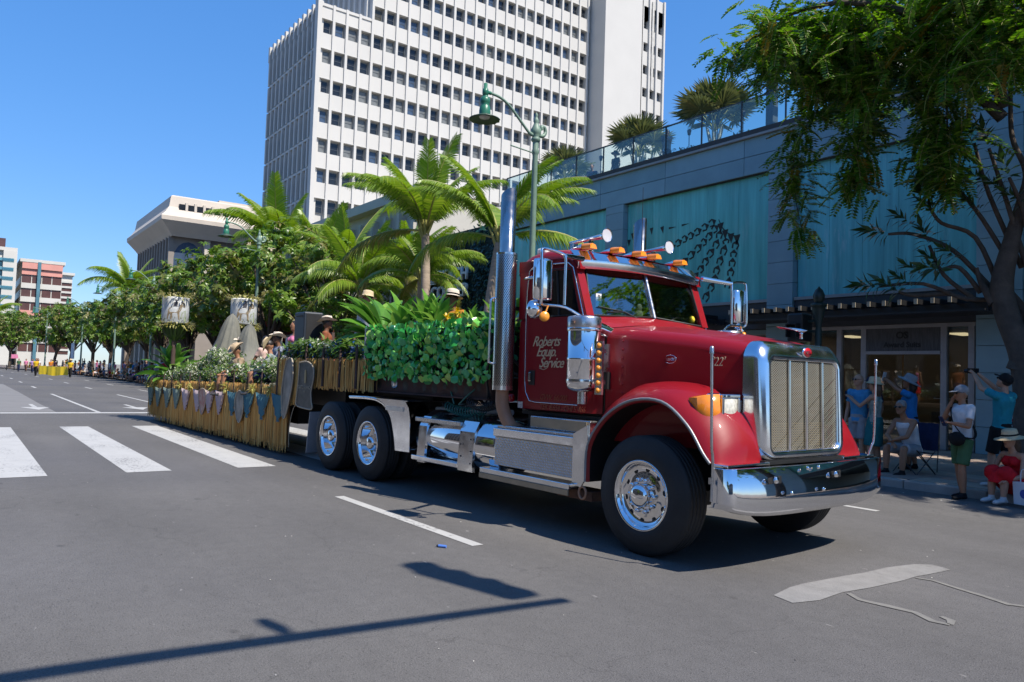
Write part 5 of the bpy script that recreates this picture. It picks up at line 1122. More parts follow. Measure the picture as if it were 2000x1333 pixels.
for sgn_ in (-1,1):
    for i in range(-44, 92):
        o_ = i*.0215
        # diagonal wire clipped to the opening
        pts = []
        for t in (0, 1):
            pass
        y0_, z0_ = 5.61, .985+o_*1.0; z_at = lambda y: z0_+sgn_*(y-5.61)*.62 if sgn_ > 0 else z0_-(y-5.61)*.62
        ya = 5.61; yb = 6.69
        def clampy(z): return 5.61+(z-z0_)/(.62*sgn_)
        if z_at(ya) < .985: ya = max(ya, clampy(.985)) if sgn_ > 0 else ya
        if sgn_ > 0:
            if z_at(yb) > 1.76: yb = min(yb, clampy(1.76))
            if z_at(ya) < .985: continue
        else:
            if z_at(ya) > 1.76: ya = clampy(1.76)
            if z_at(yb) < .985: yb = min(yb, clampy(.985))
        if yb-ya < .01 or z_at(ya) < .98 or z_at(ya) > 1.765: continue
        d = .0042
        xa, xb = GX-.03+XZ(z_at(ya)), GX-.03+XZ(z_at(yb)); mesh_.add([(xa,ya,z_at(ya)-d),(xb,yb,z_at(yb)-d),(xb,yb,z_at(yb)+d),(xa,ya,z_at(ya)+d)], [(0,1,2,3)])
wire = pm('grille_wire', (.62,.56,.44), .35, metal=.8, var=.1, scale=3); mo = K('grille_mesh', mesh_, wire, shell); mo['kind'] = 'stuff'
K('radiator', M().box(-4.08,-4.045,5.55,6.75,.95,1.80), pm('radiator_core', (.085,.068,.042), .6, var=.5, scale=3.5, sz=1), shell)
q = M(); [q.box(-4.044,-4.036,5.6,6.7,1.0+.022*i,1.012+.022*i) for i in range(10)]; K('radiator_fins', q, pm('brass_fin', (.40,.30,.15), .4, metal=.6), shell)
for y in (5.885,6.155,6.425): K('grille_bar', M().cyl((GX-.012+XZ(.98),y,.98),(GX-.012+XZ(1.765),y,1.765),.014,10), chrome, shell)
em = K('grille_emblem', M().lathe([(0,.014),(.05,.013),(.07,.008),(.074,0)], o=(0,0,0), axis=(1,0,0), n=32), chrome); em.location = Vector((GX-.035,6.17,1.85))-Vector(PO); em.scale = (1,1,.66)
em.data.transform(Matrix.Translation(Vector(PO)))
q = M(); q.lathe([(0,.006),(.062,.003),(.064,0)], axis=(1,0,0), n=32); rd_ = q.obj('emblem_face', pm('emblem_red', (.55,.01,.02), .25, var=.05, coat=.6), em, off=(0,0,0)); rd_.location = (.011,0,0)
textmesh('emblem_lettering', 'WLL', .05, chrome, shell, (GX-.016,6.17,1.833), (0,1,0), (0,0,1), off=PO, depth=.004, bold=.001, shear=.1)
orn = M(); orn.lathe([(.014,0),(.012,.04),(.02,.055),(0,.06)], o=(-3.99,6.17,1.975), n=10); orn.loft([[(-3.93,6.17,2.05)]*6, [(-3.98,6.17+.03*math.cos(t),2.05+.018*math.sin(t)) for t in [6.283*i/6 for i in range(6)]], [(-4.06,6.17+.13*math.cos(t),2.055+.012*math.sin(t)+.02*abs(math.cos(t))) for t in [6.283*i/6 for i in range(6)]], [(-4.16,6.17+.16*math.cos(t),2.06+.006*math.sin(t)+.03*abs(math.cos(t))) for t in [6.283*i/6 for i in range(6)]]]); K('hood_ornament', orn, chrome)
# bumper
q = M(); n = 24; fr = []
secs = []
for i in range(n+1):
    u = -1+2*i/n; y = CY-.02+1.235*u; x = -3.76-.07*abs(u)**2.2; dz = -.085*(1-abs(u)**5)
    secs.append([(x-.04,y,.872),(x-.006,y,.872),(x,y,.866),(x+.002,y,.60+dz),(x-.004,y,.556+dz),(x-.05,y,.55+dz)])
end0 = [(x-.16 if x > -4 else x, y, z) for x, y, z in secs[0]]; end1 = [(x-.16, y, z) for x, y, z in secs[-1]]
q.loft([end0]+secs+[end1], closed=False); bump = K('bumper', q, pm('bumper_chrome', (.72,.73,.76), .035, metal=1, var=.02, rvar=.015))
K('bumper_back', M().box(-4.0,-3.93,5.0,7.3,.62,.84).box(-4.3,-3.9,5.6,5.75,.5,.86).box(-4.3,-3.9,6.5,6.65,.5,.86), blackm)
for y, z in ((5.42,.775),(6.36,.775)):
    K('tow_hole', M().box(-3.739,-3.731,y-.0,y+.055,z-.03,z+.03), blackm, bump); K('tow_hook', M().lathe([(.018,0),(.03,.004),(.026,.02),(0,.022)], o=(-3.735,y-.03,z), axis=(1,0,0), n=12), chrome, bump)
for y, z in ((5.62,.655),(6.12,.655),(5.86,.85),(6.03,.85)): K('bolt', M().lathe([(.018,0),(.016,.012),(.008,.018),(0,.019)], o=(-3.73,y,z), axis=(1,0,0), n=12), chrome, bump)
K('apron', M().box(-4.1,-3.9,5.5,6.8,.87,.905), blackm)
for s_ in (0,1):
    def T(p): return (p[0], p[1] if s_ == 0 else mirror(p[1]), p[2])
    K('bumper_guide', M().tube(smooth_path([T(p) for p in ((-3.99,4.895,.60),(-3.98,4.893,.85),(-3.96,4.86,.97),(-3.95,4.83,1.1),(-3.95,4.81,1.80))],4), .0115, 8).lathe([(.017,0),(.017,.05),(.012,.06),(0,.062)], o=T((-3.95,4.81,1.78)), n=10).box(-4.0,-3.98,T((0,4.88,0))[1]-.014,T((0,4.88,0))[1]+.014,.74,.79), brushed)
# fuel tanks, steps and tool boxes on both sides
for s_ in (0,1):
    def y_(v): return v if s_ == 0 else mirror(v)
    def bx(m_, x0, x1, ya, yb, z0, z1, **k_): ya, yb = sorted((y_(ya), y_(yb))); return m_.box(x0,x1,ya,yb,z0,z1,**k_)
    ax = (1,0,0)
    tk = K('fuel_tank', M().lathe([(0,0),(.2,.0),(.29,.02),(.315,.05),(.315,1.69),(.29,1.72),(.2,1.74),(0,1.74)], o=(-8.72,y_(5.30),.73), axis=ax, n=48), chrome)
    for x in (-8.5,-7.55):
        pr_ = []
        K('tank_strap', M().lathe([(.32,0),(.322,.01),(.322,.05),(.32,.06)], o=(x,y_(5.30),.73), axis=ax, n=48), blackm, tk)
    pl_ = M(); pts = [(4.965,.42),(4.955,.50),(4.985,.88),(5.05,1.0),(5.2,1.075),(5.3,1.08),(5.3,1.05),(5.06,.97),(5.01,.86),(4.99,.5),(5.0,.42)]
    pl_.prism([(y_(a), b_) for a, b_ in pts], 'x', -7.68, -7.38); K('tank_support', pl_, alum, tk)
    pl_ = M(); pl_.prism([(y_(a), b_) for a, b_ in pts], 'x', -8.60, -8.42); K('tank_support', pl_, alum, tk)
    K('tank_step', bx(M(), -8.72,-7.68,4.945,5.08,.44,.50), alum, tk, bevel=.008); K('tank_step', bx(M(), -8.72,-7.69,4.985,5.10,.93,.985), brushed, tk, bevel=.008)
    q = M(); [q.lathe([(.011,0),(.009,.006),(0,.008)], o=(-7.42-.2*(i % 2),y_(4.96),.52+.07*i), axis=(0,-1 if s_ == 0 else 1,0), n=8) for i in range(6)]; K('rivets', q, blackm, tk)
    # battery and tool box with tread plate
    tread = pm('tread_plate', (.46,.45,.43), .32, metal=.9, var=.1, scale=8)
    bxm = K('tool_box', bx(M(), -7.02,-5.56,5.03,5.62,.56,1.0), brushed, bevel=.012)
    K('box_lid', bx(M(), -7.04,-5.545,4.99,5.62,.875,.965), alum, bxm, bevel=.008); K('box_upper', bx(M(), -6.55,-5.62,5.12,5.62,1.0,1.13), brushed, bxm, bevel=.01); K('upper_face', bx(M(), -6.52,-5.66,5.105,5.118,1.015,1.115), pm('tan_plate', (.34,.28,.20), .4, metal=.5, var=.12), bxm)
    tpm = M(); tpm2 = M(); bx(tpm, -7.0,-5.72,4.995,5.028,.56,.872); K('tread_face', tpm, tread, bxm)
    for i in range(46):
        for j in range(11):
            x = -6.98+.0278*i; z = .575+.0275*j; s2 = 1 if (i+j) % 2 else -1
            a = Vector((x,y_(4.9945),z)); d = Vector((.010*s2,0,.010)); w_ = Vector((.0025,0,-.0025*s2)); out_ = Vector((0,-.004 if s_ == 0 else .004,0))
            tpm2.add([a-d, a+w_*1.3, a+d, a-w_*1.3, a+out_], [(0,1,4),(1,2,4),(2,3,4),(3,0,4)])
    tb_ = K('tread_bars', tpm2, alum, bxm); tb_['kind'] = 'stuff'
    K('lower_step', bx(M(), -7.18,-5.70,4.92,5.12,.455,.515), alum, bxm, bevel=.008); K('lower_step_face', bx(M(), -7.18,-5.70,4.915,4.93,.40,.454), pm('tan_plate', (.34,.28,.20), .4, metal=.5), bxm)
    sp_ = M(); ya, yb = sorted((y_(4.985), y_(5.0))); sp_.prism([(-5.72,1.0),(-5.52,1.1),(-5.50,.62),(-5.60,.49),(-5.72,.52)], 'y', ya, yb); K('end_plate', sp_, alum, bxm); K('end_panel', bx(M(), -5.515,-5.50,5.0,5.55,.6,1.12), alum, bxm)
    K('tow_loop', M().tube([(-5.58+.05*math.cos(t), y_(5.0), .44+.06*math.sin(t)) for t in [6.283*i/14 for i in range(15)]], .013, 6), burnt, bxm)
    K('step_bracket', bx(M(), -6.0,-5.5,5.05,5.3,.36,.45), pm('rusty_steel', (.13,.06,.035), .8, var=.4, scale=10), bxm)
    # quarter wing ahead of the rear wheels
    q = M(); arc = [(-10.6,1.17),(-10.1,1.18),(-9.75,1.165),(-9.5,1.09),(-9.34,.95),(-9.25,.78),(-9.19,.60),(-9.17,.50)]; sm = smooth_path([(a,0,b_) for a,b_ in arc],4)
    q.loft([[Vector((v.x,y_(y),v.z+dz)) for v in sm] for y, dz in ((4.975,-.03),(4.965,0),(4.975,.012),(5.62,.012),(5.62,-.004),(4.985,-.004))], closed=False)
    qw = K('quarter_wing', q, alum); fl_ = M(); out = [Vector((v.x,y_(4.967),v.z)) for v in sm[8:]]; rim_ = [Vector((-9.0+.12*math.sin(i*.4), y_(4.967), v.z*.97)) for i, v in enumerate(out)]
    fl2 = [Vector((-8.92,y_(4.967),1.15)), Vector((-8.86,y_(4.967),1.05)), Vector((-8.82,y_(4.967),.9)), Vector((-8.80,y_(4.967),.52)), Vector((-9.17,y_(4.967),.50))]
    poly = [(v.x,v.z+.004) for v in out]+[(-8.80,.515),(-8.81,.95),(-8.86,1.09),(-8.95,1.165)]
    a, b_ = sorted((y_(4.962), y_(4.968)))
    pf = M(); pf.prism(poly, 'y', a, b_); K('wing_face', pf, alum, qw); K('wing_top', bx(M(), -9.75,-8.9,4.965,5.62,1.166,1.178), alum, qw)
    K('wing_plate', bx(M(), -9.45,-8.98,4.95,4.961,1.03,1.085), pm('wing_plate', (.62,.62,.62), .3, metal=.8), qw)
    fp = M(); fp.box(-12.05,-12.03,min(y_(4.97),y_(5.6)),max(y_(4.97),y_(5.6)),.18,.86, rot=Matrix.Rotation(rad(8),3,'Y')); K('mud_flap', fp, pm('flap_grey', (.27,.28,.30), .6))
# hoses, battery of lines and lamps behind the cab
hose = pm('air_hose', (.015,.015,.015), .4); hoseg = pm('green_coil', (.03,.16,.12), .4); teal_ = hoseg
q = M(); q.tube(smooth_path([(-6.9,5.7,1.25),(-7.1,5.35,1.7),(-7.25,5.15,1.9),(-7.35,5.1,1.55),(-7.5,5.3,1.2)],6), .016, 6); q.tube(smooth_path([(-6.9,5.8,1.35),(-7.2,5.3,1.62),(-7.4,5.15,1.75),(-7.45,5.2,1.3),(-7.8,5.4,1.15)],6), .014, 6); K('air_hose', q, hose)
for x0, x1, y, z, m_, r_ in ((-8.3,-7.5,5.2,1.14,hoseg,.055),(-7.75,-7.2,5.15,1.22,hose,.05),(-8.6,-8.0,5.35,1.16,hose,.04)):
    q = M(); q.tube([(x0+(x1-x0)*i/120, y+r_*math.cos(i*.75), z+r_*math.sin(i*.75)-.05*math.sin(math.pi*i/120)) for i in range(121)], .007, 4); K('coiled_hose', q, m_)
q = M(); q.tube(smooth_path([(-8.6,5.4,1.42),(-8.3,5.25,1.32),(-8.15,5.2,1.18)],5), .01, 5); q.tube(smooth_path([(-7.75,5.3,1.42),(-7.85,5.2,1.3),(-8.05,5.2,1.17)],5), .01, 5); K('green_hose', q, hoseg)
K('cylinder_rod', M().cyl((-9.0,5.5,1.07),(-8.0,5.5,1.10),.03,10).cyl((-7.95,5.5,1.10),(-7.35,5.5,1.11),.035,10), pm('white_enamel', (.8,.8,.78), .3))
K('red_lamp', M().lathe([(.05,0),(.05,.04),(.03,.06),(0,.065)], o=(-7.12,5.32,1.30), axis=(-.3,-1,0), n=14), pm('red_lens', (.55,.01,.015), .2, coat=.5))
K('white_bracket', M().box(-7.42,-7.27,5.3,5.34,1.2,1.38).box(-7.75,-7.62,5.35,5.38,1.22,1.36), pm('white_enamel', (.8,.8,.78), .3), bevel=.02)
K('deck_plate', M().box(-9.2,-7.1,5.5,6.8,1.025,1.045), pm('rusty_steel', (.13,.06,.035), .8))
K('battery_cover', M().box(-6.85,-5.6,5.25,5.6,1.135,1.17), blackm)
# signwriting
gold = pm('sign_gold', (.62,.47,.30), .4, var=.12, scale=20)
for i, (tx, x, z) in enumerate((('Roberts',-6.60,1.885),('Equip.',-6.53,1.775),('Service',-6.48,1.655))):
    textmesh('lettering', tx, .155, gold, truck, (x,5.157,z), (1,0,0), (0,0,1), off=PO, shear=.45, depth=.003, align='LEFT', bold=.001, spacing=.88)
K('lettering_swash', M().tube(smooth_path([(-6.47,5.157,1.648),(-6.4,5.157,1.632),(-6.34,5.157,1.65)],4), .004, 4), gold)
dim = pm('sign_dark_red', (.30,.055,.02), .5)
textmesh('weight_lettering', 'GVW. 66,000', .085, dim, truck, (-6.45,5.157,1.31), (1,0,0), (0,0,1), off=PO, shear=.3, depth=.003, align='LEFT', spacing=.9)
textmesh('weight_lettering', 'TEK 8,654 - CHI S 466', .085, dim, truck, (-6.45,5.157,1.205), (1,0,0), (0,0,1), off=PO, shear=.3, depth=.003, align='LEFT', spacing=.9)
textmesh('fleet_number', "'22'", .115, gold, truck, (-4.42,CY-.715,1.70), (1,-.185,0), (0,0,1), off=PO, shear=.3, depth=.003, align='LEFT', bold=-.001)
bdg = K('hood_badge', M().tube([(-4.83+.085*math.cos(t), CY-.795+.016*math.cos(t)*-1.0, 1.755+.038*math.sin(t)) for t in [6.283*i/32 for i in range(33)]], .004, 5, False), chrome)
textmesh('badge_lettering', 'Peterbilt', .042, chrome, truck, (-4.83,CY-.797,1.742), (1,-.185,0), (0,0,1), off=PO, shear=.35, depth=.003)
K('step_plate', M().box(-6.82,-6.74,5.158,5.163,1.2,1.27), pm('chequer_label', (.6,.55,.5), .5, var=.5, scale=60))
# ---------------------------------------------------------------- the float behind the lorry
def rig_thing(name, label, cat, x, y, z, group=None):
    t = thing(name, label, cat, RW(x, y, z), group); t.rotation_euler = (0,0,YAW); return t
FO = (-17, 6.15, 0)
fl = rig_thing('parade_float', 'long parade float trailer skirted in reeds with bunting and painted shields', 'parade float', *FO)
def Fp(name, m, mats, par=None, **k): return m.obj(name, mats, par or fl, off=FO, **k)
rusty = pm('float_beam', (.075,.035,.028), .8, var=.45, scale=4, bump=.2); wood = pm('deck_wood', (.16,.10,.06), .8, scale=3, sx=.3)
Fp('deck', M().box(-23.15,-13.6,5.16,7.15,.86,1.0), wood)
Fp('deck_edge', M().box(-23.1,-13.5,5.4,6.9,.55,.859).box(-14.2,-13.5,5.4,6.9,.859,1.45), blackm)
Fp('gooseneck', M().box(-13.6,-7.45,5.25,7.05,1.27,1.50), rusty); Fp('gooseneck_flange', M().box(-13.6,-7.45,5.2,7.1,1.25,1.269).box(-13.6,-7.45,5.2,7.1,1.501,1.52), rusty)
q = M()
for i in range(11): x = -10.2+.25*i; q.lathe([(0,.002),(.05+.02*(i % 3 == 0),.0)], o=(x,5.249,1.37+.03*math.sin(i*2)), axis=(0,-1,0), n=10)
Fp('beam_holes', q, blackm)['kind'] = 'stuff'
Fp('beam_disc', M().lathe([(0,.02),(.06,.02),(.075,0)], o=(-9.75,5.245,1.39), axis=(0,-1,0), n=16), brushed)
Fp('underframe', M().box(-13.4,-11.5,5.35,6.95,.95,1.24).box(-12.3,-9.5,5.75,6.55,1.13,1.245), blackm)
for y0, sg in ((5.42,-1),(6.9,1)):
    for x in (-22.0,-20.8,-19.6): w = M(); w.lathe([(.2,0),(.38,0),(.42,.03),(.42,.22),(.38,.25),(.2,.25)], o=(x,y0,.43), axis=(0,1,0), n=24); Fp('wheel', w, rubber)
reed = leafmat('reed_thatch', (.58,.29,.075), (.74,.42,.12), (.75,.55,.21), rough=.75, trans=.12)
pole = pm('stake_wood', (.075,.045,.035), .8, var=.3, scale=8)
def thatch(x0, x1, z0, z1, y, ragged=.1, nx=None):
    q = M(); n = nx or int((x1-x0)/.0135)
    for k in range(int(n*1.25)):
        x = R.uniform(x0-.03, x1+.03); zb = z0+R.uniform(-.5,1)*ragged; zt = z1-R.uniform(0,.05); w = R.uniform(.005,.010); yo = y+R.uniform(-.02,.012); lean = R.gauss(0,.03); mid = (zb+zt)/2; by = R.uniform(-.012,.012)
        q.add([(x-w,yo,zb),(x,yo-.008,zb),(x+w,yo,zb),(x-w+lean*.5,yo+by,mid),(x+lean*.5,yo-.009+by,mid),(x+w+lean*.5,yo+by,mid),(x-w+lean,yo,zt),(x+lean,yo-.008,zt),(x+w+lean,yo,zt)], [(0,1,4,3),(1,2,5,4),(3,4,7,6),(4,5,8,7)])
    return q
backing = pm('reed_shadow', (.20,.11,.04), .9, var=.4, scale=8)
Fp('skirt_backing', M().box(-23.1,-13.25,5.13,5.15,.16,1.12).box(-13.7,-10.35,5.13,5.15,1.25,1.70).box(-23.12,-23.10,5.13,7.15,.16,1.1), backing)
xs = [-23.2+.79*i for i in range(13)]; xs[-1] = -13.25
for i in range(12):
    zt = 1.13+.012*i; zb = .10 if i else .16
    Fp('thatch_panel', thatch(xs[i], xs[i+1], zb, zt, 5.10, .13), reed)
for i, x in enumerate(xs):
    h = 1.33+.015*i; Fp('stake', M().tube([(x,5.07,.78),(x+R.uniform(-.01,.01),5.07,h-.1),(x+.01,5.075,h)], [.016,.014,.003], 6), pole)
ux = [-13.70,-13.22,-12.46,-11.78,-11.16,-10.6,-10.30]
for i in range(6): Fp('thatch_panel', thatch(ux[i]+.005, ux[i+1]-.005, .86 if i == 0 else (.92 if i == 1 else 1.24), 1.75, 5.10, .05), reed)
for i, x in enumerate(ux[:-1]): Fp('stake', M().tube([(x,5.065,.9 if i < 2 else 1.28),(x,5.065,1.86),(x,5.07,1.97)], [.024,.022,.003], 6), pole)
q = M()
for k in range(90):
    y = R.uniform(5.1,7.1); q.add([(-10.28,y-.01,1.24+R.uniform(0,.04)),(-10.27,y,1.24),(-10.28,y+.01,1.24),(-10.28,y+.01,1.75),(-10.27,y,1.75),(-10.28,y-.01,1.75)], [(0,1,4,5),(1,2,3,4)])
Fp('thatch_panel', q, reed)
# hanging cloth drapes
cl = {'t': pm('cloth_seafoam', (.20,.27,.24), .85, var=.1, scale=4), 'l': pm('cloth_lilac', (.52,.42,.44), .85, var=.06, scale=4), 'b': pm('cloth_blue', (.06,.17,.22), .85, var=.06), 'w': pm('cloth_white', (.58,.60,.58), .85, var=.04)}
def drape_flag(x, w, z1, h, kind):
    q = M(); n = 9 if kind == 's' else 16; top = []; bot = []
    for i in range(n+1):
        u = -1+2*i/n; yy = 5.045-.022*math.cos(i*math.pi) - .012
        top.append((x+u*w*.5, yy, z1-.03*(1-u*u))); bot.append((x+u*w*.30, yy-.006, z1-h*(.45+.55*(1-abs(u)**1.3))))
    for i in range(n):
        q.mi = (i % 2) if kind == 's' else 0; m1 = lambda a, b_, t: tuple(a[k]+(b_[k]-a[k])*t for k in range(3)); a, b_, c, d = top[i], top[i+1], bot[i+1], bot[i]
        am, bm_ = m1(a,d,.5), m1(b_,c,.5); q.add([a,b_,bm_,am], [(0,1,2,3)], kind != 's'); q.add([am,bm_,c,d], [(0,1,2,3)], kind != 's')
    return Fp('bunting', q, [cl['b'], cl['w']] if kind == 's' else cl[kind])
for x, w, k in ((-22.75,.62,'t'),(-21.95,.62,'t'),(-21.05,.7,'t'),(-20.2,.66,'t'),(-19.38,.66,'l'),(-18.42,.66,'l'),(-17.55,.62,'l'),(-16.83,.58,'l'),(-16.0,.58,'s'),(-15.1,.58,'s'),(-14.32,.62,'s'),(-13.5,.66,'s')):
    drape_flag(x, w, .93+.018*(x+22.7), .52, k)
pom = leafmat('pompom', (.40,.36,.10), (.55,.48,.16), (.30,.34,.08), rough=.6); 
for x in (-23.05,-22.3,-19.92,-19.0,-17.35,-16.45,-14.85,-13.95):
    q = M(); z = 1.0+.02*(x+22)
    for i in range(34): v = Vector((R.gauss(0,1),R.gauss(-.6,.6),R.gauss(0,1))).normalized(); q.leaf((x,5.03,z), v, (0,0,1), R.uniform(.10,.17), .035)
    Fp('flower_tuft', q, pom)
sh_d = pm('shield_print', (.055,.052,.045), .55, var=.6, scale=7); sh_g = pm('shield_photo', (.16,.15,.135), .5, var=.7, scale=5, sz=.6); sh_r = pm('shield_red', (.50,.40,.34), .6, col2=(.33,.04,.03), scale=6); rope = pm('rope_trim', (.42,.36,.27), .8, var=.15, scale=30); ink = pm('shield_ink', (.30,.28,.22), .6)
def shield(pts, mat, y=5.03):
    P2 = [(x, z) for x, z in pts]; n = len(P2)
    big = smooth_path([(x, 0, z) for x, z in P2+[P2[0]]], 4); m_ = M(); m_.prism([(v.x, v.z) for v in big[:-1]], 'y', y-.018, y); o = Fp('shield', m_, mat)
    Fp('shield_rope', M().tube([(v.x, y-.02, v.z) for v in big], .012, 5, False), rope, o); return o
shield([(-18.28,.98),(-18.0,1.04),(-17.76,.98),(-17.72,.78),(-17.98,.45),(-18.26,.78)], sh_r)
shield([(-15.72,1.02),(-15.55,1.08),(-15.38,1.02),(-15.28,.80),(-15.36,.55),(-15.5,.44),(-15.68,.58),(-15.8,.82)], sh_g)
shield([(-13.18,1.70),(-13.05,1.74),(-12.93,1.70),(-12.86,1.45),(-12.92,1.15),(-13.12,.72),(-13.26,.72),(-13.34,1.1),(-13.28,1.45)], sh_g)
s_ = shield([(-12.60,1.66),(-12.3,1.68),(-12.05,1.60),(-12.0,1.42),(-12.08,1.18),(-12.05,1.02),(-12.02,.90),(-12.36,.90),(-12.66,.94),(-12.66,1.1),(-12.62,1.35)], sh_d)
textmesh('shield_lettering', 'GATO RANCH', .085, ink, s_, (-12.34,5.008,1.22), (1,0,0), (0,0,1), off=FO, depth=.004, bold=.001)
textmesh('shield_lettering', 'EST', .04, ink, s_, (-12.34,5.008,1.165), (1,0,0), (0,0,1), off=FO, depth=.004)
q = M(); q.prism([(-12.36,1.32),(-12.30,1.32),(-12.29,1.48),(-12.31,1.54),(-12.35,1.54),(-12.37,1.48)], 'y', 5.004, 5.011); Fp('shield_figure', q, pm('shield_gold', (.30,.22,.09), .5), s_)
q = M(); q.tube(smooth_path([(-12.62,5.02,1.05),(-12.8,5.0,.8),(-12.9,5.0,.5),(-12.88,5.0,.2)],4), .006, 4); Fp('loose_rope', q, rope)
# hedge box of round glossy leaves on the gooseneck
hx0, hx1, hy, hz0, hz1 = -10.42, -7.28, 5.10, 1.53, 2.17
hb = rig_thing('hedge_box', 'long planter box clad in glossy round green leaves behind the cab', 'planter', -8.85, 6.1, 1.52)
HO = (-8.85, 6.1, 1.52)
def Hp(name, m, mats, **k): return m.obj(name, mats, hb, off=HO, **k)
Hp('box', M().box(hx0+.04,hx1-.02,hy+.06,7.1,hz0,hz1-.03), pm('hedge_dark', (.012,.022,.012), .9)); Hp('frame', M().box(hx0,hx0+.03,hy-.01,hy+.1,1.72,2.19).box(hx0,hx0+.03,hy+.1,7.1,2.15,2.19), pm('frame_grey', (.35,.36,.38), .4, metal=.5))
gm = [pm('ivy_%d' % i, c, .25, var=.1, scale=6, spec=.6, trans=.2) for i, c in enumerate(((.05,.42,.07),(.09,.58,.10),(.24,.70,.13),(.035,.26,.07),(.10,.50,.20),(.40,.62,.11)))]
def ivy_mesh(s):
    q = M(); n = 7; c = (0,-.012,0); ring = [((.052+.006*math.sin(3*t+s))*math.cos(t), -.002+.010*math.cos(2*t+s), (.048+.004*math.cos(2*t))*math.sin(t)) for t in [6.283*i/n for i in range(n)]]
    q.add([c]+ring, [(0,i+1,(i+1) % n+1) for i in range(n)], True); return q
ivm = []
for i, m_ in enumerate(gm):
    me = ivy_mesh(i).mesh('leaf'); me.materials.append(m_); ivm.append(me)
spots = []
nx_, nz_ = 40, 9
for i in range(nx_):
    for j in range(nz_): spots.append((hx0+.06+(i+R.uniform(.1,.9))*(hx1-hx0-.08)/nx_, hz0-.07+(j+R.uniform(.1,.9))*(hz1-hz0+.11)/nz_))
R.shuffle(spots); rest = M(); rest.mi = 0
stuffq = [M() for _ in gm]
for i, (x, z) in enumerate(spots*2):
    k = R.choice((0,0,1,1,2,2,3,3,4,5)); q_ = Matrix.Rotation(R.uniform(-.55,.75),3,'X') @ Matrix.Rotation(R.uniform(-.7,.7),3,'Z') @ Matrix.Rotation(R.uniform(0,6.28),3,'Y'); s_ = R.uniform(.55,1.35)
    if i < 300:
        o = bpy.data.objects.new('leaf', ivm[k]); COL.objects.link(o); o.parent = hb; o.location = Vector((x, hy-R.uniform(.0,.05), z))-Vector(HO); o.rotation_euler = q_.to_euler(); o.scale = (s_,)*3
    else:
        t_ = ivy_mesh(k); p = Vector((x+R.uniform(-.04,.04), hy+R.uniform(-.005,.05), z+R.uniform(-.03,.03))); stuffq[k].add([q_ @ (Vector(v)*s_)+p for v in t_.v], t_.f, True)
for k in range(6):
    for i in range(50):
        t_ = ivy_mesh(k); p = Vector((R.choice((hx0, hx1))+R.uniform(-.03,.03), R.uniform(5.1,7.1), R.uniform(hz0,hz1))) if i < 30 else Vector((R.uniform(hx0,hx1), R.uniform(5.1,5.6), hz1+R.uniform(-.02,.05)))
        q_ = Matrix.Rotation(R.uniform(0,6.28),3,'Z') @ Matrix.Rotation(R.uniform(-1,1),3,'X'); stuffq[k].add([q_ @ Vector(v)+p for v in t_.v], t_.f, True)
al = M()
for k, s_ in enumerate(stuffq):
    al.mi = k; al.add(s_.v, s_.f, True)
o = Hp('leaf_mass', al, gm); o['kind'] = 'stuff'
# ti plants with long strap leaves
tim = [pm('ti_leaf_%d' % i, c, .32, var=.15, scale=3, sx=3, spec=.5, trans=.38) for i, c in enumerate(((.12,.31,.035),(.17,.40,.045),(.27,.48,.07),(.08,.22,.03)))]
def ti_mesh(L_, W_, bend, i):
    q = M(); n = 7; rows = []
    for k in range(n+1):
        t = k/n; w = W_*.5*min(1, .18+1.1*t*1.35)*(1-max(0,(t-.55)/.45)**1.8*.97); a = bend*t*t
        x = L_*(t-.25*a*t); z = -L_*a*.55*t; rows.append([(x, -w, z+w*.35), (x, 0, z-.006), (x, w, z+w*.35)])
    q.loft(rows, closed=False); me = q.mesh('leaf'); me.materials.append(tim[i]); return me
tis = [ti_mesh(.60,.16,.5,0), ti_mesh(.66,.17,.2,1), ti_mesh(.56,.175,.75,2), ti_mesh(.62,.15,.35,3), ti_mesh(.66,.18,.3,0), ti_mesh(.58,.17,.15,2)]
def ti_plant(label, x, y, z, n, s=1.0, el=(10,80), az=(0,360), group='ti plants on the float', stem=.25):
    t = rig_thing('ti_plant', label, 'plant', x, y, z, group)
    q = M(); q.tube([(0,0,0),(.02,0,stem)], [.03,.02], 6); q.obj('stem', pole, t, off=(0,0,0))
    for i in range(n):
        o = bpy.data.objects.new('leaf', R.choice(tis)); COL.objects.link(o); o.parent = t; u = i/max(1,n-1); e = el[0]+(el[1]-el[0])*u
        o.location = (0,0,stem*(.4+.6*u)); o.rotation_euler = (R.uniform(-.5,.5), -rad(e+R.uniform(-8,8)), rad(az[0]+(az[1]-az[0])*((i*.618) % 1)+R.uniform(-10,10))); k = s*R.uniform(.85,1.12); o.scale = (k,k,k)
ti_plant('large ti plant at the rear end of the float below the left lantern', -22.7, 5.55, 1.0, 40, 1.45, (-12,80), stem=.45)
ti_plant('spreading ti plant with leaves fanning sideways left of the hedge box', -11.1, 5.75, 1.74, 44, 1.35, (-12,62), (95,275), stem=.5)
for x, y, n, s, lab, e in ((-10.15,5.6,16,1.05,'broad leaved ti plant at the left end of the hedge box',(35,85)), (-9.65,5.75,18,1.12,'tallest ti plant, second from the left in the hedge box',(35,88)), (-9.2,5.6,16,.9,'upright ti plant in the middle of the hedge box',(40,88)), (-8.75,5.8,12,.66,'broad leaved ti plant just right of the middle of the hedge box',(30,85)), (-8.3,5.6,12,.62,'low ti plant below the straw hatted rider in the hedge box',(15,70)), (-7.85,5.65,10,.85,'ti plant with one long leaf leaning left, near the exhaust stack',(25,80)), (-7.45,5.5,8,.7,'small ti plant at the right end of the hedge box',(30,85))):
    ti_plant(lab, x, y, 1.90, n+8, s*.94, e)
q = M()
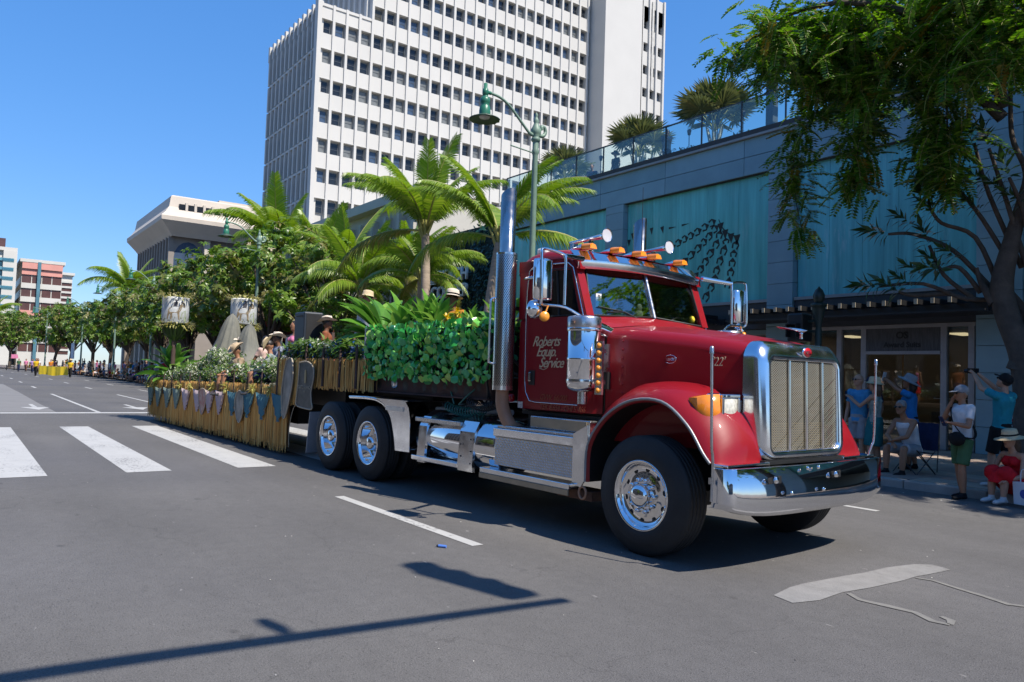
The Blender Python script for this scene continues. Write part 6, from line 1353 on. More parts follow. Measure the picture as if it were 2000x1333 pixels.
for x, y, z in ((-8.45,5.4,2.36),(-8.7,5.4,2.3)):
    for i in range(30): v = Vector((R.gauss(0,1),R.gauss(0,1),R.gauss(0,1))).normalized(); q.leaf((x,y,z), v, (0,0,1), .09, .04)
yb = rig_thing('yellow_flowers', 'bright yellow flower cluster among the ti leaves in the hedge box', 'flowers', -8.55, 5.4, 2.2); q.obj('blossoms', leafmat('yellow_bloom', (.6,.42,.02), (.7,.5,.04), (.5,.34,.02)), yb, off=(-8.55,5.4,2.2))
# flowering bushes along the rail
fgl = leafmat('float_leaf', (.07,.14,.02), (.11,.20,.035), (.19,.27,.06), rough=.4, trans=.3); fwh = leafmat('white_bloom', (.62,.62,.50), (.50,.54,.36), (.70,.70,.62), trans=.2); fbl = leafmat('blue_bloom', (.02,.09,.38), (.04,.14,.46), (.35,.40,.5), trans=.2)
def bush(label, x0, x1, z0, z1, y0=5.16, y1=5.8, n=700, bl=fwh, frac=.45, name='flower_bush'):
    t = rig_thing(name, label, 'flowers', (x0+x1)/2, (y0+y1)/2, z0, 'flowering bushes along the float rail'); off = ((x0+x1)/2,(y0+y1)/2,z0); a = M(); b_ = M()
    for i in range(int(n*1.6)):
        u = R.uniform(-1,1); x = (x0+x1)/2+u*(x1-x0)/2; hgt = (z1-z0)*(.55+.45*math.cos(u*1.3))*R.uniform(.1,1)**.6; p = Vector((x, R.uniform(y0,y1), z0+hgt*R.uniform(.85,1.1)))
        d = Vector((R.gauss(0,1),R.gauss(-.4,1),R.gauss(.3,.8)))
        if R.random() < frac: [b_.leaf(p, Vector((R.gauss(0,1),R.gauss(0,1),R.gauss(.2,1))), (0,0,1), .065, .045) for _ in range(3)]
        else: a.leaf(p, d, (0,0,1), R.uniform(.1,.2), R.uniform(.035,.07), .2)
    a.obj('leaves', fgl, t, off=off); b_.obj('blossoms', bl, t, off=off)
bush('low white flower bush at the rear corner of the float rail', -22.2, -20.5, 1.05, 1.45, n=420)
bush('pale flower bush behind the seafoam bunting on the float', -20.8, -19.3, 1.05, 1.6, n=480)
bush('tall white flower bush beside the grey peaks on the float', -19.9, -17.9, 1.1, 1.95, 5.4, 6.0, n=900)
bush('yellow green flower bush above the red shield on the float', -19.0, -17.2, 1.1, 1.55, n=460, frac=.3)
bush('white flower bush in front of the two straw hats, left pair', -17.3, -15.6, 1.1, 1.62, n=480)
bush('leafy flower bush at the step of the float, right of the grey shield', -15.6, -13.7, 1.1, 1.75, n=560, frac=.3)
bush('blue and white flowers along the raised rail below the loudspeaker', -13.7, -12.2, 1.68, 2.0, 5.12, 5.4, n=420, bl=fbl, frac=.22)
bush('white and yellow flowers on the raised rail above the lettered shield', -13.6, -11.8, 1.72, 2.05, 5.15, 5.5, n=420, frac=.5)
bush('blue and cream flowers at the right end of the raised rail', -11.9, -10.5, 1.66, 2.0, 5.12, 5.5, n=420, bl=fbl, frac=.3)
# lantern drums printed with a horse and rider
drum = pm('lantern_paper', (.66,.66,.63), .6, var=.03); prn = pm('print_brown', (.20,.15,.085), .7, var=.4, scale=9); prg = pm('print_green', (.22,.27,.12), .7, var=.3, scale=9); prd = pm('print_dark', (.05,.05,.06), .7, var=.2); wre = leafmat('wreath_leaf', (.30,.30,.06), (.42,.38,.12), (.50,.44,.22), trans=.2); fern = leafmat('fern_dark', (.03,.07,.012), (.05,.11,.02), (.08,.15,.03))
def lantern(label, x, y, zb, r_=.345, h=.72):
    t = rig_thing('drum_lantern', label, 'lantern', x, y, 1.0, 'white drum lanterns on the float'); b0 = zb-1.0
    M().lathe([(0,b0),(r_,b0),(r_,b0+h),(0,b0+h)], n=40).obj('drum', drum, t, off=(0,0,0)); q = M(); [q.lathe([(r_+.002,b0+.03+.034*i),(r_+.005,b0+.04+.034*i),(r_+.002,b0+.05+.034*i)], n=40) for i in range(20)]; q.obj('drum_ribs', pm('rib_grey', (.45,.47,.47), .6), t, off=(0,0,0))
    def wrap(poly, m_, nm, d=.008):
        q = M(); ang0 = -.22   # faces the kerb side camera
        def P(u, v, rr_): a = ang0+u/r_; return (math.cos(a)*rr_, math.sin(a)*rr_, b0+v)
        n = len(poly); q.add([P(u,v,r_+d) for u,v in poly], [tuple(range(n))]); q.add([P(u,v,r_+d) for u,v in poly]+[P(u,v,r_) for u,v in poly], [(i,(i+1) % n,(i+1) % n+n,i+n) for i in range(n)]); q.obj(nm, m_, t, off=(0,0,0))
    wrap([(-.26,.02),(.28,.02),(.28,.20),(.15,.16),(-.05,.14),(-.26,.12)], prg, 'print_ground', .006)
    wrap([(.10,.05),(.27,.05),(.27,.36),(.16,.30)], prg, 'print_hill', .0065)
    wrap([(-.17,.42),(-.06,.47),(.05,.46),(.12,.52),(.17,.60),(.23,.56),(.26,.47),(.22,.44),(.17,.47),(.13,.36),(.09,.30),(.10,.10),(.07,.10),(.04,.28),(-.08,.28),(-.10,.10),(-.13,.10),(-.14,.27),(-.19,.18),(-.2,.10),(-.23,.11),(-.2,.34)], prn, 'print_horse')
    wrap([(-.06,.46),(.03,.46),(.05,.56),(.02,.58),(.04,.62),(.07,.64),(-.05,.645),(-.01,.61),(-.02,.58),(-.06,.56)], prd, 'print_rider', .0095)
    for zz, rr_ in ((b0+h+.03, r_+.06), (b0-.05, r_+.05)):
        q = M()
        for i in range(230): a = R.uniform(0,6.28); p = Vector((math.cos(a)*(rr_+R.gauss(0,.04)), math.sin(a)*(rr_+R.gauss(0,.04)), zz+R.gauss(0,.045))); q.leaf(p, Vector((math.cos(a),math.sin(a),R.gauss(.3,.8))), (0,0,1), .11, .04)
        q.obj('wreath', wre, t, off=(0,0,0))
    q = M()
    for i in range(150): a = R.uniform(0,6.28); u = R.random(); q.leaf((math.cos(a)*.08, math.sin(a)*.08, b0-.5+.3*u), Vector((math.cos(a),math.sin(a),1.1)), (0,0,1), .5, .07, -.1)
    q.obj('fern_cone', fern, t, off=(0,0,0)); M().cyl((0,0,0),(0,0,b0),.06,8).obj('column', pole, t, off=(0,0,0))
lantern('left white drum lantern with horse print above the rear ti plant', -22.35, 5.45, 2.68)
lantern('right white drum lantern with horse print behind the grey peaks', -21.4, 7.0, 2.72)
# grey sculpted peaks
pk = pm('peak_stone', (.23,.22,.175), .85, col2=(.11,.115,.10), scale=2.2, bump=.4, bscale=8)
for lab, x, y, h, w, sd in (('taller grey green sculpted peak on the float, left of the pair', -20.3, 6.15, 1.92, .95, 3), ('shorter grey green sculpted peak on the float, in front of the right lantern', -18.75, 6.2, 1.62, .85, 8)):
    t = rig_thing('sculpted_peak', lab, 'sculpture', x, y, 1.0, 'sculpted peaks on the float'); rg = random.Random(sd); q = M(); n = 44; rings = []; ph = [rg.uniform(0,6.28) for _ in range(12)]
    for k in range(19):
        u = k/18; rr_ = w*((1-u)**.62*.80+.20*(1-u))*(1+.10*math.sin(7*u+ph[6]))+.05*(1-u)+.02
        ring = []
        for i in range(n):
            a = 6.283*i/n; d = 1+.16*math.sin(2*a+ph[0]+2*u)+.11*abs(math.sin(4*a+ph[1]+1.5*u))-.14*abs(math.sin(6.5*a+ph[2]-u))+.05*math.sin(17*a+ph[3]+5*u)+.04*math.sin(29*a+9*u+ph[4])
            ring.append((rr_*d*math.cos(a)+.30*u*u*math.cos(ph[5])+.10*math.sin(4*u+ph[7]), rr_*.72*d*math.sin(a)+.1*u, h*u+.05*math.sin(5*a+ph[8])*(1-u)*u*3))
        rings.append(ring)
    q.loft(rings, capb=True); q.obj('body', pk, t, off=(0,0,0))
t = rig_thing('loudspeaker', 'black loudspeaker standing on the float behind the flower rail', 'speaker', -14.6, 6.0, 1.4); tpo = (-14.6,6.0,1.4)
M().box(-14.85,-14.35,5.8,6.2,1.98,2.68).obj('cabinet', pm('speaker_black', (.022,.03,.042), .5, var=.1), t, off=tpo, bevel=.03); M().box(-14.3495,-14.34,5.84,6.16,2.02,2.64).obj('grille', blackm, t, off=tpo); M().box(-14.8,-14.4,5.85,6.15,1.0,1.98).obj('stand', blackm, t, off=tpo); M().tube([(-14.75,5.79,2.60),(-14.6,5.77,2.6),(-14.45,5.79,2.6)], .01, 5).obj('handle', blackm, t, off=tpo)
q = rig_thing('fence_rack', 'low wooden rail hung with pale cloths behind the riders', 'rail', -17.2, 6.9, 1.0); qo = (-17.2,6.9,1.0)
M().box(-18.6,-15.4,6.88,6.94,2.30,2.36).obj('top_rail', pole, q, off=qo); [M().box(x,x+.06,6.88,6.94,1.0,2.3).obj('post', pole, q, off=qo) for x in (-18.6,-17.5,-16.4,-15.46)]
for i, x in enumerate((-18.4,-17.9,-17.2,-16.8,-16.2,-15.8)): M().box(x,x+.26,6.85,6.865,1.75,2.30).obj('cloth', R.choice((cl['w'],cl['l'],pm('cloth_cream',(.5,.44,.34),.9))), q, off=qo)
# ---------------------------------------------------------------- people
def bake(mb, name, mat, voxel, it=4, fac=.5):
    """fuse overlapping limbs into one continuous skin"""
    me = mb.mesh('tmp'); o = bpy.data.objects.new('tmp', me)
    r_ = o.modifiers.new('r', 'REMESH'); r_.mode = 'VOXEL'; r_.voxel_size = voxel; r_.use_smooth_shade = True
    s_ = o.modifiers.new('s', 'SMOOTH'); s_.iterations = it; s_.factor = fac
    out = evaluated(o); bpy.data.objects.remove(o); bpy.data.meshes.remove(me)
    out.name = name; out.materials.clear(); out.materials.append(mat); return out
def skinm(n, c): return pm('skin_'+n, c, .55, var=.08, scale=9, spec=.35)
SK = {'light': skinm('light', (.46,.25,.16)), 'tan': skinm('tan', (.33,.16,.09)), 'brown': skinm('brown', (.20,.095,.055))}
def cloth(n, c, c2=None, sc_=10): return pm('garment_'+n, c, .85, var=.16, col2=c2, scale=sc_, spec=.2, bump=1.0, bscale=11, sz=.6)
eyem = pm('eye_dark', (.01,.008,.008), .2, var=0); lipm = pm('lip', (.30,.10,.08), .5, var=.1); sung = pm('sunglasses', (.008,.008,.01), .08, var=0)
haird = pm('hair_dark', (.018,.012,.009), .5, var=.3, scale=30); hairg = pm('hair_grey', (.22,.21,.20), .6, var=.3, scale=30); hairb = pm('hair_brown', (.07,.035,.018), .5, var=.3, scale=30)
straw = pm('straw_hat', (.58,.46,.28), .8, var=.12, scale=30, bump=.2); feltt = pm('felt_tan', (.50,.38,.24), .85, var=.08); feltw = pm('felt_cream', (.66,.57,.46), .85, var=.06)
V = Vector
def pose_stand(h=1.7, armL=None, armR=None, lean=(0,0), step=.02, wide=.10):
    J = dict(pel=V((0,0,.94)), chest=V((lean[0]*.6,lean[1]*.6,1.28)), neck=V((lean[0],lean[1],1.46)), head=V((lean[0]*1.15+.02,lean[1]*1.1,1.60)))
    for s_, n in ((1,'L'),(-1,'R')):
        J['hip'+n] = V((0,.095*s_,.90)); J['knee'+n] = V((.03+step*s_,wide*s_,.50)); J['ank'+n] = V((-.02+step*1.6*s_,wide*1.05*s_,.085))
        J['sh'+n] = V((lean[0]*.9,lean[1]+.185*s_,1.405)); J['el'+n] = V((lean[0]*.8-.03,lean[1]+.245*s_,1.12)); J['wr'+n] = V((lean[0]*.8+.07,lean[1]+.235*s_,.885))
    for n, a in (('L',armL),('R',armR)):
        if a: J['el'+n] = V(a[0]); J['wr'+n] = V(a[1])
    return J
def pose_sit(seat=.42, armL=None, armR=None, lean=.06, knee=.42, spread=.13, foot=.0):
    z = seat; J = dict(pel=V((0,0,z+.08)), chest=V((lean*.6,0,z+.42)), neck=V((lean,0,z+.60)), head=V((lean*1.25+.03,0,z+.745)))
    for s_, n in ((1,'L'),(-1,'R')):
        J['hip'+n] = V((.02,.095*s_,z+.06)); kz = max(z+.10, .46); J['knee'+n] = V((knee,spread*s_,kz)); J['ank'+n] = V((knee+.02+foot,spread*.95*s_,.085))
        J['sh'+n] = V((lean*.9,.185*s_,z+.545)); J['el'+n] = V((lean+.12,.245*s_,z+.30)); J['wr'+n] = V((lean+.32,.14*s_,z+.22))
    for n, a in (('L',armL),('R',armR)):
        if a: J['el'+n] = V(a[0]); J['wr'+n] = V(a[1])
    return J
def person_parts(J, look=(0,0), fingers=True, sex='m', top='tee', bottom='shorts', hair='short', vox=.011):
    """meshes of body and clothes, all in the local frame, the figure facing +X"""
    q = M(); fem = sex == 'f'; hq = Quaternion((0,0,1), rad(look[0])) @ Quaternion((0,1,0), -rad(look[1]))
    def T(a, b_, r1, r2, flat=None, mid=None):
        a = J[a] if isinstance(a, str) else V(a); b_ = J[b_] if isinstance(b_, str) else V(b_)
        n = 5; pts = [a.lerp(b_, i/n) for i in range(n+1)]; rs = [r1+(r2-r1)*i/n+(mid or 0)*math.sin(math.pi*i/n) for i in range(n+1)]; q.tube(pts, rs, 12, True, True, flat); q.ell(b_, (rs[-1],)*3, 8, 6); q.ell(a, (rs[0],)*3, 8, 6)
    def torso(mb, g=0, top_=True):
        pl, ch, nk = J['pel'], J['chest'], J['neck']; ax = (ch-pl).normalized()
        W = (.150,.152,.128,.140,.158,.120) if fem else (.145,.148,.145,.162,.182,.14)
        pts = [pl-ax*.07, pl+ax*.02, pl.lerp(ch,.45), pl.lerp(ch,.8), ch+ (nk-ch)*.35, ch+(nk-ch)*.75]; mb.tube(pts, [w+g for w in W], 18, True, True, .68)
        return pts
    torso(q); T('neck', J['neck']+(J['head']-J['neck'])*.6, .056, .05)
    if fem: [q.ell(J['chest']+V((.085,s_*.07,.035)), (.055,.062,.058), 10, 8) for s_ in (1,-1)]
    hc = J['head']+V((0,0,.035))
    def H(v): return hc + hq @ V(v)
    q.ell(hc, (.098,.077,.112), 16, 12, hq); q.ell(H((.03,0,-.065)), (.062,.055,.055), 12, 8, hq); q.ell(H((.098,0,-.012)), (.020,.013,.022), 8, 6, hq); q.ell(H((.070,0,-.098)), (.024,.028,.018), 8, 6, hq)
    for s_ in (1,-1): q.ell(H((-.005,.078*s_,-.01)), (.018,.010,.03), 8, 6, hq)
    for n in 'LR':
        s_ = 1 if n == 'L' else -1
        T('hip'+n, 'knee'+n, .082, .055, None, .004); T('knee'+n, 'ank'+n, .055, .036, None, .012); T('sh'+n, 'el'+n, .050 if not fem else .042, .039 if not fem else .034); T('el'+n, 'wr'+n, .039 if not fem else .034, .026, None, .004)
        q.tube([J['chest'].lerp(J['neck'],.6), J['sh'+n]], [.075,.055], 12)
        d = (J['wr'+n]-J['el'+n]).normalized(); sd = d.cross(V((0,0,1))); sd = sd.normalized() if sd.length > .1 else V((1,0,0)); nr = sd.cross(d)
        p = J['wr'+n]; q.tube([p, p+d*.045, p+d*.085], [.026,.036,.034], 10, True, True, .5); c = p+d*.085
        if fingers:
            for k, (o_, L_) in enumerate(((-.028,.058),(-.010,.07),(.010,.066),(.027,.05))):
                b_ = c+sd*o_-d*.01; q.tube([b_, b_+d*L_*.45-nr*.004, b_+d*L_*.8-nr*.018, b_+d*L_*.92-nr*.030], [.0095,.009,.008,.007], 6)
            b_ = p+d*.03+sd*.028*(-s_); q.tube([b_, b_+d*.03-sd*.022*s_-nr*.01, b_+d*.055-sd*.026*s_-nr*.018], [.012,.010,.008], 6)
        else: q.ell(c+d*.03, (.04,.035,.03), 8, 6)
    out = {'body': (q, vox)}
    # clothes
    sh = M()
    if top != 'none':
        pts = torso(sh, .016)
        if top == 'tank': sh.tube([J['chest'].lerp(J['neck'],.2), J['chest'].lerp(J['neck'],.62)], [.176,.125] if not fem else [.150,.105], 18, True, True, .72)
        if top in ('tee','shirt'):
            for n in 'LR':
                e = J['sh'+n].lerp(J['el'+n], .62 if top == 'tee' else 1); sh.tube([J['chest'].lerp(J['neck'],.55), J['sh'+n], e], [.09,.070,.062], 12); sh.ell(J['sh'+n], (.068,)*3, 10, 8)
                if top == 'shirt': sh.tube([J['el'+n], J['wr'+n]], [.052,.04], 10)
            sh.tube([J['chest'].lerp(J['neck'],.5), J['neck']+(J['chest']-J['neck'])*.12], [.115,.068], 14, True, True, .8)
        elif top == 'tank':
            for s_ in (1,-1): sh.tube([J['chest']+V((.03,.09*s_,.02)), J['neck']+V((.0,.095*s_,-.045)), J['chest']+V((-.06,.09*s_,.02))], [.066,.056,.066], 8)
        if fem: [sh.ell(J['chest']+V((.085,s_*.07,.035)), (.068,.074,.07), 10, 8) for s_ in (1,-1)]
        low = J['pel']-(J['chest']-J['pel']).normalized()*.10; sh.tube([low, J['pel']], [.168 if not fem else .172]*2, 18, True, True, .72)
        out['shirt'] = (sh, vox*1.15)
    bt = M(); ax = (J['chest']-J['pel']).normalized()
    if bottom in ('shorts','pants'):
        bt.tube([J['pel']+ax*.06, J['pel']-ax*.10], [.158,.165], 18, True, True, .74)
        for n in 'LR':
            e = J['hip'+n].lerp(J['knee'+n], .92); s_ = 1 if n == 'L' else -1
            bt.tube([J['hip'+n]+V((0,0,.02)), J['hip'+n].lerp(J['knee'+n],.5), e], [.105,.098,.094], 14)
            if bottom == 'pants': bt.tube([e, J['knee'+n], J['ank'+n]+V((0,0,.02))], [.085,.075,.06], 12); bt.ell(J['knee'+n], (.078,)*3, 8, 6)
        out['shorts' if bottom == 'shorts' else 'trousers'] = (bt, vox*1.15)
    elif bottom == 'dress':
        bt.tube([J['pel']+ax*.10, J['pel']-ax*.08], [.15,.175], 18, True, True, .78)
        for n in 'LR': bt.tube([J['hip'+n], J['hip'+n].lerp(J['knee'+n],.5), J['knee'+n]+V((.03,0,.01))], [.135,.130,.118], 14); bt.ell(J['knee'+n]+V((.015,0,0)), (.10,.10,.10), 10, 8)
        kl = (J['kneeL']+J['kneeR'])/2; bt.tube([J['pel'], kl+V((0,0,-.03))], [.13,.11], 14, True, True, .7); bt.tube([kl+V((.02,0,0)), kl+V((.05,0,-.16))], [.12,.13], 14, True, True, .5); out['skirt'] = (bt, vox*1.3)
    elif bottom == 'skirt':
        kl = (J['kneeL']+J['kneeR'])/2; bt.tube([J['pel']+ax*.08, J['pel']-ax*.03, J['pel'].lerp(kl,.5), kl.lerp(J['pel'],-.08)], [.15,.175,.19,.20], 18, True, True, .85); out['skirt'] = (bt, vox*1.3)
    so = M()
    for n in 'LR':
        a = J['ank'+n]; f = a-J['knee'+n]; fw = V((1,0,0)); so.tube([a+V((-.055,0,-.045)), a+V((.05,0,-.04)), a+V((.13,0,-.052)), a+V((.185,0,-.06))], [.038,.046,.046,.03], 10, True, True, .75); so.tube([a+V((0,0,.03)), a+V((0,0,-.03))], [.043,.046], 10)
    out['shoes'] = (so, vox*1.1)
    hr_ = M()
    if hair in ('short','long'):
        hr_.ell(H((-.018,0,.028)), (.098,.085,.103), 14, 10, hq)
        if hair == 'long': hr_.tube([H((-.06,0,.02)), H((-.085,0,-.10)), H((-.08,0,-.22))], [.085,.078,.05], 12)
        out['hair'] = (hr_, vox)
    f = M(); [f.ell(H((.088,.032*s_,.012)), (.008,.013,.008), 8, 6, hq) for s_ in (1,-1)]; out['eyes'] = (f, 0)
    f = M(); f.ell(H((.086,0,-.052)), (.010,.024,.007), 8, 6, hq); out['mouth'] = (f, 0)
    return out, H, hq
def hat(kind, H, hq, mat, par, band=None, off=(0,0,0)):
    ax = hq @ V((-.12,0,1)); c = H((-.01,0,.055)); m_ = M()
    if kind in ('straw','cowboy','sun'):
        br = {'straw':.165,'cowboy':.19,'sun':.20}[kind]; n = 28; q0 = V((0,0,1)).rotation_difference(ax.normalized()) @ hq; rings = []
        for r_, z in ((br,0),(br*.8,-.004),(.112,.0),(.106,.012),(.100,.06),(.092,.098),(.06,.112),(.0,.102)):
            rings.append([c + q0 @ V((r_*1.12*math.cos(t), r_*math.sin(t), z+(.075*(abs(math.sin(t))**3)*max(0,(r_-.10)/.09) if kind == 'cowboy' else -.028*max(0,(r_-.112)/.08))-(.03*math.cos(t)**2*max(0,(.1-r_)/.1) if kind == 'cowboy' else 0))) for t in [6.283*i/n for i in range(n)]])
        m_.loft(rings); m_.loft([[p-ax*.006 for p in rings[0]],[p-ax*.006 for p in rings[1]],[p-ax*.006 for p in rings[2]]])
        o = m_.obj('hat', mat, par, off=off)
        if band: b_ = M(); b_.loft([[c+q0 @ V((.1085*1.12*math.cos(t), .1085*math.sin(t), z)) for t in [6.283*i/n for i in range(n)]] for z in (.008,.034)]); b_.obj('hat_band', band, o, off=off)
    else:
        m_.ell(H((-.012,0,.042)), (.108,.090,.088), 16, 10, hq); m_.loft([[H((.07+.0*math.cos(t),.075*math.sin(t),.05)) for t in (-1.3,-.65,0,.65,1.3)],[H((.10+.085*math.cos(t),.075*math.sin(t),.035)) for t in (-1.3,-.65,0,.65,1.3)]], closed=False); m_.obj('cap', mat, par, off=off)
BODYCACHE = {}
def person(label, loc, face, J, skin='light', top=None, tcol=None, bottom='shorts', bcol=None, shoe=None, hair=('short',None), hatk=None, sex='m', look=(0,0), scale=.93, fingers=True, vox=.011, glasses=False, group=None, cat='person'):
    t = thing('person', label, cat, loc, group); t.rotation_euler = (0,0,rad(face)); t.scale = (scale,)*3
    parts, H, hq = person_parts(J, look, fingers, sex, top or 'none', bottom, hair[0], vox)
    mm = {'body': SK[skin], 'shirt': tcol, 'shorts': bcol, 'trousers': bcol, 'skirt': bcol, 'shoes': shoe or cloth('shoe', (.05,.05,.055)), 'hair': hair[1], 'eyes': eyem, 'mouth': lipm}
    for n, (mb, vx) in parts.items():
        if vx: me = bake(mb, n, mm[n], vx)
        else: me = mb.mesh(n); me.materials.append(mm[n])
        o = bpy.data.objects.new(n, me); COL.objects.link(o); o.parent = t
    if glasses:
        g_ = M(); [g_.ell(H((.092,.034*s_,.012)), (.012,.030,.020), 10, 6, hq) for s_ in (1,-1)]; g_.tube([H((.1,.01,.015)),H((.1,-.01,.015))], .005, 5); [g_.tube([H((.09,.06*s_,.016)),H((.0,.082*s_,.012))], .004, 5) for s_ in (1,-1)]; g_.obj('sunglasses', sung, t, off=(0,0,0))
    if hatk: hat(hatk[0], H, hq, hatk[1], t, hatk[2] if len(hatk) > 2 else None)
    return t
def world_of(t, v): return Matrix.Translation(t.location) @ Matrix.Rotation(t.rotation_euler.z,4,'Z') @ Matrix.Scale(t.scale.x,4) @ V(v)
def held(name, m_, mats, label, cat, t, v, rz=None, tilt=0):
    o = m_.obj(name, mats, None, off=(0,0,0)); o.location = world_of(t, v); o.rotation_euler = (0, tilt, t.rotation_euler.z if rz is None else rz); return tag(o, label, cat)
cw = cloth('white', (.62,.62,.63)); cteal = cloth('teal', (.02,.24,.30)); cblue = cloth('sky_blue', (.025,.19,.46)); cblue2 = cloth('pale_blue', (.06,.27,.50)); cgreen = cloth('olive_green', (.06,.13,.06)); cblk = cloth('black', (.012,.012,.013)); cred = cloth('red', (.55,.012,.02)); cpat = cloth('leaf_print', (.50,.50,.46), (.06,.16,.15), 14); csk = cloth('teal_skirt', (.015,.14,.15)); cgrey = cloth('grey', (.28,.29,.31)); ctan = cloth('tan', (.35,.26,.17)); cnavy = cloth('navy', (.02,.03,.08)); wsh = cloth('white_shoe', (.55,.55,.55))
phone = lambda w=.075, h=.15: M().box(-.005,.005,-w/2,w/2,-h/2,h/2)
phm = pm('phone_black', (.012,.012,.014), .15, var=0)
# the standing man in white at the kerb edge
p = person('man in white t-shirt and green shorts holding phone, grey cap, at the kerb', (-5.05,11.78,0), -118, pose_stand(armL=((.10,.26,1.13),(.26,.10,1.17)), armR=((.12,-.26,1.22),(.10,-.10,1.50)), step=.05), 'tan', 'tee', cw, 'shorts', cgreen, cblk, ('short', hairg), ('cap', cgrey), look=(-8,-8), glasses=True)
held('phone', phone(), cnavy, 'dark blue phone held by the man in white', 'phone', p, (.36,.03,1.19), tilt=.5)
b_ = M(); b_.ell((.17,.10,.93),(.075,.16,.11), 14, 10); o = b_.obj('shoulder_bag', cblk, None, off=(0,0,0)); o.location = p.location; o.rotation_euler = p.rotation_euler; o.scale = p.scale; tag(o, 'black shoulder bag slung across the man in white', 'bag')
q = M(); sp = smooth_path([(.12,.14,1.0),(.175,.02,1.18),(.10,-.12,1.40),(0,-.14,1.46),(-.12,-.08,1.3),(-.16,.08,1.05),(-.03,.20,.95),(.10,.16,.96)],5); q.tube(sp, .018, 6, True, True, .4); q.obj('strap', cblk, o, off=(0,0,0))
p = person('man in teal t-shirt and black shorts filming upward with both arms raised', (-4.86,12.62,.13), 168, pose_stand(armL=((.22,.16,1.52),(.40,.06,1.74)), armR=((.20,-.20,1.50),(.40,-.05,1.74)), lean=(-.05,0), step=.06), 'light', 'tee', cteal, 'shorts', cblk, wsh, ('short', haird), ('cap', cblk), look=(0,28), scale=.97, glasses=True)
held('camera', M().box(-.06,.06,-.05,.05,-.04,.04).cyl((.06,0,0),(.13,0,0),.03,10), phm, 'black camera held up by the man in teal', 'camera', p, (.46,0,1.79))
p = person('seated man in white tank top leaning forward on camp chair, elbows on knees', (-6.42,13.15,.10), -105, pose_sit(.36, armL=((.36,.20,.66),(.42,.02,.60)), armR=((.36,-.20,.66),(.42,-.03,.55)), lean=.20, knee=.40, spread=.17), 'tan', 'tank', cw, 'shorts', cgrey, cblk, ('short', hairg), look=(12,-4), glasses=True, scale=1.0)
ch = thing('camp_chair', 'folding camp chair with dark legs under the man in tank top', 'chair', (-6.42,13.2,.125)); ch.rotation_euler = (0,0,rad(-105))
q = M(); [q.tube([(a*.22,b_*.24,0),(-a*.22,b_*.24,.42)], .009, 6) for a in (1,-1) for b_ in (1,-1)]; [q.tube([(a*.22,.24,0),(a*.22,-.24,.42)], .009, 6) for a in (1,-1)]; [q.tube([(-.22,b_*.26,.05),(-.27,b_*.26,.85)], .009, 6) for b_ in (1,-1)]; q.obj('frame', steelb, ch, off=(0,0,0))
M().add([(.22,-.25,.40),(.22,.25,.40),(-.24,.25,.36),(-.24,-.25,.36),(0,0,.33)], [(0,1,4),(1,2,4),(2,3,4),(3,0,4)]).obj('seat', cnavy, ch, off=(0,0,0)); M().add([(-.23,-.26,.40),(-.23,.26,.40),(-.28,.26,.86),(-.28,-.26,.86)], [(0,1,2,3)]).obj('backrest', cnavy, ch, off=(0,0,0))
p = person('woman in red dress and banded straw hat sitting on the kerb', (-4.42,12.02,.02), -112, pose_sit(.16, armL=((.22,.26,.42),(.36,.16,.36)), armR=((.22,-.26,.42),(.36,-.12,.36)), lean=.10, knee=.36, spread=.11), 'light', 'tank', cred, 'dress', cred, wsh, ('long', hairb), ('sun', straw, cblk), 'f', look=(-5,-8))
o = M().prism([(-.15,0),(.15,0),(.17,.30),(-.17,.30)], 'x', -.035, .035).obj('tote_bag', pm('tote_white', (.62,.63,.66), .8, var=.05), None, off=(0,0,0), bevel=.02); o.location = (-4.18,11.62,.05); o.rotation_euler = (0,0,rad(-112)); tag(o, 'white tote bag with blue print beside the woman in red', 'bag')
M().lathe([(0,.002),(.06,.0)], o=(.036,0,.15), axis=(1,0,0), n=20).obj('print', pm('tote_print', (.05,.08,.35), .7), o, off=(0,0,0)); M().tube(smooth_path([(0,-.08,.3),(0,-.06,.46),(0,.06,.46),(0,.08,.3)],5), .008, 5).obj('handle', MATS['tote_white'], o, off=(0,0,0))
p = person('woman in straw hat and leaf print top reaching forward with her phone', (-7.0,13.0,.13), -172, pose_stand(armL=((.22,.17,1.22),(.46,.06,1.38)), armR=((.22,-.17,1.20),(.46,-.05,1.38))), 'light', 'tank', cpat, 'skirt', csk, wsh, ('long', hairb), ('straw', straw), 'f', look=(-10,0), scale=.90)
held('phone', phone(), phm, 'black phone held out by the woman in straw hat', 'phone', p, (.56,0,1.42))
p = person('person in blue t-shirt and brimmed hat holding a white sheet overhead', (-6.72,13.7,.13), -165, pose_stand(armL=((.20,.18,1.50),(.40,.08,1.66)), armR=((.20,-.18,1.48),(.40,-.06,1.66)), lean=(.02,0)), 'tan', 'tee', cblue, 'shorts', cblk, cblk, ('long', haird), ('sun', cgrey), 'f', look=(0,10), scale=.94)
held('paper', M().box(-.003,.003,-.11,.11,-.08,.08), cw, 'white sheet held up by the person in blue', 'paper', p, (.47,.02,1.74), tilt=-.2)
person('bald man in pale blue t-shirt and sunglasses beside the chrome grille', (-7.35,13.1,.13), -95, pose_stand(), 'light', 'tee', cblue2, 'shorts', cgrey, cblk, ('none', None), look=(-20,0), glasses=True, scale=.95)
person('person in dark blue cap half hidden between bald man and straw hat', (-7.55,13.9,.13), -110, pose_stand(), 'tan', 'tee', cnavy, 'shorts', cgrey, cblk, ('short', haird), ('cap', cnavy), scale=.93)
p = person('person in red white and blue striped shirt behind the leaning trunk', (-5.35,14.6,.13), -120, pose_stand(), 'tan', 'tee', cw, 'shorts', cnavy, cblk, ('short', haird), scale=.93)
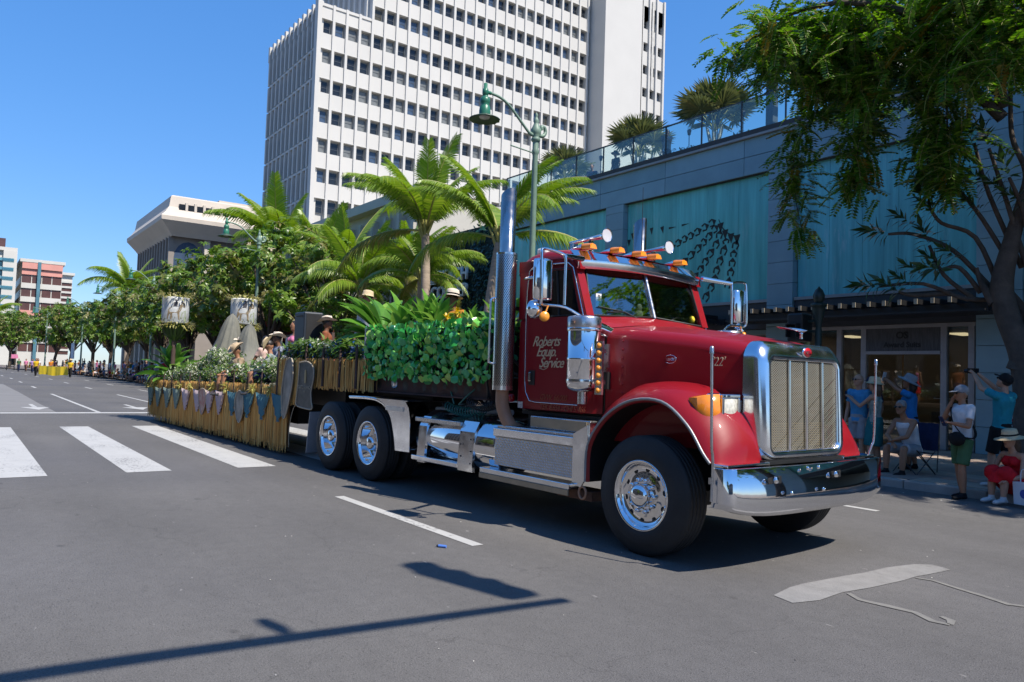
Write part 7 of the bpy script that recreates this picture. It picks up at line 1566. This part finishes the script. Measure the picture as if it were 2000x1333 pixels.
for z, c in ((1.0,cred),(1.12,cnavy),(1.24,cred),(1.34,cnavy)): M().tube([(0,0,z),(0,0,z+.05)], [.186,.188], 18, True, True, .70).obj('stripe', c, p, off=(0,0,0))
person('roof visitor in grey shirt standing at the glass balustrade', (-18.55,20.1,8.92), -90, pose_stand(armL=((.12,.26,1.2),(.22,.1,1.42))), 'tan', 'tee', cgrey, 'shorts', cblk, cblk, ('short', haird), fingers=False, vox=.02)
person('roof visitor seated low in blue shirt behind the balustrade', (-22.4,20.0,8.95), -60, pose_sit(.3), 'tan', 'tee', cnavy, 'shorts', cblk, cblk, ('short', haird), fingers=False, vox=.02)
person('roof visitor in dark brimmed hat left of the middle fan palm', (-21.2,20.1,8.85), -90, pose_stand(), 'tan', 'tee', cblk, 'shorts', cblk, cblk, ('short', haird), ('sun', cblk), fingers=False, vox=.02, scale=.85)
# riders on the float
def rider(label, x, y, zhead, face, kind='sit', **k):
    h = (1.60+.035)*.93 if kind != 'sit' else (.3+.78)*.93
    J = k.pop('J', None) or (pose_sit(.3) if kind == 'sit' else pose_stand()); w = RW(x, y, zhead-h)
    return person(label, w, face, J, fingers=False, vox=.016, group='riders on the float', **k)
rider('rider in tan cowboy hat low among the flowers, front of left hat pair', -17.05,5.5,1.92,-80, skin='tan', top='tee', tcol=ctan, bcol=cnavy, hair=('short',haird), hatk=('cowboy',feltt), look=(0,-25))
rider('rider in cream cowboy hat behind the tan hat, back of left pair', -18.9,6.2,2.13,-60, skin='tan', top='tee', tcol=cw, bcol=cnavy, hair=('short',haird), hatk=('cowboy',feltw))
rider('rider in straw cowboy hat bending down, front of right hat pair', -15.1,5.5,2.0,-110, skin='tan', top='shirt', tcol=cpat, bcol=cnavy, hair=('short',haird), hatk=('cowboy',straw), look=(0,-35))
rider('rider in pale cowboy hat, back of right hat pair', -16.5,6.2,2.2,-90, skin='brown', top='shirt', tcol=cloth('plaid_blue',(.05,.12,.3),(.4,.4,.42),20), bcol=cnavy, hair=('short',haird), hatk=('cowboy',feltw))
rider('bare headed rider in profile left of the right hat pair', -17.3,6.2,2.17,-160, skin='tan', top='tee', tcol=cloth('shell_pink',(.6,.42,.36)), bcol=cnavy, hair=('short',haird))
rider('young rider with dark hair and pink top left of the loudspeaker', -15.75,6.2,2.46,-85, 'stand', skin='tan', top='tank', tcol=cloth('pink',(.6,.2,.34)), bottom='skirt', bcol=cred, hair=('long',haird), sex='f')
rider('rider in broad cream cowboy hat right of the loudspeaker, back turned', -14.1,6.15,2.46,60, 'stand', skin='brown', top='tee', tcol=cloth('rust',(.25,.085,.04)), bcol=cnavy, hair=('short',haird), hatk=('cowboy',feltw))
rider('rider in frayed straw hat and white shirt above the ti leaves', -12.6,6.25,2.86,-70, 'stand', skin='tan', top='shirt', tcol=cw, bcol=cnavy, hair=('short',haird), hatk=('straw',straw))
rider('rider in banded straw hat behind the middle of the hedge box', -9.75,6.25,2.68,-70, skin='brown', top='shirt', tcol=cloth('orange_print',(.5,.2,.03)), bcol=cnavy, hair=('short',haird), hatk=('straw',feltw,cblk))
# driver behind the wheel
w = RW(-6.52,5.62,1.52); person('driver in dark shirt at the wheel inside the lorry cab', w, math.degrees(YAW), pose_sit(.3, armL=((.18,.24,.62),(.34,.16,.72)), armR=((.18,-.24,.62),(.34,-.16,.72)), lean=.0), 'brown', 'tee', cblk, 'pants', cnavy, cblk, ('short', haird), fingers=False, vox=.018)
# ---------------------------------------------------------------- the crowd down the street
tmpl = {}
for nm, J, top, bot, hr_ in (('standa', pose_stand(), 'tee','shorts','short'), ('standb', pose_stand(armL=((.2,.2,1.35),(.35,.08,1.55)), armR=((.02,-.26,1.1),(.1,-.24,.9)), step=.06), 'tee','shorts','long'), ('standc', pose_stand(armR=((.2,-.2,1.2),(.34,-.04,1.2)), armL=((.2,.2,1.2),(.34,.04,1.2))), 'tank','skirt','long'), ('walk', pose_stand(step=.16), 'tee','pants','short'), ('sita', pose_sit(.14), 'tee','shorts','short'), ('sitb', pose_sit(.38, lean=-.02), 'tank','shorts','long')):
    parts, H, hq = person_parts(J, (0,0), False, 'm', top, bot, hr_, .03)
    tmpl[nm] = ([(n, bake(mb, n, SK['tan'], .032, 2)) for n, (mb, vx) in parts.items() if vx], H, hq)
hatme = {}
CC = {'white': cw, 'black': cblk, 'teal': cteal, 'red': cred, 'navy': cnavy, 'grey': cgrey, 'tan': ctan, 'sky blue': cblue, 'green': cgreen, 'pink': MATS['garment_pink'], 'orange': cloth('orange',(.6,.2,.03)), 'lilac': cloth('lilac',(.42,.26,.5)), 'yellow': cloth('yellow',(.65,.42,.02)), 'striped': MATS['garment_plaid_blue'], 'leaf print': cpat, 'rust': MATS['garment_rust'], 'cream': feltw}
HC = {'black': haird, 'brown': hairb, 'grey': hairg}
def crowd_person(label, kind, x, y, z, face, tc, bc, hc, sk, hatk, s_, group):
    t = thing('person', label, 'person', (x, y, z), group); t.rotation_euler = (0,0,rad(face)); t.scale = (s_,)*3
    lst, H, hq = tmpl[kind]
    for n, me in lst:
        o = bpy.data.objects.new(n, me); COL.objects.link(o); o.parent = t
        o.material_slots[0].link = 'OBJECT'; o.material_slots[0].material = {'body': SK[sk], 'shirt': CC[tc], 'shorts': CC[bc], 'trousers': CC[bc], 'skirt': CC[bc], 'shoes': cblk, 'hair': HC[hc]}[n]
    if hatk:
        key = (kind, hatk)
        if key not in hatme: hat('sun', H, hq, {'straw': straw, 'white': cw, 'dark': cblk}[hatk], t); hatme[key] = t.children[-1].data
        else: o = bpy.data.objects.new('hat', hatme[key]); COL.objects.link(o); o.parent = t
rc = random.Random(17); used = set()
zones = ((-47,-58,'right of the red umbrella'), (-58,-67,'just left of the red umbrella'), (-67,-76,'beneath the forked tree'), (-76,-86,'left of the forked tree'), (-86,-100,'behind the right end of the yellow banner'), (-100,-118,'behind the left end of the yellow banner'), (-118,-136,'beyond the yellow banner'))
tops = list(CC)[:-1]
def uniq(pose, zone):
    while True:
        tc, bc, hk = rc.choice(tops), rc.choice(('black','navy','grey','tan','white')), rc.choice((None,None,'straw','white','dark'))
        lab = '%s in %s top and %s shorts%s, %s' % (pose, tc, bc, ', %s hat' % hk if hk else '', zone)
        if lab not in used and len(lab.split()) <= 16: used.add(lab); return tc, bc, hk, lab
for a, b_, zn in zones:
    for i in range(6):
        tc, bc, hk, lab = uniq('seated spectator', zn); x = a+(b_-a)*(i+rc.uniform(.15,.85))/6; crowd_person(lab, rc.choice(('sita','sita','sitb')), x, 11.85+rc.uniform(-.2,.3)+bend(x), .04, -90+rc.uniform(-30,40), tc, bc, rc.choice(list(HC)), rc.choice(list(SK)), hk, rc.uniform(.88,1), 'spectators seated along the kerb')
    for i in range(7):
        tc, bc, hk, lab = uniq('standing spectator', zn); x = a+(b_-a)*(i+rc.uniform(.1,.9))/7; crowd_person(lab, rc.choice(('standa','standb','standc')), x, 12.9+rc.uniform(-.3,1.6)+bend(x), .12, -90+rc.uniform(-40,40), tc, bc, rc.choice(list(HC)), rc.choice(list(SK)), hk, rc.uniform(.86,1.02), 'spectators standing on the far pavement')
# marchers with the yellow banner
bn = thing('banner', 'long yellow cloth banner carried across the street by two marchers', 'banner', (-85.6,7.5,.2)); n = 24; q = M()
top = []; bot = []
for i in range(n+1):
    u = i/n; x = -87.3+3.4*u; y = 6.45+2.15*u; w = .05*math.sin(u*19)+.03*math.sin(u*43); top.append((x+w*.4,y-w*.5,1.06-.06*math.sin(math.pi*u))); bot.append((x+w,y-w,.16+.05*math.sin(u*9)))
q.loft([top, [(a[0]*.5+b_[0]*.5+.02,a[1]*.5+b_[1]*.5,(a[2]+b_[2])/2) for a, b_ in zip(top,bot)], bot], closed=False); q.obj('cloth', pm('banner_yellow', (.72,.52,.015), .7, var=.06, scale=2), bn, off=(-85.6,7.5,.2))
q = M(); [q.prism([(u-.02,.0),(u+.26,.0),(u+.26,.05),(u-.02,.05)], 'y', -.012, .012) for u in ()]
crowd_person('marcher in yellow top and black trousers holding the left end of the banner', 'walk', -87.8,6.25,.0, -20, 'yellow','black','black','tan',None,1.0,'marchers in yellow')
crowd_person('marcher in yellow top holding the right end of the banner', 'walk', -83.5,8.75,0, -20, 'yellow','black','brown','tan','straw',1.0,'marchers in yellow')
for i, (x, y, tc, lab) in enumerate(((-139,5.9,'yellow','marcher in yellow top at the far left of the street'), (-146,7.3,'pink','marcher in pink top behind the far left yellow marcher'), (-143,4.9,'lilac','marcher in lilac top left of the far yellow marcher'), (-127,6.8,'black','marcher in black beside the flag cart'), (-110,8.6,'lilac','marcher in lilac top behind the banner, left of centre'), (-112,9.5,'white','marcher in white top behind the banner centre'), (-108,10.2,'orange','marcher in orange top behind the banner, right of centre'), (-150,8.5,'white','marcher in white top farthest down the street'), (-118,8.2,'green','marcher in green top between banner and flag cart'), (-121,9.4,'pink','marcher in pink top between banner and flag cart'))):
    crowd_person(lab, 'walk', x, y+bend(x), 0, -15, tc, 'navy', rc.choice(list(HC)), 'tan', rc.choice((None,'straw')), .98, 'marchers down the street')
ct = thing('flag_cart', 'two wheeled cart carrying a pink flag among the far marchers', 'cart', (-131,6.2,0)); [M().lathe([(.36,0),(.40,.02),(.40,.06),(.36,.08)], o=(-131,6.2+s_,.4), axis=(0,1,0), n=18).obj('wheel', blackm, ct, off=(-131,6.2,0)) for s_ in (-.5,.42)]; M().box(-131.5,-130.5,5.75,6.6,.5,.62).tube([(-131,6.2,.6),(-131,6.2,2.3)], .03, 6).obj('frame', blackm, ct, off=(-131,6.2,0)); M().add([(-131,6.2,1.7),(-131,7.1,1.75),(-131,7.0,2.3),(-131,6.2,2.3)], [(0,1,2,3)]).obj('flag', CC['pink'], ct, off=(-131,6.2,0))
um = thing('umbrella', 'red and white parasol over the seated spectators near the float rear', 'umbrella', (-59.0,12.1,.1)); q = M()
for i in range(8):
    q.mi = 1 if i in (5,6) else 0; a0, a1 = 6.283*i/8, 6.283*(i+1)/8; q.add([(0,0,1.62)]+[(1.0*math.cos(a), 1.0*math.sin(a), 1.22) for a in (a0,(a0+a1)/2,a1)]+[(.55*math.cos(a), .55*math.sin(a), 1.5) for a in (a0,a1)], [(0,4,5),(4,1,2,5),(5,2,3)])
q.obj('canopy', [cred, cw], um, off=(0,0,0)); M().cyl((0,0,0),(0,0,1.62),.015,6).obj('pole', steelb, um, off=(0,0,0))
sg_ = thing('white_board', 'white notice board standing in the crowd behind the banner', 'sign', (-112,13.2,.1)); M().box(-113.5,-110.5,13.1+bend(-112),13.2+bend(-112),1.9,3.9).obj('board', pm('board_white', (.45,.50,.55), .6), sg_, off=(-112,13.2,.1)); M().cyl((-113,13.15,0),(-113,13.15,2),.05,6).obj('leg', steelb, sg_, off=(-112,13.2,.1)); M().cyl((-111,13.15,0),(-111,13.15,2),.05,6).obj('leg', steelb, sg_, off=(-112,13.2,.1))
# ---------------------------------------------------------------- small things and the signal whose shadow crosses the road
sig = thing('traffic_signal', 'traffic signal on a long arm over the near corner, casting its shadow', 'traffic light', (.0,-3.4,0)); sgo = (0,-3.4,0)
AZ = 6.0
M().tube([(-.4,-3.4,0),(-.4,-3.4,AZ+.25)], [.16,.12], 14).obj('pole', lgreen, sig, off=sgo); arm = M().tube(smooth_path([(-.4,-3.4,AZ-.15),(-.22,-.5,AZ),(-.12,1.5,AZ+.02),(.06,3.0,AZ+.04),(.27,4.62,AZ+.06)],5), [.095-.0022*i for i in range(21)], 12).obj('arm', lgreen, sig, off=sgo)
h = M().box(-.0,.18,4.27,4.57,AZ+.12,AZ+1.45).obj('signal_head', black, sig, off=sgo, bevel=.075)
M().box(-.45,-.2,.75,1.22,AZ+.0,AZ+1.05).obj('signal_head', black, sig, off=sgo, bevel=.05)
for i, c in enumerate(((.5,.02,.02),(.6,.35,.02),(.02,.3,.1))):
    M().lathe([(0,0),(.12,.0)], o=(-.005,4.41,AZ+.36+.46*(2-i)), axis=(-1,0,0), n=16).obj('lens', pm('signal_lens_%d' % i, c, .3), h, off=sgo); M().lathe([(.13,0),(.14,.2)], o=(-.0,4.41,AZ+.36+.46*(2-i)), axis=(-1,0,0), n=16).obj('visor', black, h, off=sgo)
M().box(-.16,-.04,2.70,2.78,AZ+.06,AZ+.36).obj('sensor', black, sig, off=sgo); M().box(-.6,-.2,-3.2,-2.9,1.2,2.0).obj('control_box', black, sig, off=sgo)
lt = M().tube([(0,0,.014),(.075,0,.014)], .013, 10).obj('lighter', pm('lighter_blue', (.10,.22,.62), .25, var=.03), None, off=(0,0,0)); lt.location = (-5.90,3.56,0); lt.rotation_euler = (0,0,rad(35)); tag(lt, 'blue plastic lighter lying on the road by the lane dash', 'lighter'); M().cyl((-.018,0,.014),(.0,0,.014),.010,8).obj('cap', steelb, lt, off=(0,0,0))
litter = M()
for i in range(70):
    x, y = R.uniform(-7.5,-1.5), R.uniform(10.6,11.95); a = R.uniform(0,6.28); s_ = R.uniform(.008,.03); litter.add([(x+s_*math.cos(a),y+s_*math.sin(a),.006),(x-s_*math.sin(a)*.5,y+s_*.5*math.cos(a),.01),(x-s_*math.cos(a),y-s_*math.sin(a),.006)], [(0,1,2)])
for i in range(130):
    x, y = R.uniform(-16,1.0), R.uniform(1.2,9); a = R.uniform(0,6.28); s_ = R.uniform(.004,.014); litter.add([(x+s_*math.cos(a),y+s_*math.sin(a),.004),(x-s_*math.sin(a)*.5,y+s_*.5*math.cos(a),.008),(x-s_*math.cos(a),y-s_*math.sin(a),.004)], [(0,1,2)])
o = litter.obj('fallen_petals', pm('petal_pale', (.50,.48,.44), .8, var=.2), None, off=(0,0,0)); o['kind'] = 'stuff'; tag(o, 'pale petals and scraps scattered on the asphalt', 'petals')
bpy.data.scenes.remove(BAKE)
